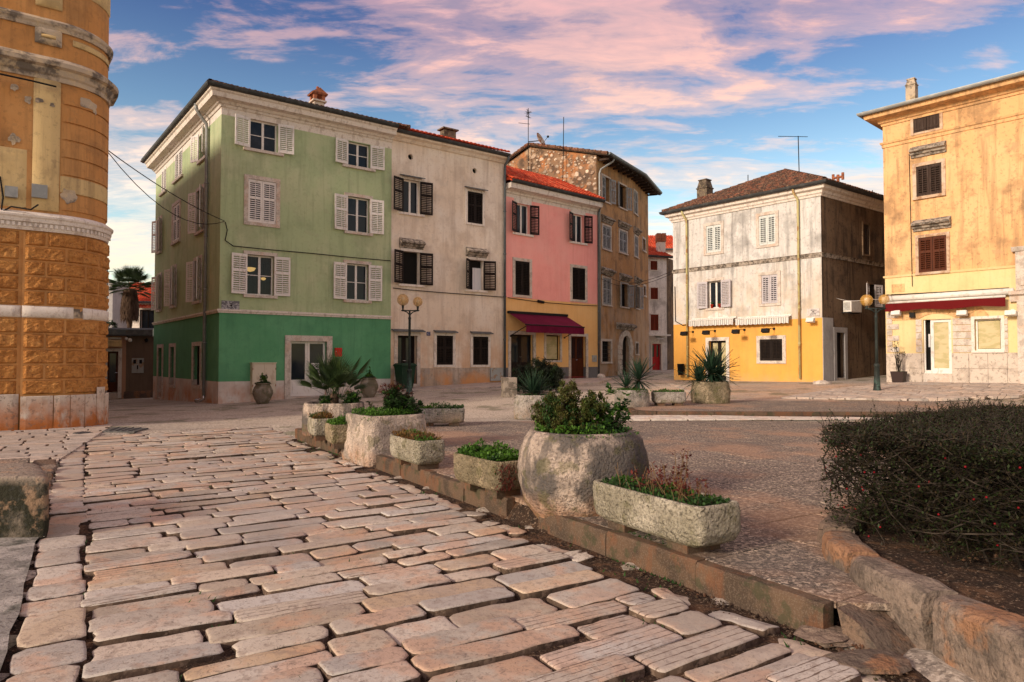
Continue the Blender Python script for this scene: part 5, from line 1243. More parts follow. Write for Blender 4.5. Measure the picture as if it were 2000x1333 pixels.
# portal
u0, u1, z0, z1 = B1.rect(1212.5, 1228.5, 656, 738); B1.holes.append((u0, u1, z0 - .5, z1))
pt = thing_part = None
mb = MB(); B1.box(mb, u0 - .06, u1 + .06, 0, .06, z0 - .4, z0 + .04); pt = mb.build('door', 'limestone', wh, label='arched stone portal with a dark door')
nst = 7
for s_ in (-1, 1):
    for i in range(nst):
        za, zb = z0 - .1 + (z1 - .45 - z0) * i / nst, z0 - .1 + (z1 - .45 - z0) * (i + 1) / nst - .02
        a, b = (u0 - .42, u0) if s_ < 0 else (u1, u1 + .42); mb = MB(); B1.box(mb, a, b, -.05, .12 - .02 * (i % 2), za, zb); mb.build('portal_stone', 'limestone', pt)
um, rad = (u0 + u1) / 2, (u1 - u0) / 2; zs_ = z1 - rad
mb = MB(); V = []; n_ = 12
for rr2, ww in ((rad, -.05), (rad, .12), (rad + .32, .12), (rad + .32, -.05)):
    for i in range(n_ + 1): a = math.pi * i / n_; V.append(B1.p(um + rr2 * math.cos(a), ww, zs_ + rr2 * math.sin(a)))
k = n_ + 1; mb.add(V, [(r2 * k + i, r2 * k + i + 1, (r2 + 1) * k + i + 1, (r2 + 1) * k + i) for r2 in range(3) for i in range(n_)]); mb.build('arch', 'limestone', pt)
mb = MB()      # spandrels closing the square opening above the arch
for sg in (-1, 1):
    pts = [B1.p(um + sg * rad * math.cos(math.pi / 2 * i / 6), .004, zs_ + rad * math.sin(math.pi / 2 * i / 6)) for i in range(7)] + [B1.p(um + sg * rad, .004, z1)]
    mb.poly(pts if sg > 0 else pts[::-1])
mb.build('spandrel', 'limestone', pt)
mb = MB(); a, b = B1.p(u0 - .62, 0, 0), B1.p(u1 + .62, 0, 0); sweep(mb, [xy(a), xy(b)], [(0, z1 + .34), (.12, z1 + .34), (.14, z1 + .46), (.28, z1 + .52), (.30, z1 + .62), (.05, z1 + .74), (0, z1 + .74)], True); mb.build('portal_cornice', 'hood', pt)
door_leaf(B1, pt, u0 + .01, um - .005, z0, z1, 'dark_wood', w=-.2, zb=.9); door_leaf(B1, pt, um + .005, u1 - .01, z0, z1, 'dark_wood', w=-.2, zb=.9)
wall(B1, wh, 'front', 0, L1, [(-.6, zE + .3, 'brown', 'wall')]); wall(B2, wh, 'side', 0, L2, [(-.6, zE + .3, 'brown', 'wall')])
g0 = B1.p(0, 0, 0); bk = -B1.n; GW = Fac(g0 + bk * 7.4, -bk); 
gu1 = 7.4; um_ = 7.4 - 4.3; zr = at(1048, 288, (g0 + bk * 4.3).y).z; zeg = zE + .30
ue = B2.p(L2, 0, 0)
rear(wh, [xy(ue), xy(ue - B2.n * 6), xy(g0 + bk * 7.4)], -.6, zE + .3, 'brown')
# rubble gable with single stones
mb = MB(); zlow = 7.5; V = [GW.p(0, 0, zlow), GW.p(gu1, 0, zlow), GW.p(gu1, 0, zeg), GW.p(um_, 0, zr), GW.p(0, 0, zeg - .2)]; mb.poly(V); gab = mb.build('gable_wall', 'mortar', wh)
rs = random.Random(17); pl = []; tries = 0
while len(pl) < 300 and tries < 16000:
    tries += 1; u = rs.uniform(.1, gu1 - .05); z = rs.uniform(9.6, zr)
    zt_ = zeg - .2 + (zr - zeg + .2) * u / um_ if u < um_ else zr + (zeg - zr) * (u - um_) / (gu1 - um_)
    a = rs.uniform(.06, .17) * (1 if rs.random() < .9 else 1.4); b = a * rs.uniform(.55, .9)
    if z > zt_ - b - .05: continue
    if mnoise.noise((u * .6, z * .6, 2)) > .38: continue
    if any(abs(u - q[0]) < (a + q[2]) * .95 and abs(z - q[1]) < (b + q[3]) * .95 for q in pl): continue
    pl.append((u, z, a, b))
for (u, z, a, b) in pl:
    n_ = 7; sd = rs.random() * 50; tl = rs.uniform(-.5, .5); P2_ = []
    for i in range(n_):
        an = 2 * math.pi * i / n_; k = 1 + .55 * mnoise.noise((math.cos(an) * 2.3 + sd, math.sin(an) * 1.3, 0)); x, y = a * k * math.cos(an), b * k * math.sin(an)
        P2_.append((x * math.cos(tl) - y * math.sin(tl), x * math.sin(tl) + y * math.cos(tl)))
    pr = rs.uniform(.02, .06); V = [GW.p(u + x, -.01, z + y) for x, y in P2_] + [GW.p(u + x * .75, pr, z + y * .75) for x, y in P2_] + [GW.p(u, pr + .01, z)]
    mb = MB(); mb.add(V, [(i, (i + 1) % n_, n_ + (i + 1) % n_, n_ + i) for i in range(n_)] + [(n_ + i, n_ + (i + 1) % n_, 2 * n_) for i in range(n_)]); mb.build('rubble_stone', 'rubble', gab)
# roof: front slope follows the bent front
ov = .75; mm = mitre([xy(g0), xy(B1.p(L1, 0, 0)), xy(ue)]); ev = [Vector((p_.x + m_.x * ov, p_.y + m_.y * ov, zE + .22)) for p_, m_ in zip((g0 - e1 * .15, B1.p(L1, 0, 0), ue + e2 * .5), mm)]
rg = [GW.p(um_, .15, zr + .12), B1.p(L1, -4.3, zr + .12), ue - B2.n * 4.0 + Vector((0, 0, zr - .2))]; bkp = GW.p(-.3, .15, zeg - .25)
mb = MB(); V = ev + rg + [bkp, bkp + e1 * (L1 + L2)]; dn = Vector((0, 0, -.09))
mb.add(V + [v_ + dn for v_ in V], [(0, 1, 4, 3), (1, 2, 5, 4), (3, 4, 7, 6), (4, 5, 7), (8 + 1, 8, 8 + 3, 8 + 4), (8 + 2, 8 + 1, 8 + 4, 8 + 5), (8, 0, 3, 11), (11, 3, 6, 14), (0, 8, 9, 1), (1, 9, 10, 2), (2, 10, 13, 5)])
wr = mb.build('roof', 'tile_brn', wh); tb = MB()
for a, b, c in ((ev[0], ev[1], rg[0]), (ev[1], ev[2], rg[1])):
    du = (b - a); nrm = du.cross(c - a); up = nrm.cross(du).normalized(); up = up if up.z > 0 else -up; tiles(tb, a, du, up, du.length, 4.6)
n_ = 14
for (a, b) in ((ev[0], rg[0]), (bkp, rg[0])):
    for i in range(n_): tb.tube([a.lerp(b, i / n_) + Vector((0, 0, .05)), a.lerp(b, (i + 1.1) / n_) + Vector((0, 0, .03))], [.10, .08], 6, False)
tb.build('roof_tiles', 'tile_old', wr, kind='stuff')
for F_, L_ in ((B1, L1), (B2, L2)):
    n_ = int(L_ / .62)
    for i in range(n_):
        uu = .25 + (L_ - .4) * i / max(1, n_ - 1); mb = MB(); F_.box(mb, uu - .05, uu + .05, -.1, ov - .1, zE + .02, zE + .13); mb.build('rafter_end', 'brown_slat', wr)
gutter(wh, [xy(g0 - e1 * .1), xy(B1.p(L1, 0, 0)), xy(ue + e2 * .4)], ov + .14, zE + .28, 'gutter')
zz = h(*xy(B1.p(.15, .1, 0))); pipe(wh, [B1.p(.75, ov, zE + .2), B1.p(.70, ov - .1, zE), B1.p(.25, .15, zE - .45), B1.p(.18, .10, zE - .7), B1.p(.18, .10, zz + 2)], 'pipe_grey', .055)

# ---------------------------------------------------------------- white house with yellow ground floor
wc = at(1607, HZ, 28.5); dwl = vpdir(-150); WR = Fac(wc, vpdir(2774)); _t = Fac(wc, -dwl); LW = -_t.u(1316); WF = Fac(wc + dwl * LW, -dwl); LWS = 8.6
vh = thing('white_house', (wc.x, wc.y, .6), 'weathered white two-storey house over a yellow ground floor with brown hip roof', 'house')
zE = WF.hit(1457, 407)[1]; zY = WF.hit(1457, 628)[1]; zS = WF.hit(1457, 515)[1]
for px, md, mt in (((1382, 1411, 440, 493), 'closed', 'pale_wood'), ((1485.5, 1518, 420, 478), 'closed', 'pale_wood'), ((1489.5, 1521, 537, 593), 'closed', 'lilac_wood')): window(WF, vh, px, md, mt, 'limestone', .14, sill=False, mid=False, slat=.085)
w_, wrl = window(WF, vh, (1384, 1411, 549, 602), 'open', 'lilac_wood', 'limestone', .13, .52, .56, lang=10, rang=10, mid=False, rows=1, sill=False)
window(WF, vh, (1485, 1529, 663, 705), 'closed', 'dark_wood', 'limestone', .16, sill=False, mid=False, slat=.06, name='window')
doorway(WF, vh, (1385, 1419, 666, 747), 'white_trim', .16, 'dark_wood', 2, .15, glass='paper')
wall(WF, vh, 'front', 0, LW, [(-.3, zY, 'white_yel', 'ground_floor_wall'), (zY, zE + .3, 'white', 'upper_wall')])
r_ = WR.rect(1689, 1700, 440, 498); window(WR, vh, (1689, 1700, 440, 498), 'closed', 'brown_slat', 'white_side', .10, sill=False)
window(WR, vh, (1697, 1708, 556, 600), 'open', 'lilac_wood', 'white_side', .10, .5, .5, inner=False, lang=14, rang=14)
doorway(WR, vh, (1633, 1649, 650, 738), 'grey_plaster', .22, 'dark_wood', 1, .9, handle=False)
uq = WR.u(1627); zq = WR.hit(1615, 621)[1]
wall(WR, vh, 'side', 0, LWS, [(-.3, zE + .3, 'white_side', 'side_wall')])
fbox(WR, 'side_patch', 'grey_plaster', vh, .004, uq, 0, .03, -.3, zq)
v0, v1_, v2 = WF.p(0, 0, 0), WF.p(LW, 0, 0), WR.p(LWS, 0, 0); v3 = v0 + (v2 - v1_)
rear(vh, [xy(v2), xy(v3), xy(v0)], -.3, zE + .3, 'white_side')
path = [xy(v0 - WF.d * .0), xy(v1_), xy(v2)]; pth3 = [xy(v3), xy(v0), xy(v1_), xy(v2)]
cornice(vh, pth3, [(0, zE - .06), (.05, zE - .06), (.07, zE + .02), (.12, zE + .06), (.14, zE + .16), (.27, zE + .22), (.30, zE + .36), (0, zE + .38)], 'white_trim')
cornice(vh, pth3, [(0, zS - .09), (.035, zS - .09), (.05, zS + .06), (.08, zS + .09), (0, zS + .11)], 'hood', 'string_course')
gutter(vh, pth3, .47, zE + .46)
wrf, P, r0, r1 = hip(vh, [xy(v0), xy(v1_), xy(v2), xy(v3)], zE + .48, .36, R(25), 'tile_old', [0, 1, 3])
for px, mt in ((1345, 'pipe_yel'), (1564, 'pipe_yel')):
    uu = WF.u(px); zz = h(*xy(WF.p(uu, .1, 0))); pipe(vh, [WF.p(uu - .1, .36, zE + .42), WF.p(uu - .08, .32, zE + .2), WF.p(uu, .14, zE - .05), WF.p(uu, .10, zE - .25), WF.p(uu, .10, zz + .15)], mt, .05)
def chim(px, py0, py1, wpx, y, mat, house_roof, capm, rot):
    a, b = at(px, py1, y), at(px, py0, y); w2 = wpx / 2 * y / FPX; fr = Matrix.Translation((a.x, a.y, 0)) @ Matrix.Rotation(rot, 4, 'Z'); mb = MB(); hh_ = b.z - a.z
    mb.box(-w2, w2, -w2, w2, a.z - 1.0, a.z + hh_ * .62, fr); mb.box(-w2 * 1.12, w2 * 1.12, -w2 * 1.12, w2 * 1.12, a.z + hh_ * .62, a.z + hh_ * .66, fr)
    V = [fr @ Vector((sx_ * k, sy_ * k, z)) for k, z in ((w2 * 1.0, a.z + hh_ * .66), (w2 * .72, b.z - .05)) for sx_, sy_ in ((-1, -1), (1, -1), (1, 1), (-1, 1))]; mb.add(V, [(0, 1, 5, 4), (1, 2, 6, 5), (2, 3, 7, 6), (3, 0, 4, 7), (4, 5, 6, 7)])
    mb.box(-w2 * .85, w2 * .85, -w2 * .85, w2 * .85, b.z - .05, b.z, fr); return mb.build('chimney', mat, house_roof)
wrot = math.atan2(WF.d.y, WF.d.x)
chim(1377, 352, 400, 22, 34.5, 'chim_old', wrf, None, wrot)
q = at(1637, 372, 31.5); mb = MB(); fr = Matrix.Translation((q.x, q.y, 0)) @ Matrix.Rotation(wrot, 4, 'Z'); mb.box(-.2, .2, -.2, .2, q.z - 1, q.z + .30, fr); mb.tube([fr @ Vector((0, 0, q.z + .3)), fr @ Vector((0, 0, q.z + .72))], .07, 8); mb.tube([fr @ Vector((-.22, 0, q.z + .60)), fr @ Vector((.22, 0, q.z + .60))], .06, 8)
for s_ in (-.22, .22): mb.tube([fr @ Vector((s_, 0, q.z + .46)), fr @ Vector((s_, 0, q.z + .78))], .065, 8)
mb.build('chimney', 'brick', wrf)
# pediment relief over the left awning
mb = MB(); A_, B_, C_ = WF.hit(1363, 630), WF.hit(1400, 610), WF.hit(1437, 624); V = [WF.p(u, w2, z) for w2 in (0, .03) for u, z in (A_, C_, B_)]; mb.add(V, [(3, 4, 5), (0, 1, 4, 3), (1, 2, 5, 4), (2, 0, 3, 5)]); mb.build('pediment', 'alley', vh)

# striped awnings
m, t, p = new_mat('striped_canvas'); MT['stripe'] = m; N, L = t.nodes, t.links
g = N.new('ShaderNodeNewGeometry'); dt = N.new('ShaderNodeVectorMath'); dt.operation = 'DOT_PRODUCT'; dt.inputs[1].default_value = WF.d; L.new(g.outputs['Position'], dt.inputs[0])
mt_ = N.new('ShaderNodeMath'); mt_.operation = 'MULTIPLY'; mt_.inputs[1].default_value = 1 / .11; L.new(dt.outputs['Value'], mt_.inputs[0]); fr_ = N.new('ShaderNodeMath'); fr_.operation = 'FRACT'; L.new(mt_.outputs[0], fr_.inputs[0])
gt = N.new('ShaderNodeMath'); gt.operation = 'GREATER_THAN'; gt.inputs[1].default_value = .55; L.new(fr_.outputs[0], gt.inputs[0]); mx = N.new('ShaderNodeMix'); mx.data_type = 'RGBA'; mx.inputs[6].default_value = (.68, .66, .62, 1); mx.inputs[7].default_value = (.33, .33, .33, 1); L.new(gt.outputs[0], mx.inputs[0]); L.new(mx.outputs[2], p.inputs['Base Color']); p.inputs['Roughness'].default_value = .85
for (xa, xb, ya, yb, lab) in ((1353, 1440, 629.5, 627, 'grey striped retracted awning with scalloped edge above the yellow wall door'), (1443.5, 1548, 628, 622, 'grey striped retracted awning with scalloped edge above the dark shuttered window')):
    ua, ub = WF.u(xa), WF.u(xb); z = WF.hit((xa + xb) / 2, (ya + yb) / 2)[1] + .02
    a_ = thing('awning', WF.p((ua + ub) / 2, 0, z), lab, 'awning'); mb = MB(); n_ = max(10, int((ub - ua) / .055)); V = []
    for i in range(n_ + 1):
        uu = ua + (ub - ua) * i / n_; sc = .035 * abs(math.sin(math.pi * i / 4)); w2 = .30 + .015 * math.sin(i * .9)
        V += [WF.p(uu, .05, z + .12), WF.p(uu, w2, z + .04), WF.p(uu, w2 + .01, z - .20 - sc)]
    mb.add(V, [(i * 3 + j, i * 3 + j + 1, i * 3 + 4 + j, i * 3 + 3 + j) for i in range(n_) for j in (0, 1)]); mb.build('canvas', 'stripe', a_)
    mb = MB(); mb.tube([WF.p(ua, .30, z + .05), WF.p(ub, .30, z + .05)], .025, 6); WF.box(mb, ua, ub, 0, .07, z + .07, z + .16); mb.build('bar', 'white_metal', a_)
def flood(F, px, py, lab, mat='blackp', arm=.75):
    u, z = F.hit(px, py, arm); o = thing('floodlight', F.p(u, 0, z), lab, 'lamp'); mb = MB(); mb.tube([F.p(u, 0, z + .10), F.p(u, arm - .05, z + .10)], .014, 5); F.box(mb, u - .05, u + .05, 0, .03, z + .05, z + .15); mb.build('arm', mat, o)
    mb = MB(); V = [F.p(u + a, arm + b, z + c) for a in (-.16, .16) for b, c in ((-.10, .06), (.06, .10), (.12, -.06), (-.06, -.11))]; mb.add(V, [(3, 2, 1, 0), (4, 5, 6, 7), (0, 1, 5, 4), (1, 2, 6, 5), (2, 3, 7, 6), (3, 0, 4, 7)]); mb.build('head', mat, o); return o
flood(WF, 1336, 652, 'black floodlight on a long arm beside the yellow wall corner'); flood(WF, 1379, 650, 'black floodlight on an arm above the yellow wall doorway'); flood(WF, 1437, 648, 'black floodlight on an arm between the two striped awnings'); flood(WF, 1495, 646, 'black floodlight on an arm just above the dark shuttered window')
flood(WF, 1583, 626, 'pale floodlight just below the pale marble street plaque', 'white_metal', .3)

# ---------------------------------------------------------------- peach house on the right
yc = at(1731, HZ, 27.0); YF = Fac(yc, -vpdir(-190)); LY = 13.0
yh = thing('peach_house', (yc.x, yc.y, .7), 'large peach-coloured house with brown shutters and stone-faced ground floor', 'house')
zE = YF.hit(1725, 245)[1]; zE = YF.hit(1850, 215)[1]; zC0 = YF.hit(1850, 562)[1]; zC1 = YF.hit(1850, 533)[1]; zD = YF.hit(1850, 690)[1]; zS = YF.hit(1850, 256)[1]
window(YF, yh, (1792, 1844, 219, 254), 'closed', 'brown_slat', 'peach_stone', .10, sill=False, planks=True)
window(YF, yh, (1796, 1846, 321, 381), 'closed', 'brown_slat', 'peach_stone', .13, hd='stone', hdz=.36, mid=False, slat=.085)
window(YF, yh, (1798, 1853, 462, 531), 'closed', 'red_wood', 'peach_stone', .11, hd='stone', hdz=.26, mid=True)
w_, r_ = window(YF, yh, (1905, 1957, 623, 685), 'none', 'white_wood', 'white_trim', .10, cols=1, rows=1, sill=True)
u0, u1, z0, z1 = r_; fbox(YF, 'paper_blind', 'paper', w_, u0 + .07, u1 - .07, -.165, -.15, z0 + .07, z1 - .07)
r_ = YF.rect(1804, 1859, 624, 730); u0, u1, z0, z1 = r_; YF.holes.append((u0, u1, z0 - .8, z1))
mb = MB(); YF.box(mb, u0, u1, -.6, .03, z0 - .7, z0); yd = mb.build('door', 'limestone', yh, label='white glazed shop door papered over beside a dark gap')
ug = u0 + (u1 - u0) * .24; mb = MB(); f = .11
for a in ((ug, ug + f, z0, z1), (u1 - f, u1, z0, z1), (ug + f, u1 - f, z1 - f, z1), (ug + f, u1 - f, z0, z0 + .2), (u0, u0 + .05, z0, z1), (u0 + .05, ug, z0, z0 + .12)): YF.box(mb, a[0], a[1], -.16, -.08, a[2], a[3])
mb.build('door_frame', 'white_wood', yd); fbox(YF, 'paper', 'paper', yd, ug + f, u1 - f, -.14, -.12, z0 + .2, z1 - f); fbox(YF, 'gap', 'dark', yd, u0 + .05, ug, -.30, -.25, z0, z1)
fbox(YF, 'sticker', 'curtain', yd, u0 + .10, ug - .06, -.25, -.245, z0 + 1.0, z0 + 1.5)
for i, (a, b, zz) in enumerate(((-.30, .18, -.16), (-.75, .75, -.32))):
    mb = MB(); YF.box(mb, u0 + a, u1 + b, -.05, .35 + .38 * i, zz - .5, zz + .16 - .01); mb.build('step', 'wallstone' if False else 'plinth_st', yd)
wall(YF, yh, 'front', 0, LY, [(-.2, zD, 'plinth_st', 'dado'), (zD, zC0, 'yellow_cream', 'ground_floor_wall'), (zC0, zC1, 'yellow_cream', 'belt'), (zC1, zE + .25, 'yellow', 'wall')])
y0, y1_ = YF.p(0, 0, 0), YF.p(LY, 0, 0); nb_ = -YF.n * 10; pth3 = [xy(y0 + nb_), xy(y0), xy(y1_)]
rear(yh, [xy(y1_), xy(y1_ + nb_), xy(y0 + nb_), xy(y0)], -.2, zE + .25, 'yellow')
cornice(yh, pth3, [(0, zE - .06), (.04, zE - .06), (.06, zE + .02), (.12, zE + .05), (.15, zE + .15), (.50, zE + .22), (.54, zE + .38), (0, zE + .40)], 'yellow')
cornice(yh, pth3, [(0, zS - .14), (.035, zS - .14), (.04, zS - .03), (.08, zS), (.10, zS + .07), (0, zS + .09)], 'yellow', 'string_course')
cornice(yh, pth3, [(0, zC1 - .02), (.04, zC1 - .02), (.06, zC1 + .05), (0, zC1 + .07)], 'yellow_cream', 'string_course')
gutter(yh, pth3, .72, zE + .46, 'pipe_grey', .09)
yrf, P, r0, r1 = hip(yh, [xy(y0), xy(y1_), xy(y1_ + nb_), xy(y0 + nb_)], zE + .42, .54, R(17), 'tile_old', [0, 3])
q = at(1783, 190, 27.2); chim(1781, 155, 190, 17, 27.0, 'orange_st', yrf, None, math.atan2(YF.d.y, YF.d.x))
# ground-floor stones: quoins at the corner, piers beside door and window, dado blocks, voussoirs over the door
def stones_rect(px0, px1, rows, ytop, ybot, mat, par, alt=.0, w=.035):
    u0, u1, zb, zt = YF.rect(px0, px1, ytop, ybot); hgt = (zt - zb) / rows
    for i in range(rows):
        e = alt if i % 2 else 0; mb = MB(); YF.box(mb, u0 + .004, u1 - e, -.04, w + .006 * (i % 2), zb + hgt * i + .012, zb + hgt * (i + 1) - .012); mb.build('facing_stone', mat, par)
stones_rect(1733, 1757, 7, 611, 689, 'limestone', yh, .24); stones_rect(1790, 1802, 5, 624, 689, 'limestone', yh); stones_rect(1862, 1900, 5, 621, 689, 'limestone', yh); stones_rect(1961, 1970, 5, 621, 689, 'limestone', yh)
ux = [YF.u(x) for x in (1733, 1765, 1788)]; zb0 = -.1
def dado(us, zs):
    for a, b in zip(us, us[1:]):
        for c, d in zip(zs, zs[1:]):
            mb = MB(); YF.box(mb, a + .006, b - .006, -.04, .04 + .008 * random.random(), c + .006, d - .006); mb.build('dado_stone', 'plinth_st', yh)
zmid = YF.hit(1850, 720)[1]
dado([YF.u(x) for x in (1733, 1768, 1801)], [.3, zmid, zD - .01]); dado([YF.u(x) for x in (1863, 1893, 1930, 1968, 2010, 2080)], [.3, zmid, zD - .01])
u0, u1, z0, z1 = r_
for i in range(9):
    a0 = math.pi * (.12 + .76 * i / 9); a1 = math.pi * (.12 + .76 * (i + 1) / 9) - .02; cu = (u0 + u1) / 2; R0, R1 = .95, 1.75; cz = z1 - .72; V = []
    pts2 = []
    for rr2, aa in ((R0, a0), (R1, a0), (R1, a1), (R0, a1)):
        x = -math.cos(aa) * rr2; y = math.sin(aa) * rr2; pts2.append((cu + x * 1.05, min(max(cz + y, z1 + .02), z1 + .62)))
    mb = MB(); V = [YF.p(a, w2, b) for w2 in (.0, .03) for a, b in pts2]; mb.add(V, [(4, 5, 6, 7)[::-1], (0, 1, 5, 4), (1, 2, 6, 5), (2, 3, 7, 6), (3, 0, 4, 7)]); mb.build('voussoir', 'yellow', yh)
# retracted awning
ya = thing('awning', YF.p(YF.u(1850), 0, YF.hit(1850, 580)[1]), 'retracted dark red awning with white cassette across the peach house front', 'awning')
ua, ub = YF.u(1734), YF.u(1985); z = YF.hit(1850, 578)[1]; mb = MB(); mb.tube([YF.p(ua, .16, z), YF.p(ub, .16, z)], .12, 10); mb.tube([YF.p(ua + .05, .34, z - .17), YF.p(ub - .2, .34, z - .17)], .045, 8); YF.box(mb, ua, ub, 0, .1, z - .06, z + .06); mb.build('cassette', 'white_metal', ya, smooth=True)
mb = MB(); n_ = 40; V = []
for i in range(n_ + 1):
    uu = ua + .05 + (ub - ua - .25) * i / n_; V += [YF.p(uu, .36, z - .18), YF.p(uu, .36 + .012 * math.sin(i * .8), z - .50 - .03 * math.sin(i * .35))]
mb.add(V, [(i * 2, i * 2 + 1, i * 2 + 3, i * 2 + 2) for i in range(n_)]); mb.build('valance', 'red_canvas', ya)
for px, lab in ((1750, 'pale dish lamp on the peach wall beside the black box'), (1879, 'pale dish lamp on the peach wall between shop door and window'), (1974, 'pale dish lamp on the peach wall past the papered window')):
    flood(YF, px, 612, lab, 'white_metal', .3)
r_ = YF.rect(1780, 1790, 611, 621); fbox(YF, 'loudspeaker', 'blackp', None, r_[0], r_[1], 0, .16, r_[2], r_[3], label='small black box speaker under the red awning', cat='speaker')
r_ = YF.rect(1744, 1769, 555, 571); fbox(YF, 'plaster_patch', 'yellow', yh, r_[0], r_[1], 0, .012, r_[2], r_[3])
# carved portal at the right end
r_ = YF.rect(1990, 2080, 570, 742); pt2 = thing('stone_portal', YF.p(r_[0], 0, .7), 'carved pale stone portal past the papered window of the peach house', 'portal')
mb = MB(); YF.box(mb, r_[0], r_[0] + .35, -.02, .14, .2, r_[3] - .3); YF.box(mb, r_[1] - .35, r_[1], -.02, .14, .2, r_[3] - .3); mb.build('jamb', 'limestone', pt2)
a, b = YF.p(r_[0] - .2, 0, 0), YF.p(r_[1] + .2, 0, 0); z = r_[3]
mb = MB(); sweep(mb, [xy(a), xy(b)], [(0, z - .3), (.15, z - .3), (.18, z - .12), (.30, z - .06), (.32, z + .06), (0, z + .10)], True); mb.build('lintel', 'limestone', pt2)
mb = MB(); YF.box(mb, r_[0] - .02, r_[0] + 1.5, 0, .12, z + .10, z + 1.45); YF.box(mb, r_[0] + .12, r_[0] + 1.3, .12, .17, z + .25, z + 1.3); sweep(mb, [xy(YF.p(r_[0] - .12, 0, 0)), xy(YF.p(r_[0] + 1.6, 0, 0))], [(0, z + 1.45), (.16, z + 1.45), (.24, z + 1.6), (0, z + 1.62)], True); mb.build('cartouche', 'limestone', pt2)
# ---------------------------------------------------------------- orange corner building (left edge)
Rc = 1.1; ofd = vpdir(2774); onf = Vector((ofd.y, -ofd.x, 0)); T_ = at(202, HZ, 17.2); ev_ = Vector((.857, .514, 0)); oc = Vector((T_.x, T_.y, 0)) - ev_ * Rc
P0_ = oc + onf * Rc; osd = Vector((-.62, .785, 0)).normalized(); osn = Vector((osd.y, -osd.x, 0))
a0 = math.atan2(onf.y, onf.x); a1 = math.atan2(osn.y, osn.x)
opath = [xy(P0_ - ofd * 9.0), xy(P0_ - ofd * .9), xy(P0_ - ofd * .4)] + [(oc.x + Rc * math.cos(a0 + (a1 - a0) * i / 18), oc.y + Rc * math.sin(a0 + (a1 - a0) * i / 18)) for i in range(19)]
pe_ = oc + osn * Rc + osd * 20; opath += [xy(pe_)]
OF = Fac(P0_ - ofd * 9.0, ofd)
ob = thing('orange_building', (P0_.x, P0_.y, 0), 'orange corner building with rounded rusticated corner and peeling cornices', 'building')
oz = lambda y: OF.hit(64, y)[1]
z_pl, z_b0, z_b1, z_c0, z_c1, z_k0, z_k1, z_u0, z_u1 = oz(772), oz(621), oz(598), oz(446), oz(410), oz(150), oz(108), oz(52), oz(26)
ztop = 11.4
def ostage(name, za, zb, mat, w=0.0):
    mb = MB(); sweep(mb, opath, [(w, za), (w, zb)]); return mb.build(name, mat, ob, smooth=False)
ostage('lower_wall', -.4, z_c0 + .02, 'orange'); ostage('middle_wall', z_c0 + .02, z_k0 + .02, 'orange'); ostage('upper_wall', z_k0 + .02, ztop, 'orange')
mb = MB(); mb.poly([(x, y, ztop) for x, y in opath]); mb.build('roof', 'tile_old', ob)
mb = MB(); b_ = P0_ - ofd * 9; mb.quad((b_.x, b_.y, -.4), (pe_.x, pe_.y, -.4), (pe_.x, pe_.y, ztop), (b_.x, b_.y, ztop)); mb.build('rear_wall', 'orange', ob)
plen = [0]
for a, b in zip(opath, opath[1:]): plen.append(plen[-1] + (Vector(b) - Vector(a)).length)
def opt(s):
    for i in range(len(opath) - 1):
        if s <= plen[i + 1] or i == len(opath) - 2:
            t = (s - plen[i]) / (plen[i + 1] - plen[i]); a, b = Vector(opath[i]), Vector(opath[i + 1]); d = (b - a).normalized()
            return a.lerp(b, t), Vector((d.y, -d.x))
def subpath(s0, s1, step=.1):
    n_ = max(1, int((s1 - s0) / step)); return [opt(s0 + (s1 - s0) * i / n_) for i in range(n_ + 1)]
def oblock(s0, s1, za, zb, w0, w1, name, mat, rough=.0, par=None, bev=.025, nz_=4, smooth=True):
    sp = subpath(s0, s1, .055 if rough > .01 else .09); V = []; zs = [za] + [za + bev + (zb - za - 2 * bev) * j / nz_ for j in range(nz_ + 1)] + [zb]; sd = random.random() * 90; k = len(zs)
    for i, (p_, n_) in enumerate(sp):
        for j, z in enumerate(zs):
            edge = i in (0, len(sp) - 1) or j in (0, k - 1)
            w = w0 if edge else w1 + rough * (mnoise.noise((p_.x * 9 + sd, p_.y * 9, z * 9)) + .6 * mnoise.noise((p_.x * 22, p_.y * 22 + sd, z * 22)))
            pp_ = p_
            V.append((p_.x + n_.x * w, p_.y + n_.y * w, z))
    mb = MB(); mb.add(V, [(i * k + j, (i + 1) * k + j, (i + 1) * k + j + 1, i * k + j + 1) for i in range(len(sp) - 1) for j in range(k - 1)]); return mb.build(name, mat, par or ob, smooth=smooth)
S_A = plen[2] + .4 - .62         # break between the flat pier and the corner bay
s_end = plen[20]
random.seed(31)
def courses(za, zb, n_, shift):
    hgt = (zb - za) / n_
    for i in range(n_):
        z0, z1 = za + hgt * i + .02, za + hgt * (i + 1) - .02
        s = S_A + .02; first = True
        while s < s_end - .05:
            ln = .42 if ((i + shift) % 2 and first) else .80
            e = min(s + ln, s_end); oblock(s + .022, e - .022, z0, z1, .045, .095, 'rusticated_block', 'orange_blk', .026, nz_=7, smooth=False); s = e; first = False
        s = S_A - .05
        while s > plen[1] - 2.2:
            ln = .75 if (i + shift) % 2 else 1.0; oblock(s - ln + .022, s - .022, z0, z1, .0, .05, 'rusticated_block', 'orange_blk', .026, nz_=7, smooth=False); s -= ln
mbk = MB(); sweep(mbk, [tuple(p_) for p_, n_ in subpath(S_A, s_end + .3, .1)], [(0, -.4), (.045, -.4), (.045, z_c0 - .1), (0, z_c0 - .1)], True); mbk.build('corner_bay', 'orange', ob)
courses(z_pl, z_b0 - .01, 5, 0); courses(z_b1 + .01, z_c0 - .08, 5, 1)
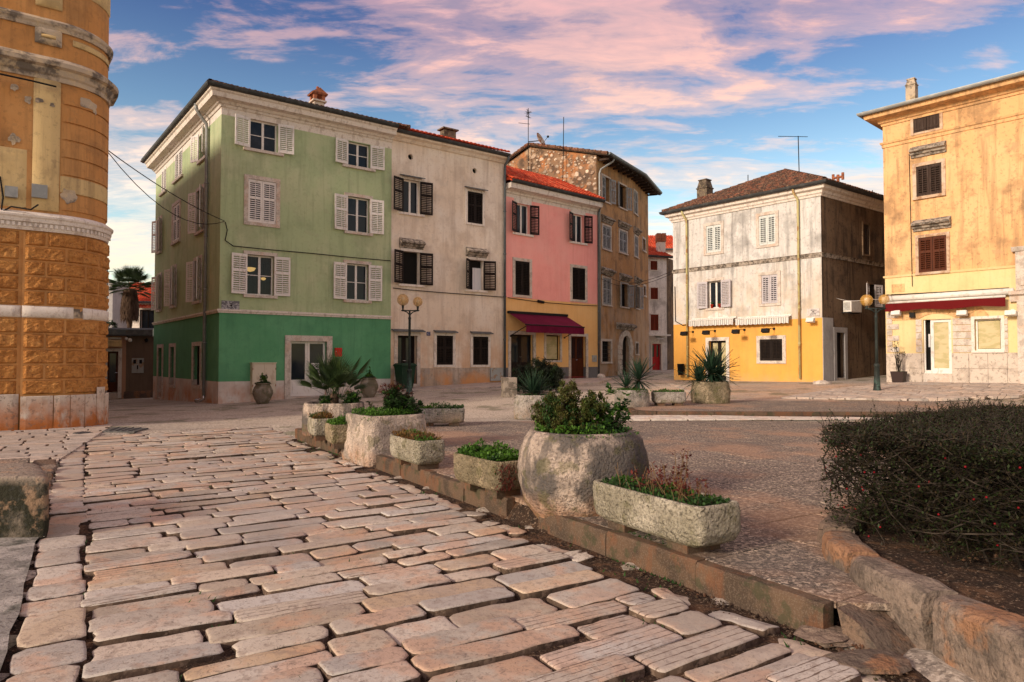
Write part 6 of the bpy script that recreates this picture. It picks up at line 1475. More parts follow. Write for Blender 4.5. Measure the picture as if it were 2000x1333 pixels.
oblock(S_A, S_A + .98, z_b0, z_b1, .05, .10, 'white_band', 'white_trim', .004, nz_=2); oblock(S_A + 1.18, s_end + .2, z_b0, z_b1, .05, .10, 'white_band', 'white_trim', .004, nz_=2); oblock(S_A + .96, S_A + 1.2, z_b0 + .02, z_b1 - .03, .045, .055, 'broken_band', 'orange_st', .02, nz_=2); oblock(plen[1] - 3, S_A - .01, z_b0, z_b1, .01, .06, 'white_band', 'white_trim', .004, nz_=2)
# plinth stones
s = S_A
for ln in (.62, .30, .30, .30, .34, .42):
    oblock(s + .006, s + ln - .006, -.3, z_pl - (.02 if ln != .34 else -.14), .115, .13, 'plinth_stone', 'plinth_st', .003, bev=.012, smooth=False); s += ln
s = S_A - .02
for ln in (.9, 1.1, 1.1): oblock(s - ln + .006, s - .006, -.3, z_pl + .03, .065, .08, 'plinth_stone', 'plinth_st', .003, bev=.012, smooth=False); s -= ln
full = [tuple(p_) for p_, n_ in subpath(plen[1] - 4, s_end + .8, .12)]
def oband(prof, name, mat, s0=None):
    mb = MB(); pth_ = full if s0 is None else [tuple(p_) for p_, n_ in subpath(s0, s_end + .8, .12)]; sweep(mb, pth_, prof, True); return mb.build(name, mat, ob, smooth=False)
z = z_c0; oband([(0, z - .06), (.06, z - .06), (.065, z - .04), (.075, z - .02), (.075, z + .10), (.13, z + .12), (.14, z + .20), (.17, z + .23), (.175, z + .27), (.05, z_c1 - .06), (0, z_c1 - .06)], 'dentil_cornice', 'white_trim')
dc = ob.children[-1]; sx_ = plen[1] - .6
while sx_ < s_end:
    p_, n_ = opt(sx_); t_ = Vector((-n_.y, n_.x)); mb = MB(); V = [(p_.x + n_.x * w + t_.x * a, p_.y + n_.y * w + t_.y * a, zz) for zz in (z + .015, z + .10) for a, w in ((-.028, .07), (.028, .07), (.028, .115), (-.028, .115))]
    mb.add(V, [(0, 3, 2, 1), (4, 5, 6, 7), (0, 1, 5, 4), (1, 2, 6, 5), (2, 3, 7, 6), (3, 0, 4, 7)]); mb.build('dentil', 'white_trim', ob); sx_ += .10
z = z_k0; oband([(0, z - .02), (.05, z - .02), (.06, z + .08), (.10, z + .12), (.14, z + .24), (.23, z + .28), (.24, z + .38), (.10, z + .50), (0, z + .54)], 'main_cornice', 'orange_st')
z = z_u0; oband([(0, z), (.05, z), (.07, z + .08), (.10, z + .12), (.11, z + .18), (.03, z + .25), (0, z + .27)], 'upper_cornice', 'orange_st')
# middle storey: pilaster and channelled plaster courses on the round corner, panels above
sp0, sp1 = plen[2] + .4 - .48, plen[2] + .4 + .04
oblock(sp0, sp1, z_c1, z_k0, .02, .07, 'pilaster', 'orange_cream', .002, nz_=6); oblock(sp0, sp1, z_k1 + .3, z_u0 + .02, .04, .09, 'pilaster_panel', 'orange_st', .004, nz_=6); oblock(sp0 + .12, sp1 - .12, z_k1 + .50, z_u0 - .2, .095, .10, 'inset_panel', 'orange_cream', .002, nz_=2)
oblock(sp0, sp1, z_u1 + .2, ztop, .03, .09, 'pilaster', 'orange_cream', .002, nz_=6)
nc = 7; hgt = (z_k0 - .1 - z_c1 - .05) / nc
for i in range(nc): oblock(sp1 + .02, s_end + .4, z_c1 + .05 + hgt * i + .012, z_c1 + .05 + hgt * (i + 1) - .012, .0, .035, 'plaster_course', 'orange_cream' if i == 1 else 'orange', .001, bev=.012, nz_=1, smooth=False)
oblock(sp1 + .22, s_end + .1, z_k1 + .55, z_u0 - .22, .012, .02, 'inset_panel', 'orange_cream', .002); oblock(sp1 + .38, s_end, z_u1 + .75, ztop - .3, .012, .025, 'inset_panel', 'orange_cream', .002)
oblock(plen[1] - 2.5, sp0 - .10, z_c1 + .02, z_c1 + 1.35, .0, .012, 'plaster_patch', 'orange_cream', .004); oblock(plen[1] - 2.5, sp0 - .52, z_c1 + 1.36, z_k0 - .05, .0, .015, 'wall_panel', 'orange', .002)
# peeled plaster patches
rs = random.Random(3)
for (s_, zz, a, b) in ((sp0 + .1, z_k0 - .55, .10, .06), (sp0 + .36, z_k0 - .6, .05, .05), (sp1 + .55, z_k0 - .35, .20, .11), (sp1 + .2, z_c1 + .42, .16, .17), (sp0 - .35, z_c1 + 1.55, .10, .13), (sp0 - .1, z_c1 + 2.5, .07, .09), (sp0 - .36, z_c1 + 2.7, .07, .08), (sp1 + .75, z_c1 + 2.6, .05, .07)):
    n_ = 14; sd = rs.random() * 50; V = []
    for i in range(n_):
        an = 2 * math.pi * i / n_; k = 1 + .6 * mnoise.noise((math.cos(an) * 1.4 + sd, math.sin(an) * 1.4, sd)); p_, nn_ = opt(s_ + a * k * math.cos(an)); V.append((p_.x + nn_.x * (.082 if sp0 < s_ < sp1 else .046), p_.y + nn_.y * (.082 if sp0 < s_ < sp1 else .046), zz + b * k * math.sin(an)))
    mb = MB(); mb.poly(V); mb.build('bare_patch', 'orange_st', ob)
# cables and boxes on the orange wall
def wp(px, py, w=.1):
    u, z = OF.hit(px, py, w); return OF.p(u, w, z)
cable([wp(-60, 136, .4), wp(0, 145, .36), wp(60, 158, .3), wp(110, 170, .25)] , 'wall_cable', 'thick black cable bundle under the orange building main cornice', .022)
p_, n_ = opt(sp1 + .45); zc_ = z_k0 - .30
cable([wp(0, 345, .05), wp(6, 385, .05), wp(2, 415, .1), wp(22, 404, .12), wp(60, 410, .30), wp(75, 400, .3)], 'wall_cable', 'looped black cable below the grey boxes on the orange wall', .018)
for px, py, w2, lab in ((22, 376, .22, 'small grey junction box on the ochre patch of the orange wall'), (77, 375, .28, 'larger grey junction box on the cream pilaster of the orange wall')):
    u, z = OF.hit(px, py, .08); mb = MB(); OF.box(mb, u - w2 / 2, u + w2 / 2, .0 if px < 40 else .07, .16, z - w2 * .52, z + w2 * .52); OF.box(mb, u - w2 / 2 - .01, u + w2 / 2 + .01, .16, .175, z - w2 * .54, z + w2 * .54); mb.build('junction_box', 'pipe_grey', label=lab, cat='junction box')

# ---------------------------------------------------------------- low taupe building in the side street
KY = 35.0; ka = at(196, HZ, KY - .6); kb = at(246, HZ, KY); kc = at(300, HZ, KY + .4); zg = -.45
K1 = Fac(ka, (kb - ka)); K2 = Fac(kb, (kc - kb)); Lk1 = (kb - ka).length; Lk2 = (kc - kb).length
kh = thing('low_building', (kb.x, kb.y, zg), 'low flat-roofed taupe building with a small cream awning in the side street', 'building')
zf = K2.hit(270, 657)[1]
doorway(K1, kh, (210, 231, 687, 767), 'white_trim', .16, 'red_wood', 1, .25, label='dark door with wrought grille')
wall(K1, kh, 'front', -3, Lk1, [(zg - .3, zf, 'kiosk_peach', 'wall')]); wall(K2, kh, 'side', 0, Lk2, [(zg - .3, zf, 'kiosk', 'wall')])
mb = MB(); pth_ = [xy(K1.p(-3, 0, 0)), xy(kb), xy(kc)]; sweep(mb, pth_, [(-.05, zf), (.35, zf), (.38, zf + .05), (.38, zf + .32), (.30, zf + .40), (-.05, zf + .42)], True); mb.build('fascia', 'gutter', kh)
q0, q1, q2 = K1.p(-3, 0, 0), kc, kc + Vector((-1.5, 5, 0)); mb = MB(); mb.poly([(q0.x, q0.y, zf + .40), (kb.x, kb.y, zf + .40), (q1.x, q1.y, zf + .40), (q2.x, q2.y, zf + .4), (q0.x - 2, q0.y + 5, zf + .4)]); mb.build('roof', 'concrete', kh)
ua, ub = K1.u(190), K1.u(236); z = K1.hit(215, 663)[1]; aw = thing('awning', K1.p(ub, 0, z), 'small cream folded awning over the dark grilled door', 'awning'); mb = MB()
V = [K1.p(ua, 0, z), K1.p(ub, 0, z), K1.p(ub, .55, z - .1), K1.p(ua, .55, z - .1), K1.p(ua, .56, z - .38), K1.p(ub, .56, z - .38)]; mb.add(V, [(0, 3, 2, 1), (3, 4, 5, 2), (1, 2, 5), (0, 4, 3)]); mb.build('canvas', 'orange_cream', aw); mb = MB(); K1.box(mb, ua, ub, 0, .1, z, z + .1); mb.build('cassette', 'white_metal', aw)
r_ = K2.rect(258, 281, 700, 729); um = (r_[0] + r_[1]) / 2; mc = thing('meter_cabinet', K2.p(um, 0, r_[2]), 'pale double meter cabinet on the taupe wall of the low building', 'cabinet')
for a, b in ((r_[0], um - .006), (um + .006, r_[1])): d_ = fbox(K2, 'cabinet_door', 'grey_box', mc, a, b, 0, .07, r_[2], r_[3]); fbox(K2, 'meter_glass', 'glass', mc, a + .07, b - .07, .07, .075, r_[3] - .28, r_[3] - .08)
fbox(K2, 'lock', 'blackp', mc, um - .03, um + .03, .07, .08, r_[2] + .2, r_[2] + .4)
u, z = K2.hit(252, 664, .3); sl_ = thing('security_lamp', K2.p(u, .3, z), 'white twin security lamp at the corner of the low building', 'lamp'); mb = MB(); mb.tube([K2.p(u, .0, z + .05), K2.p(u, .3, z + .05)], .03, 6); mb.build('bracket', 'white_metal', sl_); mb = MB(); mb.sphere(K2.p(u + .05, .34, z - .02), .10, 10, 7); mb.sphere(K2.p(u - .12, .32, z + .05), .08, 10, 7); mb.build('head', 'white_metal', sl_, smooth=True)
u, z = K2.hit(286, 665, .15); mb = MB(); mb.sphere(K2.p(u, .15, z), .1, 10, 7); mb.tube([K2.p(u, 0, z + .05), K2.p(u, .15, z + .05)], .03, 6); mb.build('wall_lamp', 'blackp', smooth=True, label='small black round lamp high on the taupe wall', cat='lamp')
q = atz(262, 777, -.33); mb = rbox((q.x + .05, q.y), 1.05, .25, -.5, .02, math.atan2(K2.d.y, K2.d.x) - .05, .05, 3, .03); mb.build('stone_slab', 'wallstone', smooth=True, label='dark weathered stone slab lying before the low taupe building', cat='stone')
q = atz(205, 760, -.3); mb = MB()
for i in range(6): mb.tube([(q.x - .25 + i * .1, q.y, -.4), (q.x - .25 + i * .1, q.y, .55)], .015, 4)
mb.tube([(q.x - .28, q.y, .55), (q.x + .28, q.y, .55)], .025, 5); mb.tube([(q.x - .28, q.y, .1), (q.x + .28, q.y, .1)], .025, 5); mb.box(q.x - .28, q.x + .28, q.y + .02, q.y + .04, -.35, .5); mb.build('iron_screen', 'blackp', label='black iron screen standing by the grilled door', cat='screen')
# white house with red roof behind
def simple_house(name, lab, x0, x1, y0, ytop, ybase, yv, depth, wmat, rmat, pitch, rl, wins=(), ov=.3):
    A_, B_ = at(x0, HZ, yv), at(x1, HZ, yv); F = Fac(A_, B_ - A_); L_ = (B_ - A_).length; zt = F.hit((x0 + x1) / 2, ytop)[1]; o = thing(name, (A_.x, A_.y, -.3), lab, 'house')
    for px in wins: window(F, o, px, 'none', frame='dark_wood', fw=.06, sill=False, sash_mat='dark_wood')
    wall(F, o, 'front', 0, L_, [(-.5, zt, wmat, 'wall')]); nb2 = -F.n * depth; rear(o, [xy(F.p(L_, 0, 0)), xy(F.p(L_, 0, 0) + nb2), xy(F.p(0, 0, 0) + nb2), xy(F.p(0, 0, 0))], -.5, zt, wmat)
    gutter(o, [xy(A_), xy(B_)], ov + .12, zt + .02, 'gutter'); rf, up = shed(o, F, -.1, L_ + .1, zt + .0, ov, pitch, rl, rmat); return o, F, rf, zt
ro, RF, rrf, rzt = simple_house('red_roofed_house', 'white house with bright red tiled roof behind the palm tree', 212, 330, 0, 591, 0, 50, 5, 'white_trim', 'tile_red', R(30), 3.4, ((220, 241, 612, 660), (274, 299, 607, 645)))
u0, u1 = RF.u(271), RF.u(302); z = RF.hit(285, 601)[1]; mb = MB(); tiles(mb, RF.p(u0, .5, z - .1), RF.d, -RF.n * .87 + Vector((0, 0, .5)), u1 - u0, .5); mb.build('canopy_tiles', 'tile_red', ro, kind='stuff')
a = at(207, 650, 47); b = at(207, 548, 47); mb = MB(); mb.box(a.x - .42, a.x + .42, 47, 49, -.4, b.z); mb.build('grey_annex', 'grey_plaster', label='narrow grey rendered wall end beside the red-roofed house', cat='wall')
a = at(209, 600, 46.5); b = at(209, 505, 46.5); an = thing('roof_antenna', a, 'thin mast aerial above the grey wall end by the palm', 'antenna'); mb = MB(); mb.tube([(a.x, a.y, a.z - 1), (a.x, a.y, b.z)], .03, 5); mb.build('mast', 'cable', an); mb = MB(); z = b.z - .9; mb.tube([(a.x - .3, a.y, z), (a.x + .35, a.y, z)], .02, 4); mb.tube([(a.x - .1, a.y, z + .35), (a.x + .1, a.y, z + .35)], .02, 4); mb.build('rods', 'cable', an)
# alley house with the red door, and roofs behind
AY = 50.0; aa = at(1262, HZ, AY); ab = at(1303, HZ, AY + .6); A1 = Fac(aa, ab - aa); LA = (ab - aa).length; dA2 = Vector((.56, .83, 0)); A2 = Fac(ab, dA2)
ah = thing('alley_house', (aa.x, aa.y, .7), 'narrow white house at the alley end with red door and rust shutters', 'house'); zt = A1.hit(1285, 503)[1]
for px, mt in (((1271, 1284.5, 510, 528), 'rust_wood'), ((1271, 1285.5, 562.5, 585), 'rust_wood'), ((1270.5, 1286, 614.5, 646), 'rust_wood')): window(A1, ah, px, 'closed', mt, 'white_trim', .06, sill=False, mid=False)
doorway(A1, ah, (1273.5, 1291, 672, 723), 'white_trim', .10, 'red_door', 2, .5, handle=False, label='bright red glazed double door')
wall(A1, ah, 'front', 0, LA, [(.2, zt, 'alley', 'wall')]); wall(A2, ah, 'side', 0, 6, [(.2, zt, 'white_side', 'side_wall')]); q = aa - A1.n * 5; rear(ah, [xy(A2.p(6, 0, 0)), xy(q), xy(aa)], .2, zt, 'alley')  # the side wall's shade is painted in by its dark plaster
rf, up = shed(ah, A1, -.2, LA + .35, zt + .02, .35, R(22), 4, 'tile_red'); gutter(ah, [xy(aa), xy(ab + A1.d * .3)], .45, zt + .04)
q = at(1290.5, 490, 51.6); mb = MB(); mb.box(q.x - .30, q.x + .30, q.y - .3, q.y + .3, q.z - .8, q.z + .62); mb.build('chimney', 'white_trim', rf); mb = MB(); mb.box(q.x - .34, q.x - .03, q.y - .34, q.y + .34, q.z + .62, q.z + 1.28); mb.box(q.x + .03, q.x + .34, q.y - .34, q.y + .34, q.z + .62, q.z + 1.28); mb.box(q.x - .03, q.x + .03, q.y - .3, q.y + .3, q.z + .7, q.z + 1.2); mb.build('chimney_pots', 'brick', rf)
cn = thing('door_canopy', A1.p(.8, 0, 3.2), 'white canopy over the red alley door', 'canopy'); z = A1.hit(1285, 657)[1]; mb = MB(); A1.box(mb, A1.u(1268), A1.u(1299), 0, .8, z, z + .10); mb.build('slab', 'white_metal', cn); mb = MB(); V = [A1.p(A1.u(1276), .1, z), A1.p(A1.u(1288), .1, z), A1.p(A1.u(1288), .75, z - .25), A1.p(A1.u(1276), .75, z - .25)]; mb.poly(V); mb.build('flap', 'white_metal', cn)
simple_house('far_house', 'distant house with bright red roof rising behind the alley house', 1255, 1330, 0, 488, 0, 60, 5, 'white_trim', 'tile_red', R(26), 4.2)
simple_house('far_red_roof_house', 'distant red roof showing between the white and the peach house', 1650, 1800, 0, 411, 0, 46, 5, 'white_trim', 'tile_red', R(12), 2.6)

# ================================================================ STREET FURNITURE AND WALL FIXTURES
def lamp_post(px, pyb, y, top_py, gl, lab):
    b = at(px, pyb, y); zg_ = h(b.x, b.y); o = thing('street_lamp', (b.x, b.y, zg_), lab, 'street lamp', 'twin-globe street lamps on the square')
    za = at(px, top_py, y).z; mb = MB(); c = (b.x, b.y, zg_)
    H = za - zg_
    mb.lathe(c, [(.055, .9), (.05, 1.6), (.048, H - .35), (.06, H - .32), (.06, H - .28), (.042, H - .25), (.036, H)], 10); mb.build('pole', 'lamp_iron', o, smooth=True)
    mb = MB(); mb.lathe(c, [(.17, -.05), (.17, .03), (.13, .06), (.11, .18), (.095, .5), (.085, .86), (.10, .88), (.10, .93), (.06, .98)], 10); mb.build('base', 'lamp_iron', o, smooth=True)
    mb = MB(); ends = []
    for (gx, gy, r) in gl:
        g = at(gx, gy, y); rad = r * y / FPX; ends.append((g, rad))
    for g, rad in ends:
        mb.tube([(b.x, b.y, za - .18), (b.x + (g.x - b.x) * .4, b.y, za - .06), (g.x, b.y, za)], .022, 6); mb.tube([(g.x, b.y, za - .03), (g.x, b.y, g.z - rad * .9)], [.025, .05], 8)
    mb.tube([(min(e[0].x for e in ends) - .06, b.y, za), (max(e[0].x for e in ends) + .06, b.y, za)], .026, 6); mb.build('arm', 'lamp_iron', o, smooth=True)
    for g, rad in ends:
        mb = MB(); mb.sphere((g.x, b.y, g.z), rad, 20, 14); gl_ = mb.build('globe', 'globe', o, smooth=True)
        mb = MB(); mb.lathe((g.x, b.y, g.z - rad * .9), [(.05, 0), (.05, rad * .4), (.075, rad * .45), (.075, rad * 1.3), (.03, rad * 1.4)], 10); mb.build('bulb', 'bulbw', gl_, smooth=True)
    return o
lamp_post(799.5, 769, 26.4, 607, ((787, 586, 11.6), (816, 590, 9.6)), 'twin amber-globe street lamp before the beige house door')
lamp_post(1713, 752, 23.4, 603, ((1692.5, 587, 11.6), (1726.5, 585.5, 10)), 'twin amber-globe street lamp on the paving by the peach house')
# wheeled bin
q = GF.p(GF.u(779), .55, 0); q = Vector((q.x, q.y, h(q.x, q.y))); bn_ = thing('wheeled_bin', q, 'dark green plastic wheeled bin beside the beige house door', 'bin'); fr = Matrix.Translation(q) @ Matrix.Rotation(math.atan2(d1.y, d1.x), 4, 'Z')
mb = MB(); V = [fr @ Vector((sx_ * k, sy_ * k2, z)) for k, k2, z in ((.24, .26, .08), (.33, .36, 1.0)) for sx_, sy_ in ((-1, -1), (1, -1), (1, 1), (-1, 1))]; mb.add(V, [(3, 2, 1, 0), (0, 1, 5, 4), (1, 2, 6, 5), (2, 3, 7, 6), (3, 0, 4, 7), (4, 5, 6, 7)]); mb.build('body', 'plastic_bin', bn_)
mb = MB(); V = [fr @ Vector((sx_ * k, sy_ * k2, z)) for k, k2, z in ((.36, .40, 1.0), (.36, .40, 1.04), (.28, .32, 1.12)) for sx_, sy_ in ((-1, -1), (1, -1), (1, 1), (-1, 1))]; mb.add(V, [(r2 * 4 + i, r2 * 4 + (i + 1) % 4, (r2 + 1) * 4 + (i + 1) % 4, (r2 + 1) * 4 + i) for r2 in (0, 1) for i in range(4)] + [(8, 9, 10, 11)]); mb.tube([fr @ Vector((-.3, .42, 1.0)), fr @ Vector((.3, .42, 1.0))], .02, 6); mb.build('lid', 'plastic_bin', bn_)
for s_ in (-.27, .27): mb = MB(); mb.tube([fr @ Vector((s_ - .03, .24, .1)), fr @ Vector((s_ + .03, .24, .1))], .1, 12); mb.build('wheel', 'blackp', bn_)
# cabinet, mailbox, plaque on the green house
r_ = GF.rect(489, 535, 710, 768); ec = thing('electric_cabinet', GF.p(r_[0], .0, r_[2]), 'cream two-door electric cabinet against the emerald wall', 'cabinet'); u0, u1, z0, z1 = r_; um = (u0 + u1) / 2
fbox(GF, 'body', 'cream_box', ec, u0, u1, 0, .26, z0, z1); [fbox(GF, 'cabinet_door', 'cream_box', ec, a, b, .26, .275, z0 + .03, z1 - .04) for a, b in ((u0 + .02, um - .005), (um + .005, u1 - .02))]; fbox(GF, 'top', 'cream_box', ec, u0 - .02, u1 + .02, 0, .30, z1, z1 + .03)
mb = MB()
for uu in (u0 + .015, u1 - .015):
    for zz in (z0 + .25, z1 - .25): mb.tube([GF.p(uu, .28, zz), GF.p(uu, .28, zz + .08)], .014, 5)
mb.build('hinges', 'brick', ec)
r_ = GF.rect(653, 666, 680, 697); mbx = thing('mailbox', GF.p(r_[0], 0, r_[2]), 'small red mailbox on the emerald wall beside the white door', 'mailbox'); fbox(GF, 'body', 'red_box', mbx, r_[0], r_[1], 0, .10, r_[2], r_[3]); fbox(GF, 'flap', 'red_box', mbx, r_[0] + .02, r_[1] - .02, .10, .115, r_[3] - .09, r_[3] - .05); fbox(GF, 'emblem', 'bulbw', mbx, r_[0] + .03, r_[0] + .06, .10, .104, r_[3] - .16, r_[3] - .13)
def plaque(F, px, mat, lab, bars):
    u0, u1, z0, z1 = F.rect(*px); o = thing('street_sign', F.p(u0, 0, z0), lab, 'sign'); fbox(F, 'plate', mat, o, u0, u1, 0, .035, z0, z1); mb = MB()
    for a, b, c, d in bars: F.box(mb, u0 + (u1 - u0) * a, u0 + (u1 - u0) * b, .035, .038, z0 + (z1 - z0) * c, z0 + (z1 - z0) * d)
    mb.build('lettering', 'blackp', o)
plaque(GF, (431, 466, 588, 607), 'plaque', 'grey marble street name plaque at the corner of the green house', ((.42, .62, .74, .79), (.47, .58, .42, .60), (.40, .64, .26, .31), (.36, .68, .10, .16)))
plaque(WF, (1578, 1602, 603, 617), 'plaque_w', 'pale marble street name plaque at the corner of the white house', ((.3, .7, .72, .8), (.42, .58, .45, .6), (.25, .75, .2, .28)))
# air conditioner on the white house side
u0, u1, z0, z1 = WR.rect(1644, 1664, 590, 611); ac = thing('air_conditioner', WR.p(u0, 0, z0), 'white air conditioner unit on the shaded side wall of the white house', 'air conditioner'); fbox(WR, 'body', 'white_metal', ac, u0, u1, .10, .45, z0, z1)
mb = MB(); V = []; [mb.tube([WR.p(u0 - .004, .14 + .05 * i, z0 + .06), WR.p(u0 - .004, .14 + .05 * i, z1 - .06)], .012, 4) for i in range(6)]; mb.build('grille', 'gutter', ac); mb = MB(); [WR.box(mb, uu, uu + .04, 0, .42, z0 - .05, z0) for uu in (u0 + .05, u1 - .09)]; mb.build('bracket', 'blackp', ac)
# litter bin on the white house
u0, u1, z0, z1 = WF.rect(1328, 1340, 711, 733); lb = thing('litter_bin', WF.p(u0, .0, z0), 'black wall-mounted litter bin at the alley corner of the yellow wall', 'bin'); mb = MB(); c = WF.p((u0 + u1) / 2, .2, z0); mb.lathe(c, [(.13, 0), (.17, (z1 - z0) * .95), (.18, (z1 - z0) * .95), (.18, z1 - z0), (.15, z1 - z0), (.14, (z1 - z0) * .8)], 14); mb.build('body', 'blackp', lb, smooth=True); fbox(WF, 'bracket', 'blackp', lb, u0 + .08, u1 - .08, 0, .06, z0 + .2, z1 - .1)
# flower pots in the window
u0, u1, z0, z1 = wrl
for i, (a, lab) in enumerate(((.22, 'small red pot with a plant beside the window jamb of the white house'), (.80, 'small red pot with a plant near the open shutter of the white house'))):
    c = WF.p(u0 + (u1 - u0) * a, -.06, z0 + .002); o = thing('flower_pot', c, lab, 'flower pot'); mb = MB(); mb.lathe(c, [(.05, 0), (.075, .16), (.08, .16), (.08, .18)], 10); mb.build('pot', 'terracotta', o, smooth=True); mb = MB()
    for k in range(40): a2 = random.uniform(0, 6.28); rr2 = random.uniform(0, .07); p_ = c + Vector((math.cos(a2) * rr2, math.sin(a2) * rr2, .18 + random.uniform(0, .1))); mb.add([p_, p_ + Vector((.03, 0, .02)), p_ + Vector((0, .02, .04))], [(0, 1, 2)])
    mb.build('leaves', 'lf_mid', o)
# rock at white house corner, stone by the pink house, stone block with bush
q = gp(1606, 750); rock((q.x, q.y, q.z), .38, .2, .14, 8).build('boulder', 'limestone', smooth=True, label='low pale boulder at the foot of the white house corner', cat='stone')
q = gp(1173, 740.5); rock((q.x, q.y - .3, q.z + .1), .22, .16, .16, 5).build('boulder', 'limestone', smooth=True, label='small pale rock between the pink and the brown house', cat='stone')
q = gp(994, 777); rbox((q.x, q.y + .3), .24, .26, q.z - .05, q.z + .70, .2, .02, 5, .006).build('stone_post', 'kerb_grey', smooth=True, label='square stained stone post beside the dark round bush', cat='stone post')
# satellite dish, aerials
def yagi(name, base, top, arms, lab, rods=8):
    o = thing(name, base, lab, 'antenna'); mb = MB(); mb.tube([base, top], .022, 5); mb.build('mast', 'cable', o); mb = MB()
    for (zf_, l0, l1, ang, n_) in arms:
        c = Vector(base).lerp(Vector(top), zf_); d = Vector((math.cos(ang), math.sin(ang), .0)); pv = Vector((-d.y, d.x, .25)); mb.tube([c - d * l0, c + d * l1], .014, 4)
        for i in range(n_): t_ = -l0 + (l0 + l1) * (i + .5) / n_; mb.tube([c + d * t_ - pv * .12, c + d * t_ + pv * .12], .008, 3)
    mb.build('boom', 'cable', o); return o
rb = GW.p(um_ + .05, .25, zr + .1); t_ = at(1047, 212, rb.y); so_ = yagi('roof_antenna', (rb.x, rb.y, rb.z - 3.0), (rb.x, rb.y, t_.z), ((.82, .6, .1, .3, 3), (.90, .2, .2, 1.0, 4)), 'rusty aerial mast with bent rods on the rubble gable')
mb = MB(); c = Vector((rb.x, rb.y, t_.z - .28)); rsx = random.Random(2)
for i in range(34): d = Vector((rsx.gauss(0, 1), rsx.gauss(0, 1), rsx.gauss(0, .7))).normalized(); mb.tube([c, c + d * rsx.uniform(.12, .26)], .008, 3)
mb.build('twig_clump', 'twig', so_)
dc_ = at(1055, 274, rb.y - .3); sd_ = thing('satellite_dish', dc_, 'rusty satellite dish on the aerial mast above the rubble gable', 'satellite dish'); mb = MB(); ax = Vector((.80, -.45, .40)).normalized(); sd1 = ax.orthogonal().normalized(); sd2 = ax.cross(sd1); V = [dc_ - ax * .07]; n_ = 20
for r2, dpt in ((.18, -.05), (.33, 0.0), (.44, .07)):
    for i in range(n_): a = 2 * math.pi * i / n_; V.append(dc_ + (sd1 * math.cos(a) + sd2 * math.sin(a)) * r2 + ax * dpt)
mb.add(V, [(0, 1 + i, 1 + (i + 1) % n_) for i in range(n_)] + [(1 + r2 * n_ + i, 1 + (r2 + 1) * n_ + i, 1 + (r2 + 1) * n_ + (i + 1) % n_, 1 + r2 * n_ + (i + 1) % n_) for r2 in (0, 1) for i in range(n_)])
MT['rusty'] = M('rusty_dish', (.50, .44, .38), [dict(c=(.30, .10, .03), s=4, lo=.42, hi=.56, f=1, d=8)], .7); mb.build('dish', 'rusty', sd_, smooth=True)
mb = MB(); tip = dc_ + ax * .55 - Vector((0, 0, .1)); mb.tube([dc_ - Vector((0, 0, .4)), tip], .015, 4); mb.sphere(tip, .07, 8, 6); mb.tube([dc_ - ax * .06, Vector((rb.x, rb.y, dc_.z))], .03, 5); mb.build('feed_arm', 'cable', sd_)
q = at(1099, 310, 38.2); t_ = at(1101, 229, 38.2); yagi('roof_antenna', (q.x, q.y, q.z - 2.0), (t_.x, t_.y, t_.z), ((.5, .12, .12, .4, 2), (.56, .2, .2, .9, 2), (.6, .15, .15, .2, 2)), 'slim whip aerial on the rubble gable slope')
q = at(1562, 357, 31.5); t_ = at(1559, 266, 31.5); yagi('roof_antenna', (q.x, q.y, q.z - 1.0), (t_.x, t_.y, t_.z), ((.99, .95, .45, .05, 12), (.42, .15, .15, -.8, 5), (.34, .3, .2, .3, 3)), 'tall aerial with a long comb boom on the brown hip roof')
q = at(1461, 372, 34); t_ = at(1461, 342, 34); yagi('roof_antenna', (q.x, q.y, q.z - 1.2), (t_.x, t_.y, t_.z), ((.5, .12, .02, .2, 2),), 'short plain aerial near the sooty chimney of the brown hip roof')
q = at(1705, 400, 36); t_ = at(1704, 372, 36); yagi('roof_antenna', (q.x, q.y, q.z - 1.5), (t_.x, t_.y, t_.z), ((.9, .25, .25, -.5, 4),), 'small aerial over the shaded side of the white house')
# cables
A_ = at(204, 289, 17.4); Bc = GF.p(.12, .08, GF.hit(432, 432)[1])
cable([A_, Bc], 'overhead_cable', 'upper black cable from the orange building to the green house corner', .014, .15); cable([A_, Bc + Vector((0, 0, -.02))], 'overhead_cable', 'lower sagging black cable from the orange building to the green house corner', .012, .75)
gpts = [(436, 434), (440, 450), (436, 470), (452, 481), (520, 488), (600, 495), (690, 504), (760, 510)]
cable([GF.p(GF.u(a), .07, GF.hit(a, b)[1]) for a, b in gpts], 'wall_cable', 'black cable running across the green front above the lower windows', .018)
cable([BF.p(BF.u(a), .05, BF.hit(a, b)[1]) for a, b in ((766, 563), (800, 567), (860, 572), (930, 577), (983, 581))], 'wall_cable', 'black cable along the beige house below the middle windows', .018)
cable([PF.p(PF.u(a), .06, PF.hit(a, b)[1]) for a, b in ((990, 582), (1040, 589), (1070, 592), (1120, 596), (1165, 598))], 'wall_cable', 'black cable along the top of the apricot ground floor', .018)
A_ = B1.p(.2, .1, B1.hit(1172, 532)[1]); Bc = WF.p(.1, .05, WF.hit(1318, 528)[1])
for k, lab in ((0, 'uppermost thin cable spanning the alley from the brown to the white house'), (1, 'lower thin cable spanning the alley between brown and white house')): cable([A_ - Vector((0, 0, .35 * k)), B1.p(L1 * .8, .15, A_.z - .3 - .2 * k), Bc - Vector((0, 0, .12 * k))], 'overhead_cable', lab, .012, .12)
cable([WF.p(.12, .04, WF.hit(1320, 560)[1]), WF.p(.14, .04, WF.hit(1321, 628)[1]), WF.p(WF.u(1335), .04, WF.hit(1333, 636)[1]), WF.p(WF.u(1360), .04, WF.hit(1360, 631)[1])], 'wall_cable', 'black cable down the alley-side edge of the white house', .02)
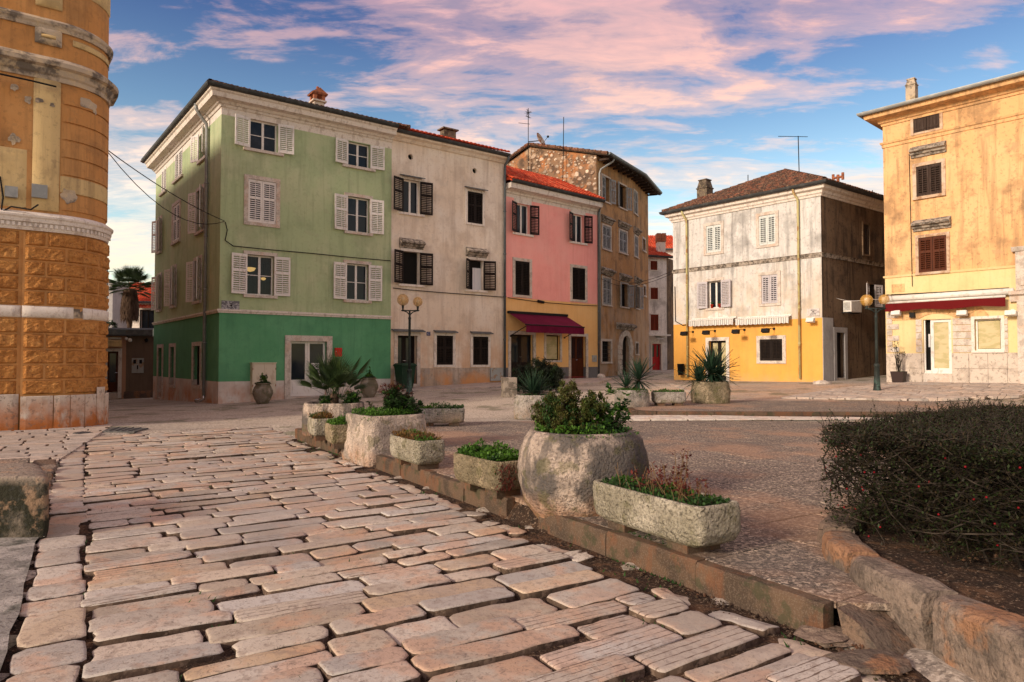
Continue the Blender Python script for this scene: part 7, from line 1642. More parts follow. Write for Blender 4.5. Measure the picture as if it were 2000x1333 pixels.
cable([YF.p(YF.u(1733), .08, YF.hit(1733, 577)[1]), YF.p(YF.u(1850), .08, YF.hit(1850, 571)[1]), YF.p(YF.u(1975), .08, YF.hit(1975, 563)[1])], 'wall_cable', 'black cable bundle along the cream belt of the peach house', .022)
cable([YF.p(YF.u(1783), .05, YF.hit(1783, 300)[1]), YF.p(YF.u(1784), .05, YF.hit(1784, 430)[1]), YF.p(YF.u(1785), .05, YF.hit(1785, 560)[1])], 'wall_cable', 'thin cable running down beside the shutters of the peach house', .012)
A_ = at(1700, 584, 23.4); cable([WR.p(WR.u(1630), .1, WR.hit(1630, 583)[1]), A_, YF.p(YF.u(1745), .1, YF.hit(1745, 575)[1])], 'overhead_cable', 'pale cable strung past the lamp globes to the peach house', .012, .1, 'white_metal')
# ================================================================ PLANTERS
def superloft(c, rot, rings, n=56, ex=2.0, amp=.0, freq=6, seed=0, close=False):
    """rings: (half length, half width, z, exponent or None); returns verts and faces of the loft"""
    V = []; cr, sr = math.cos(rot), math.sin(rot)
    for (a, b, z, e) in rings:
        e = 2.0 / (e or ex)
        for j in range(n):
            t = 2 * math.pi * j / n; ct, st = math.cos(t), math.sin(t)
            x = math.copysign(abs(ct) ** e, ct) * a; y = math.copysign(abs(st) ** e, st) * b
            k = amp * (mnoise.noise((x * freq + seed, y * freq, z * freq)) + .5 * mnoise.noise((x * freq * 2.7, y * freq * 2.7 + seed, z * freq * 2.7)))
            l = max(math.hypot(x, y), .05); x += x / l * k; y += y / l * k
            V.append((c[0] + x * cr - y * sr, c[1] + x * sr + y * cr, c[2] + z + k * .2))
    m_ = len(rings); F_ = [(i * n + j, i * n + (j + 1) % n, (i + 1) * n + (j + 1) % n, (i + 1) * n + j) for i in range(m_ - 1) for j in range(n)]
    F_ += [tuple(range(n - 1, -1, -1))]
    if close: F_ += [tuple((m_ - 1) * n + j for j in range(n))]
    return V, F_
def planter(name, c, rot, prof, a, b, ex, mat, lab, rim=.06, soil_d=.05, amp=.012, cat='planter', feet=None, group=None, n=64):
    """prof: (scale a, scale b, z); hollow body with a soil surface"""
    o = thing(name, c, lab, cat, group); zf = .07 if feet else 0
    pts = []
    for i in range(len(prof) - 1):
        k = 5
        for j in range(k): t = j / k; pts.append(tuple(prof[i][q] + (prof[i + 1][q] - prof[i][q]) * t for q in range(3)))
    pts.append(prof[-1])
    rings = [(a * s1, b * s2, z + zf, None) for s1, s2, z in pts]; s1, s2, zt = prof[-1]; zt += zf
    rings += [(a * s1 - rim * .25, b * s2 - rim * .25, zt + .012, None), (a * s1 - rim * .8, b * s2 - rim * .8, zt + .01, None), (a * s1 - rim, b * s2 - rim, zt - .012, None), (a * s1 - rim, b * s2 - rim, zt - soil_d - .06, None)]
    V, F_ = superloft(c, rot, rings, n, ex, amp, 7, seed=c[0] * 3); mb = MB(); mb.add(V, F_); mb.build('basin', mat, o, smooth=True)
    V, F_ = superloft((c[0], c[1], c[2]), rot, [(a * s1 - rim + .004, b * s2 - rim + .004, zt - soil_d, None), (a * s1 * .6, b * s2 * .6, zt - soil_d + .02, None)], 32, ex); mb = MB(); mb.add(V, F_[:-1] + [tuple(32 + j for j in range(32))]); mb.build('soil', 'soil', o, smooth=True)
    if feet:
        for s_ in (-1, 1):
            mb = MB(); fr = Matrix.Translation(c) @ Matrix.Rotation(rot, 4, 'Z'); mb.box(s_ * a * feet - .11, s_ * a * feet + .11, -b * .72, b * .72, -.005, .10, fr); mb.build('foot', 'kerb', o)
    return o, zt
SROT = math.atan2(SD.y, SD.x)
TP = [(.86, .80, 0), (.95, .93, .03), (1.0, 1.0, .10), (1.0, 1.0, .24), (.99, .98, .30)]
def leafc(mb, p, l, w, up=.5, rs=random, fold=False):
    a = rs.uniform(0, 2 * math.pi); el = math.asin(max(-1, min(1, rs.gauss(up, .35)))); d = Vector((math.cos(a) * math.cos(el), math.sin(a) * math.cos(el), math.sin(el)))
    s = Vector((-math.sin(a + rs.uniform(-.6, .6)), math.cos(a), rs.uniform(-.4, .4))).normalized(); p = Vector(p)
    mb.add([p, p + d * l * .5 + s * w, p + d * l, p + d * l * .5 - s * w], [(0, 1, 2, 3)])
def inbasin(rs, a, b, ex):
    while True:
        x, y = rs.uniform(-1, 1), rs.uniform(-1, 1)
        if abs(x) ** ex + abs(y) ** ex < 1: return x * a, y * b
def cover(name, c, rot, a, b, z, hgt, n, mat, lab, l=(.02, .05), w=.35, ex=4, cat='plant', mounds=3, second=None, spill=0, seed=1, straws=0, dome=.5):
    rs = random.Random(seed); o = thing(name, (c[0], c[1], c[2] + z), lab, cat); cr, sr = math.cos(rot), math.sin(rot)
    mbs = [MB(), MB()]
    for i in range(n):
        x, y = inbasin(rs, a, b, ex); e = max(abs(x) / a, abs(y) / b); top = hgt * (1 - dome * e ** 2) * (.65 + .7 * mnoise.noise((x * 5 + seed, y * 5, seed)) + .3 * mnoise.noise((x * 14, y * 14 + seed, 0)))
        zz = z + max(.0, top) * rs.random() ** .6; k = 0
        if spill and rs.random() < spill:
            sgn = rs.choice((-1, 1)); y = sgn * b * rs.uniform(.95, 1.12); zz = z + rs.uniform(-.12, .05)
        if second and mnoise.noise((x * 3 + 7, y * 3, seed * 2)) > second[1]: k = 1
        ll = rs.uniform(*l); leafc(mbs[k], (c[0] + x * cr - y * sr, c[1] + x * sr + y * cr, c[2] + zz), ll, ll * w, .55, rs)
    mbs[0].build('leaves', mat, o)
    if mbs[1].v: mbs[1].build('leaves', second[0], o)
    if straws:
        mb = MB()
        for i in range(straws):
            x, y = inbasin(rs, a, b, ex); p = Vector((c[0] + x * cr - y * sr, c[1] + x * sr + y * cr, c[2] + z)); q = p + Vector((rs.gauss(0, .06), rs.gauss(0, .06), rs.uniform(.08, .22))); mb.tube([p, p.lerp(q, .5) + Vector((rs.gauss(0, .01), rs.gauss(0, .01), 0)), q], .0025, 3, False)
        mb.build('dry_stems', 'straw', o, kind='stuff')
    return o
def bush(name, c, lab, blobs, n, mat, l, stems=20, second=None, up=.3, seed=3, w=.4, stem_mat='twig', cat='bush', shell=.55, sub=None):
    """blobs: (dx, dy, dz, rx, ry, rz); leaves lie in clumps through the blobs"""
    rs = random.Random(seed); o = thing(name, c, lab, cat); C = Vector(c); mbs = [MB(), MB()]; st = MB(); vol = sum(b[3] * b[4] * b[5] for b in blobs); clumps = []
    for b in blobs:
        for i in range(max(4, int((sub or n / 45) * b[3] * b[4] * b[5] / vol))):
            d = Vector((rs.gauss(0, 1), rs.gauss(0, 1), rs.gauss(0, 1))).normalized() * (rs.random() ** .4); clumps.append((C + Vector((b[0] + d.x * b[3], b[1] + d.y * b[4], b[2] + d.z * b[5])), min(b[3:]) * rs.uniform(.16, .34)))
    per = n // len(clumps)
    for (q, r_) in clumps:
        k = 1 if (second and rs.random() < second[1]) else 0
        for i in range(per):
            p = q + Vector((rs.gauss(0, 1), rs.gauss(0, 1), rs.gauss(0, 1))).normalized() * r_ * rs.random() ** shell
            if p.z < C.z - .02: p.z = C.z + rs.random() * .03
            ll = rs.uniform(*l); leafc(mbs[k], p, ll, ll * w, up, rs)
    for (q, r_) in rs.sample(clumps, min(stems, len(clumps))):
        b0 = C + Vector((rs.gauss(0, .04), rs.gauss(0, .04), -.02)); m_ = b0.lerp(q, .5) + Vector((rs.gauss(0, .03), rs.gauss(0, .03), .04)); st.tube([b0, m_, q], [.012, .008, .004], 4, False)
    mbs[0].build('crown', mat, o)
    if mbs[1].v: mbs[1].build('crown', second[0], o)
    st.build('trunk', stem_mat, o); return o
# sword leaf and fan frond shared by all yuccas and palms
def blade_mesh(name, mat, L_=1.0, w=.03, droop=.25, fold=.012, seg=5):
    V = []; F_ = []
    for i in range(seg + 1):
        t = i / seg; ww = w * (.75 + .6 * t if t < .4 else (1 - t) / .6 * .98 + .02); z = -droop * t ** 2.2; V += [(t * L_, -ww, z + fold), (t * L_, 0, z), (t * L_, ww, z + fold)]
    for i in range(seg): F_ += [(i * 3, i * 3 + 3, i * 3 + 4, i * 3 + 1), (i * 3 + 1, i * 3 + 4, i * 3 + 5, i * 3 + 2)]
    me = bpy.data.meshes.new(name); me.from_pydata(V, [], F_); me.materials.append(MT[mat]); return me
YL = [blade_mesh('leaf', 'lf_yucca', 1, .044, d) for d in (.02, .12, .30)]
def yucca(c, lab, heads, seed, nl=64, ln=.75):
    rs = random.Random(seed); o = thing('yucca', c, lab, 'yucca'); C = Vector(c); tr = MB()
    for (dx, dy, hz2, sc, n_) in heads:
        top = C + Vector((dx, dy, hz2)); tr.tube([C + Vector((dx * .3, dy * .3, -.05)), C + Vector((dx * .8, dy * .8, hz2 * .6)), top + Vector((0, 0, .06))], [.05, .045, .04], 7)
        for i in range(n_):
            t = i / n_; az = i * 2.39996 + rs.uniform(-.2, .2); el = R(86 - 122 * t ** .85 + rs.uniform(-7, 7)); l = ln * sc * rs.uniform(.8, 1.08) * (.75 + .25 * math.sin(math.pi * min(1, t + .2)))
            M4 = Matrix.Translation(top + Vector((0, 0, .05 - .10 * t))) @ Matrix.Rotation(az, 4, 'Z') @ Matrix.Rotation(-el, 4, 'Y') @ Matrix.Diagonal((l, l * rs.uniform(.85, 1.15), l, 1)); inst(YL[0 if t < .4 else rs.choice((1, 1, 2))], 'leaf', o, M4)
    tr.build('trunk', 'bark', o, smooth=True); return o
def fan_mesh(name, mat, pet=.55, rad=.42, n_=17, spread=2.5):
    V = []; F_ = []
    def add(vs, fs): k = len(V); V.extend(vs); F_.extend(tuple(i + k for i in f) for f in fs)
    for i in range(4):
        x0, x1 = pet * i / 4, pet * (i + 1) / 4; z0, z1 = -.05 * (i / 4) ** 2, -.05 * ((i + 1) / 4) ** 2
        add([(x0, -.008, z0), (x0, .008, z0), (x1, .008, z1), (x1, -.008, z1)], [(0, 1, 2, 3)])
    for i in range(n_):
        a = -spread / 2 + spread * i / (n_ - 1); l = rad * (1 - .22 * abs(a / (spread / 2)) ** 2); ca_, sa_ = math.cos(a), math.sin(a); w = rad * .024
        pt = lambda r, s, z: (pet + ca_ * r - sa_ * s, sa_ * r + ca_ * s, z - .05)
        add([pt(0, -.004, 0), pt(0, .004, 0), pt(l * .45, w, .012), pt(l * .45, 0, -.004), pt(l * .45, -w, .012), pt(l, 0, -.03 * rad / .42 - .02 * abs(a))], [(0, 3, 4), (0, 1, 3), (1, 2, 3), (3, 2, 5), (4, 3, 5)])
    me = bpy.data.meshes.new(name); me.from_pydata(V, [], F_); me.materials.append(MT[mat]); return me
FAN = fan_mesh('frond', 'lf_palm', .42, .48, 15, 1.9); FAN2 = fan_mesh('frond', 'lf_palm', .6, .55, 15, 1.7); FAND = fan_mesh('frond', 'lf_dark', .6, .5, 20, 3.3)

# --- trough row along the kerb
tro = 'hammered stone troughs along the kerb'
def trough(corner_l, corner_r, width, lab, mat, feet=.55, hgt=1.0, ex=9, gr=None):
    """front bottom edge from the far to the near end, width away from the street"""
    a, b = Vector(corner_l), Vector(corner_r); d = (b - a); L_ = d.length; d.normalize(); n_ = Vector((-d.y, d.x, 0))
    if n_.dot(RD) < 0: n_ = -n_
    c = (a + b) / 2 + n_ * width / 2; c.z = TZ(suv(c)[1]); rot = math.atan2(d.y, d.x)
    o, zt = planter('stone_trough', c, rot, [(s1, s2, z * hgt) for s1, s2, z in TP], L_ / 2, width / 2, ex, mat, lab, .045, .03, .010, 'trough', feet, gr)
    return c, rot, L_ / 2, width / 2, zt
c, rot, a, b, zt = trough(atz(1150, 1008, .24), atz(1366, 1080, .24), .47, 'long pale hammered stone trough beside the round vat, nearest the planted bed', 'trough')
cover('ground_cover', c, rot, a * .92, b * .84, zt - .03, .10, 2600, 'lf_mid', 'mossy green cover with wine-red sprigs in the long pale trough', (.015, .04), second=('lf_bright', .05), ex=6, seed=4, straws=30)
rs = random.Random(8)
sp_ = thing('wine_red_sprigs', (c.x, c.y, c.z + zt), 'upright wine-red weedy sprigs growing in the long pale trough', 'plant'); mbl, mbs_ = MB(), MB()
for (fx, n_, hg) in ((-.36, 3, .16), (-.2, 5, .20), (.02, 6, .24), (.18, 5, .26), (.33, 6, .38), (.62, 7, .22)):
    for i in range(n_):
        q0 = c + Vector((math.cos(rot) * fx * a, math.sin(rot) * fx * a, zt - .02)) + Vector((rs.gauss(0, .05), rs.gauss(0, .05), 0)); q1 = q0 + Vector((rs.gauss(0, .06), rs.gauss(0, .05), hg * rs.uniform(.6, 1.05))); mbs_.tube([q0, q0.lerp(q1, .5) + Vector((rs.gauss(0, .015), 0, 0)), q1], .003, 3, False)
        for k in range(16): leafc(mbl, q0.lerp(q1, rs.uniform(.25, 1.05)) + Vector((rs.gauss(0, .018), rs.gauss(0, .018), 0)), rs.uniform(.025, .05), .011, .3, rs)
mbl.build('leaves', 'lf_wine', sp_); mbs_.build('stems', 'straw', sp_, kind='stuff')
c, rot, a, b, zt = trough(atz(880, 939, .235), atz(972, 966, .235), .42, 'brown mossy stone trough between the rust-planted trough and the round vat', 'trough_dk')
cover('ground_cover', c, rot, a * .95, b * .9, zt - .02, .17, 3000, 'lf_bright', 'bright green leafy cover heaped in the brown mossy trough', (.02, .05), ex=6, seed=6, second=('lf_mid', .35), spill=.01)
rs = random.Random(12); mb = MB(); q_ = c + Vector((math.cos(rot) * a * .97, math.sin(rot) * a * .97, 0))
for i in range(420): leafc(mb, q_ + Vector((rs.gauss(.01, .03) - SD.x * rs.uniform(-.03, .14) * 0, rs.gauss(-.02, .02), zt - rs.random() * .27)) + RD * rs.uniform(-.2, -.02), rs.uniform(.02, .045), .006, -.6, rs)
mb.build('dry_creeper', 'lf_wine', label='dry dark creeper hanging over the end of the brown trough', cat='plant')
c, rot, a, b, zt = trough(atz(757, 894, .235), atz(815, 913, .235), .42, 'pale stone trough leaning close to the tall tapered stone planter', 'trough')
cover('ground_cover', c, rot, a * .95, b * .9, zt - .02, .13, 2600, 'lf_rust', 'rust and green stonecrop spilling from the pale trough beside the tapered planter', (.015, .04), ex=6, seed=9, second=('lf_bright', -.02), spill=.05, straws=60)
q0 = tp(627, 850, .07); d_ = Vector((.42, -.9, 0)).normalized()
c, rot, a, b, zt = trough(q0 - d_ * .45 + RD * -.19, q0 + d_ * .25 + RD * -.19, .40, 'short pale stone trough before the palm vat', 'trough')
cover('ground_cover', c, rot, a * .92, b * .88, zt - .02, .15, 1300, 'lf_mid', 'grassy green and rusty cover in the short pale trough before the palm vat', (.03, .07), w=.14, ex=6, seed=19, second=('lf_rust', .1), straws=40)
q0 = tp(662, 866, .07)
c, rot, a, b, zt = trough(q0 - d_ * .5 + RD * -.16, q0 + d_ * .16 + RD * -.16, .36, 'short grey stone trough tucked behind the tapered planter', 'trough_dk')
cover('ground_cover', c, rot, a * .95, b * .9, zt - .02, .14, 1200, 'lf_bright', 'fresh green tuft in the short grey trough behind the tapered planter', (.02, .05), ex=6, seed=23)
q = tp(860, 827, .07); c = Vector((q.x, q.y + .2, TZ(suv(q)[1]))); o, zt = planter('stone_trough', c, .10, TP, .50, .22, 9, 'vat_grey', 'grey stone trough on feet at the far edge of the terrace', .045, .03, .01, 'trough', .55)
cover('ground_cover', c, .10, .48, .2, zt - .02, .17, 1500, 'lf_mid', 'green cover spilling over the grey trough at the terrace edge', (.02, .05), ex=6, seed=27, spill=.16, second=('lf_bright', .2))
q = atz(1309, 792, .36); c = Vector((q.x, q.y + .2, uz(q.x, q.y + .2))); o, zt = planter('stone_trough', c, .02, TP, .45, .24, 8, 'vat_grey', 'small grey stone trough on the upper paving between two yucca vats', .045, .03, .01, 'trough', .55)
cover('ground_cover', c, .02, .42, .21, zt - .02, .12, 1100, 'lf_bright', 'bright green cover in the small trough between the yucca vats', (.02, .05), ex=6, seed=33)

# --- big vats
q = atz(1147, 1038, 0); c = Vector((q.x, q.y + .38, -.03))
planter('round_vat', c, .3, [(.58, .58, 0), (.74, .74, .10), (.90, .90, .25), (.985, .985, .44), (1.0, 1.0, .56), (.97, .97, .74), (.90, .90, .87), (.82, .82, .93)], .645, .62, 2.1, 'vat', 'huge round pale stone vat with a dark lichen stain, standing across the kerb line', .085, .05, .013, 'planter')
cz = c + Vector((0, 0, .91))
bush('conifer_shrub', cz + Vector((-.06, .04, -.02)), 'dense bronze-green conifer shrub in the round stone vat', [(-.20, 0, .22, .24, .26, .22), (-.10, .05, .34, .15, .18, .18), (.08, .05, .22, .18, .24, .20), (.22, .05, .22, .14, .2, .20), (-.32, 0, .12, .12, .2, .12), (.0, -.1, .12, .3, .2, .14)], 27000, 'lf_conifer', (.014, .034), 26, ('lf_mid', .22), .75, 5, .28, cat='shrub', sub=330)
bush('leafy_weed', cz + Vector((.28, -.02, 0)), 'broad-leaved green climber beside the conifer in the round vat', [(0, 0, .14, .17, .2, .15), (.10, -.02, .30, .08, .1, .14), (-.02, -.05, .42, .06, .07, .06)], 700, 'lf_mid', (.035, .075), 14, ('lf_bright', .35), .2, 14, .33, cat='plant', sub=60)
cover('ground_cover', (c.x, c.y, c.z), 0, .48, .46, .90, .10, 2400, 'lf_bright', 'low bright green weeds round the rim of the round vat', (.015, .04), ex=2, seed=41, dome=-.3, second=('lf_mid', .0))
rs = random.Random(4); mb = MB()
for i in range(260): a_ = rs.uniform(-2.2, -.2); leafc(mb, c + Vector((math.cos(a_) * rs.uniform(.48, .56), math.sin(a_) * rs.uniform(.46, .55), .93 - max(0, rs.gauss(0, .05)))), rs.uniform(.02, .04), .009, 0, rs)
mb.build('rim_weeds', 'lf_bright', label='bright weeds hanging over the front rim of the round vat', cat='plant')
q = atz(742, 905, 0); c = Vector((q.x, q.y + .42, -.03))
planter('tapered_planter', c, SROT + .08, [(1.0, 1.0, 0), (1.04, 1.04, .12), (1.0, 1.0, .35), (.94, .95, .60), (.90, .92, .76)], .56, .54, 8, 'vat_pale', 'tall tapered pale stone planter with rounded corners set into the kerb line', .09, .04, .016, 'planter')
cz = c + Vector((0, 0, .74))
bush('leafy_bush', cz + Vector((.15, .0, 0)), 'dark green and dried brown bush in the tapered stone planter', [(.10, 0, .15, .30, .3, .20), (-.02, .05, .30, .18, .2, .18), (.28, 0, .12, .18, .2, .16)], 6500, 'lf_mid', (.02, .05), 30, ('lf_dark', .4), .3, 61, .38, sub=170)
bush('dry_bush', cz + Vector((.05, .12, .16)), 'dried brown stems rising from the bush in the tapered planter', [(0, 0, .22, .16, .14, .16), (.10, 0, .30, .14, .1, .10), (.30, 0, .18, .12, .1, .10)], 1500, 'lf_wine', (.02, .05), 40, ('lf_rust', .3), -.2, 62, .22, cat='plant', sub=90)
cover('ground_cover', (c.x, c.y, c.z), SROT + .08, .48, .46, .73, .13, 3200, 'lf_bright', 'bright yellow-green weeds round the rim of the tapered planter', (.02, .045), ex=4, seed=44, dome=-.3, spill=.03)
q = tp(641, 850); c = Vector((q.x, q.y + .42, TZ(suv(q)[1]) - .02))
planter('stone_vat', c, .1, [(.97, .97, 0), (1.0, 1.0, .10), (1.0, 1.0, .35), (.97, .97, .52), (.95, .95, .60)], .585, .48, 3.2, 'vat', 'rough oval stone vat holding the fan palm at the terrace corner', .08, .04, .014)
cz = c + Vector((0, 0, .56)); pm = thing('fan_palm', cz, 'bushy dwarf fan palm with stiff fans in the corner stone vat', 'palm'); rs = random.Random(77)
stm = MB(); stm.tube([cz - Vector((0, 0, .04)), cz + Vector((0, 0, .22))], [.10, .08], 8); stm.build('trunk', 'bark', pm)
for i in range(46):
    t = i / 46; az = i * 2.4 + rs.uniform(-.3, .3); el = R(88 - 56 * t + rs.uniform(-8, 8)); s_ = rs.uniform(.6, .92)
    inst(FAN2 if i % 2 else FAN, 'frond', pm, Matrix.Translation(cz + Vector((rs.gauss(0, .06), rs.gauss(0, .05), .12))) @ Matrix.Rotation(az, 4, 'Z') @ Matrix.Rotation(-el, 4, 'Y') @ Matrix.Rotation(rs.uniform(-.5, .5), 4, 'X') @ Matrix.Diagonal((s_, s_, s_, 1)))
bush('leafy_bush', cz + Vector((.12, -.05, -.02)), 'low green bush below the fan palm in the corner vat', [(.22, 0, .16, .22, .25, .16), (-.25, 0, .10, .22, .25, .10)], 3800, 'lf_mid', (.02, .05), 12, ('lf_bright', .25), .3, 63, .38, sub=110)
q = at(711, 778, 12.6); bush('leafy_bush', Vector((q.x - .05, c.y + .1, c.z + .35)), 'yellowing sprays hanging beside the corner vat', [(.0, 0, .12, .10, .12, .16)], 380, 'lf_yellow', (.03, .06), 8, ('lf_mid', .4), 0, 64, .3, cat='plant', sub=16)
# yucca vats
VP = [(.96, .96, 0), (1.0, 1.0, .14), (1.0, 1.0, .34), (.95, .95, .50), (.90, .90, .58)]
q = tp(1042, 818); c = Vector((q.x, q.y + .38, TZ(suv(q)[1]) - .03)); planter('stone_vat', c, 0, VP, .475, .42, 2.6, 'vat_grey', 'pale oval stone vat holding the low yucca before the stone post', .07, .04, .014)
yucca(c + Vector((0, 0, .52)), 'low broad yucca rosette in the oval vat before the stone post', ((0, 0, .08, 1.0, 110), (.12, .05, .06, .8, 40)), 2, ln=.66)
cover('ground_cover', c, 0, .36, .32, .54, .06, 700, 'lf_bright', 'green weeds under the low yucca', (.02, .05), ex=2, seed=51)
q = gp(1239, 804); c = Vector((q.x, q.y + .38, h(q.x, q.y + .38) - .02)); planter('stone_vat', c, .4, [(s1, s2, z * .98) for s1, s2, z in VP], .47, .40, 2.6, 'vat_grey', 'pale oval stone vat holding the two-headed yucca at the end of the upper kerb', .07, .04, .014)
yucca(c + Vector((.10, 0, .50)), 'two-headed yucca in the vat at the end of the upper kerb', ((.10, .0, .34, 1.05, 92), (-.25, .05, .12, .85, 64)), 3, ln=.64)
cover('ground_cover', c, .4, .44, .38, .52, .13, 1700, 'lf_bright', 'bright green cover spilling from the two-headed yucca vat', (.02, .05), ex=2, seed=52, spill=.08)
q = atz(1396, 788.5, .36); c = Vector((q.x, q.y + .42, uz(q.x, q.y + .4) - .005)); planter('stone_vat', c, 0, [(s1, s2, z * 1.06) for s1, s2, z in VP], .545, .45, 2.8, 'trough_dk', 'mossy brown oval stone vat on the upper paving before the yellow wall', .08, .04, .014)
yucca(c + Vector((0, 0, .56)), 'large spiky yucca clump in the mossy vat before the yellow wall', ((.06, .0, .30, 1.15, 130), (-.30, .05, .05, 1.0, 80), (.26, .1, .14, .95, 64)), 4, ln=.76)
# pots by the green house
def jar(px, pyb, wall_w, lab, lab2, bl, mat, s=1.0, F=GF):
    u = F.u(px, wall_w); q = F.p(u, wall_w, 0); q = Vector((q.x, q.y, h(q.x, q.y))); q = gp(px, pyb); o = thing('clay_jar', q, lab, 'jar', 'clay jars flanking the white door')
    mb = MB(); mb.lathe(q, [(.17 * s, -.02), (.20 * s, .03), (.28 * s, .17 * s), (.345 * s, .36 * s), (.345 * s, .46 * s), (.29 * s, .60 * s), (.245 * s, .665 * s), (.25 * s, .69 * s), (.285 * s, .71 * s), (.285 * s, .735 * s), (.23 * s, .735 * s), (.22 * s, .66 * s)], 28, False); mb.build('jar', 'pot', o, smooth=True)
    mb = MB(); n_ = 20; mb.poly([(q.x + .23 * s * math.cos(2 * math.pi * i / n_), q.y + .23 * s * math.sin(2 * math.pi * i / n_), q.z + .68 * s) for i in range(n_)]); mb.build('soil', 'soil', o)
    p_ = q + Vector((0, 0, .68 * s)); bush('small_conifer', p_, lab2, bl, 2600, mat, (.02, .045), 8, ('lf_dark', .25), .8, int(px), .22, cat='shrub', sub=60)
    cover('ground_cover', q, 0, .26 * s, .26 * s, .70 * s, .09, 420, 'lf_dark', 'dark trailing plants round the rim of the clay jar by the ' + ('cabinet' if px < 600 else 'bin'), (.03, .06), ex=2, seed=int(px))
jar(513, 789, .8, 'bulging clay jar before the cream electric cabinet', 'small round conifer in the clay jar before the cabinet', [(.05, 0, .16, .16, .16, .17), (.02, 0, .28, .12, .12, .12)], 'lf_bright')
jar(720.5, 776.5, .7, 'bulging clay jar between the white door and the wheeled bin', 'small cone-shaped conifer in the clay jar by the bin', [(0, 0, .10, .14, .14, .12), (0, 0, .22, .10, .10, .14), (0, 0, .36, .05, .05, .12)], 'lf_bright')
# dark bush by the stone post
q = gp(1050, 772); bush('rosemary_bush', Vector((q.x + .05, q.y + .9, h(q.x, q.y + .9))), 'large dark grey-green round bush behind the low yucca', [(-.55, 0, .55, .50, .5, .45), (.15, 0, .75, .75, .6, .55), (.5, 0, .5, .55, .5, .5), (-.1, 0, .35, 1.0, .6, .35)], 34000, 'lf_rosemary', (.05, .11), 40, ('lf_dark', .35), .5, 71, .16, cat='bush', sub=420)
# potted tree by the peach house
q = YF.p(YF.u(1755, .5), .5, 0); q = Vector((q.x, q.y, h(q.x, q.y))); zt_ = .46; o = thing('plant_pot', q, 'square dark brown plastic pot at the peach house corner', 'flower pot'); mb = MB(); fr = Matrix.Translation(q) @ Matrix.Rotation(math.atan2(YF.d.y, YF.d.x), 4, 'Z')
V = [fr @ Vector((sx_ * k, sy_ * k, z)) for k, z in ((.17, -.01), (.23, .46), (.19, .46), (.18, .36)) for sx_, sy_ in ((-1, -1), (1, -1), (1, 1), (-1, 1))]; mb.add(V, [(r2 * 4 + i, r2 * 4 + (i + 1) % 4, (r2 + 1) * 4 + (i + 1) % 4, (r2 + 1) * 4 + i) for r2 in (0, 1, 2) for i in range(4)] + [(12, 13, 14, 15)]); mb.build('pot', 'brown_pot', o)
bush('potted_tree', q + Vector((0, 0, .40)), 'thin sparse little tree in the square brown pot', [(-.12, 0, 1.0, .20, .16, .2), (.10, 0, .72, .18, .15, .15), (-.05, 0, .5, .15, .12, .12)], 420, 'lf_rust', (.03, .06), 22, ('lf_dark', .6), .2, 81, .35, cat='tree', sub=30)
cover('ground_cover', (q.x, q.y, q.z), 0, .17, .17, .38, .10, 260, 'lf_bright', 'grass tuft in the square brown pot', (.03, .07), w=.15, ex=2, seed=82)
# palm tree behind the low building
q = at(252, 700, 41.0); zb_ = -.3; cz = at(252, 565, 41.0); pt_ = thing('palm_tree', (q.x, q.y, zb_), 'palm tree with a shaggy trunk behind the low taupe building', 'palm tree'); mb = MB(); mb.tube([(q.x, q.y, zb_), (q.x, q.y, cz.z - 2.3), (q.x, q.y, cz.z - 2.0), (q.x, q.y, cz.z - 1.0), (q.x, q.y, cz.z)], [.13, .13, .16, .36, .3], 14); mb.build('trunk', 'bark', pt_, smooth=True)
rs = random.Random(5); mb = MB()
for i in range(900): a = rs.uniform(0, 6.28); z = cz.z - rs.uniform(0, 1.7); rr2 = .32 + .12 * math.sin((cz.z - z) * 1.4); p_ = Vector((q.x + math.cos(a) * rr2, q.y + math.sin(a) * rr2, z)); d = Vector((math.cos(a) * .1, math.sin(a) * .1, -rs.uniform(.25, .5))); s_ = Vector((-math.sin(a), math.cos(a), 0)) * .05; mb.add([p_ - s_, p_ + s_, p_ + d], [(0, 1, 2)])
mb.build('dead_fronds', 'bark', pt_, kind='stuff')
for i in range(70):
    t = i / 70; az = i * 2.4; el = R(88 - 110 * t + rs.uniform(-8, 8)); s_ = rs.uniform(1.15, 1.45); inst(FAND, 'frond', pt_, Matrix.Translation((q.x, q.y, cz.z + .1)) @ Matrix.Rotation(az, 4, 'Z') @ Matrix.Rotation(-el, 4, 'Y') @ Matrix.Rotation(rs.uniform(-.3, .3), 4, 'X') @ Matrix.Diagonal((s_, s_, s_, 1)))
q = at(209, 640, 40); bush('leafy_bush', (q.x, q.y, at(209, 655, 40).z - .3), 'dark shrub on the roof edge beside the orange corner', [(0, 0, .6, .5, .5, .7)], 1400, 'lf_dark', (.08, .16), 14, None, .3, 91, .4, sub=40)

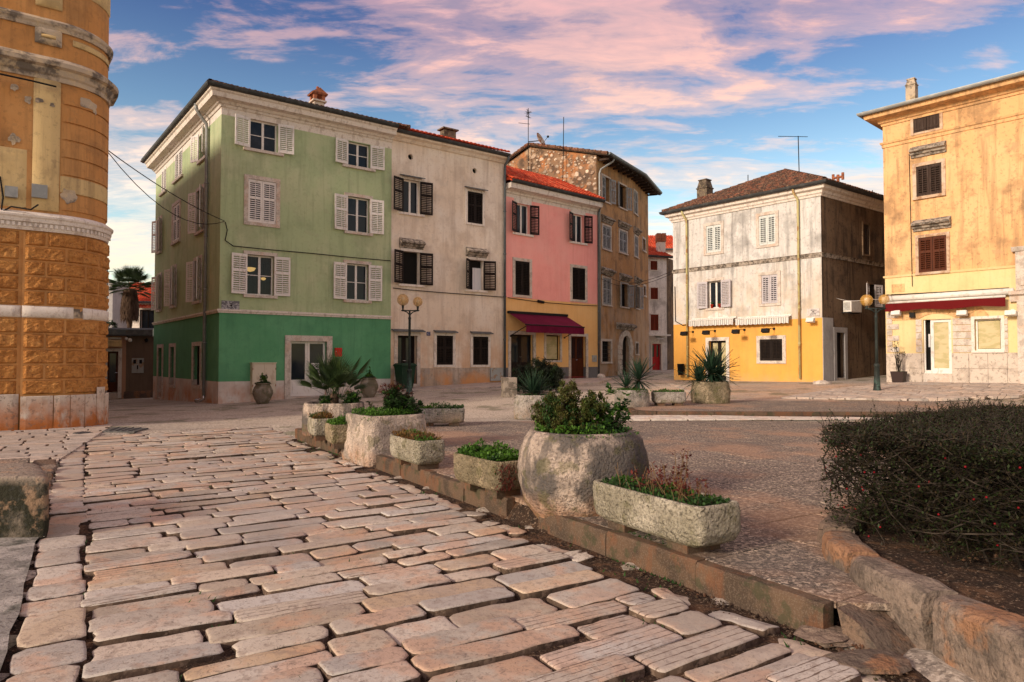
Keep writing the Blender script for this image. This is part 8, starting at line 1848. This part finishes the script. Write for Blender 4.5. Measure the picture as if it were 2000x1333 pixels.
# ================================================================ HEDGE IN THE BED
HP = [(2.42, 5.40), (2.56, 4.9), (2.86, 4.40), (3.3, 3.98), (4.2, 3.55), (6.5, 3.3), (7.6, 6.0), (6.4, 7.6), (5.0, 7.45), (3.6, 6.55), (2.75, 5.95)]
hx = sum(p_[0] for p_ in HP) / len(HP); hy = sum(p_[1] for p_ in HP) / len(HP)
hd_ = thing('hedge', (3.2, 5.2, .22), 'dark thorny barberry hedge with red berries in the stone-edged bed', 'hedge'); rs = random.Random(101)
def hrand(edge=.5):
    while True:
        x, y = rs.uniform(2.4, 6.2), rs.uniform(3.3, 7.6)
        if x / y > .86: continue
        if inpoly(x, y, HP): return x, y
def htop(x, y): return 1.04 + .06 * nz(x * 1.5, y * 1.5) + .04 * nz(x * 4, y * 4) + .02 * (x - 2.4)
def edged(x, y):
    d = 9
    for i in range(len(HP)):
        a, b = Vector(HP[i]), Vector(HP[(i + 1) % len(HP)]); t = max(0, min(1, (Vector((x, y)) - a).dot(b - a) / (b - a).length_squared)); d = min(d, (Vector((x, y)) - a.lerp(b, t)).length)
    return d
tw = MB(); lf = MB(); lf2 = MB(); nb_tips = []
for i in range(3600):
    x, y = hrand(); z = .22 + (htop(x, y) - .22) * rs.random() ** .75; z0 = z; e = edged(x, y)
    if z < .40 and e < .3 and rs.random() < .3: continue
    az = rs.uniform(0, 6.28); p_ = Vector((x, y, z)); d = Vector((math.cos(az), math.sin(az), rs.gauss(.15, .4))).normalized(); L_ = rs.uniform(.25, .75); pts = [p_]; r0_ = rs.choice((.0025, .003, .004, .007))
    for k in range(5):
        d = (d + Vector((rs.gauss(0, .22), rs.gauss(0, .22), rs.gauss(-.02, .2)))).normalized(); q = pts[-1] + d * L_ / 5
        if q.z > htop(q.x, q.y) + .03: d.z = -abs(d.z) * .5; q = pts[-1] + d * L_ / 5
        if not inpoly(q.x, q.y, HP) and rs.random() < .85: break
        pts.append(q)
    if len(pts) < 3: continue
    tw.tube(pts, [r0_ * (1 - .6 * k / (len(pts) - 1)) for k in range(len(pts))], 3, False)
    for k in range(len(pts) - 1):
        for j in range(3 if e > .35 else 6):
            q = pts[k].lerp(pts[k + 1], rs.random()) + Vector((rs.gauss(0, .015), rs.gauss(0, .015), rs.gauss(0, .015))); leafc(lf if rs.random() < .65 else lf2, q, rs.uniform(.018, .038), .008, .3, rs)
for i in range(90):      # thick stems from the ground
    x, y = hrand(); b0 = Vector((hx + (x - hx) * .75, hy + (y - hy) * .75, .2)); pts = [b0]; d = Vector(((x - hx) * .3, (y - hy) * .3, 1)).normalized()
    for k in range(6): d = (d + Vector((rs.gauss(0, .25), rs.gauss(0, .25), rs.gauss(0, .1)))).normalized(); pts.append(pts[-1] + d * .15)
    pts = [p_ for p_ in pts if p_.z < htop(p_.x, p_.y)]
    if len(pts) > 2: tw.tube(pts, [.012 * (1 - .6 * k / len(pts)) for k in range(len(pts))], 4, False)
for i in range(1000):     # shoots along the top edge and the outline
    x, y = hrand(); z = htop(x, y) - .05; d = Vector((rs.gauss(0, .5), rs.gauss(0, .5), rs.uniform(.4, 1.0))).normalized(); L_ = rs.uniform(.06, .22); p_ = Vector((x, y, z)); q = p_ + d * L_; m_ = p_.lerp(q, .5) + Vector((rs.gauss(0, .015), rs.gauss(0, .015), .01)); tw.tube([p_, m_, q], [.003, .0025, .0015], 3, False)
    for k in range(9): leafc(lf if rs.random() < .5 else lf2, p_.lerp(q, rs.random()), rs.uniform(.012, .026), .006, .5, rs)
for i in range(80000):    # leafy skin on top and on the faces
    x, y = hrand(); e = edged(x, y); zt_ = htop(x, y)
    if rs.random() < .55: z = zt_ - abs(rs.gauss(0, .05))
    else:
        if e > .22: continue
        z = rs.uniform(.32, zt_)
    if mnoise.noise((x * 4, y * 4, z * 4)) < -.15: continue
    leafc(lf if rs.random() < .6 else lf2, (x, y, z), rs.uniform(.016, .034), .0075, .35, rs)
tw.build('branches', 'twig', hd_, kind='stuff'); lf.build('leaves', 'lf_hedge', hd_, kind='stuff'); MT['lf_hedge2'] = leafmat('barberry_leaf_green', (.038, .06, .015), (.018, .03, .01), .45); lf2.build('leaves', 'lf_hedge2', hd_, kind='stuff')
bme = None
for i in range(46):
    while True:
        x, y = hrand()
        if edged(x, y) < .16 and y < 6: break
    z = rs.uniform(.3, 1.0); mb = MB()
    if bme is None:
        mb.sphere((0, 0, 0), .0075, 8, 6); tmp = mb.build('berry', 'berry', smooth=True); bme = tmp.data; bpy.data.objects.remove(tmp)
    inst(bme, 'berry', hd_, Matrix.Translation((x, y, z)))
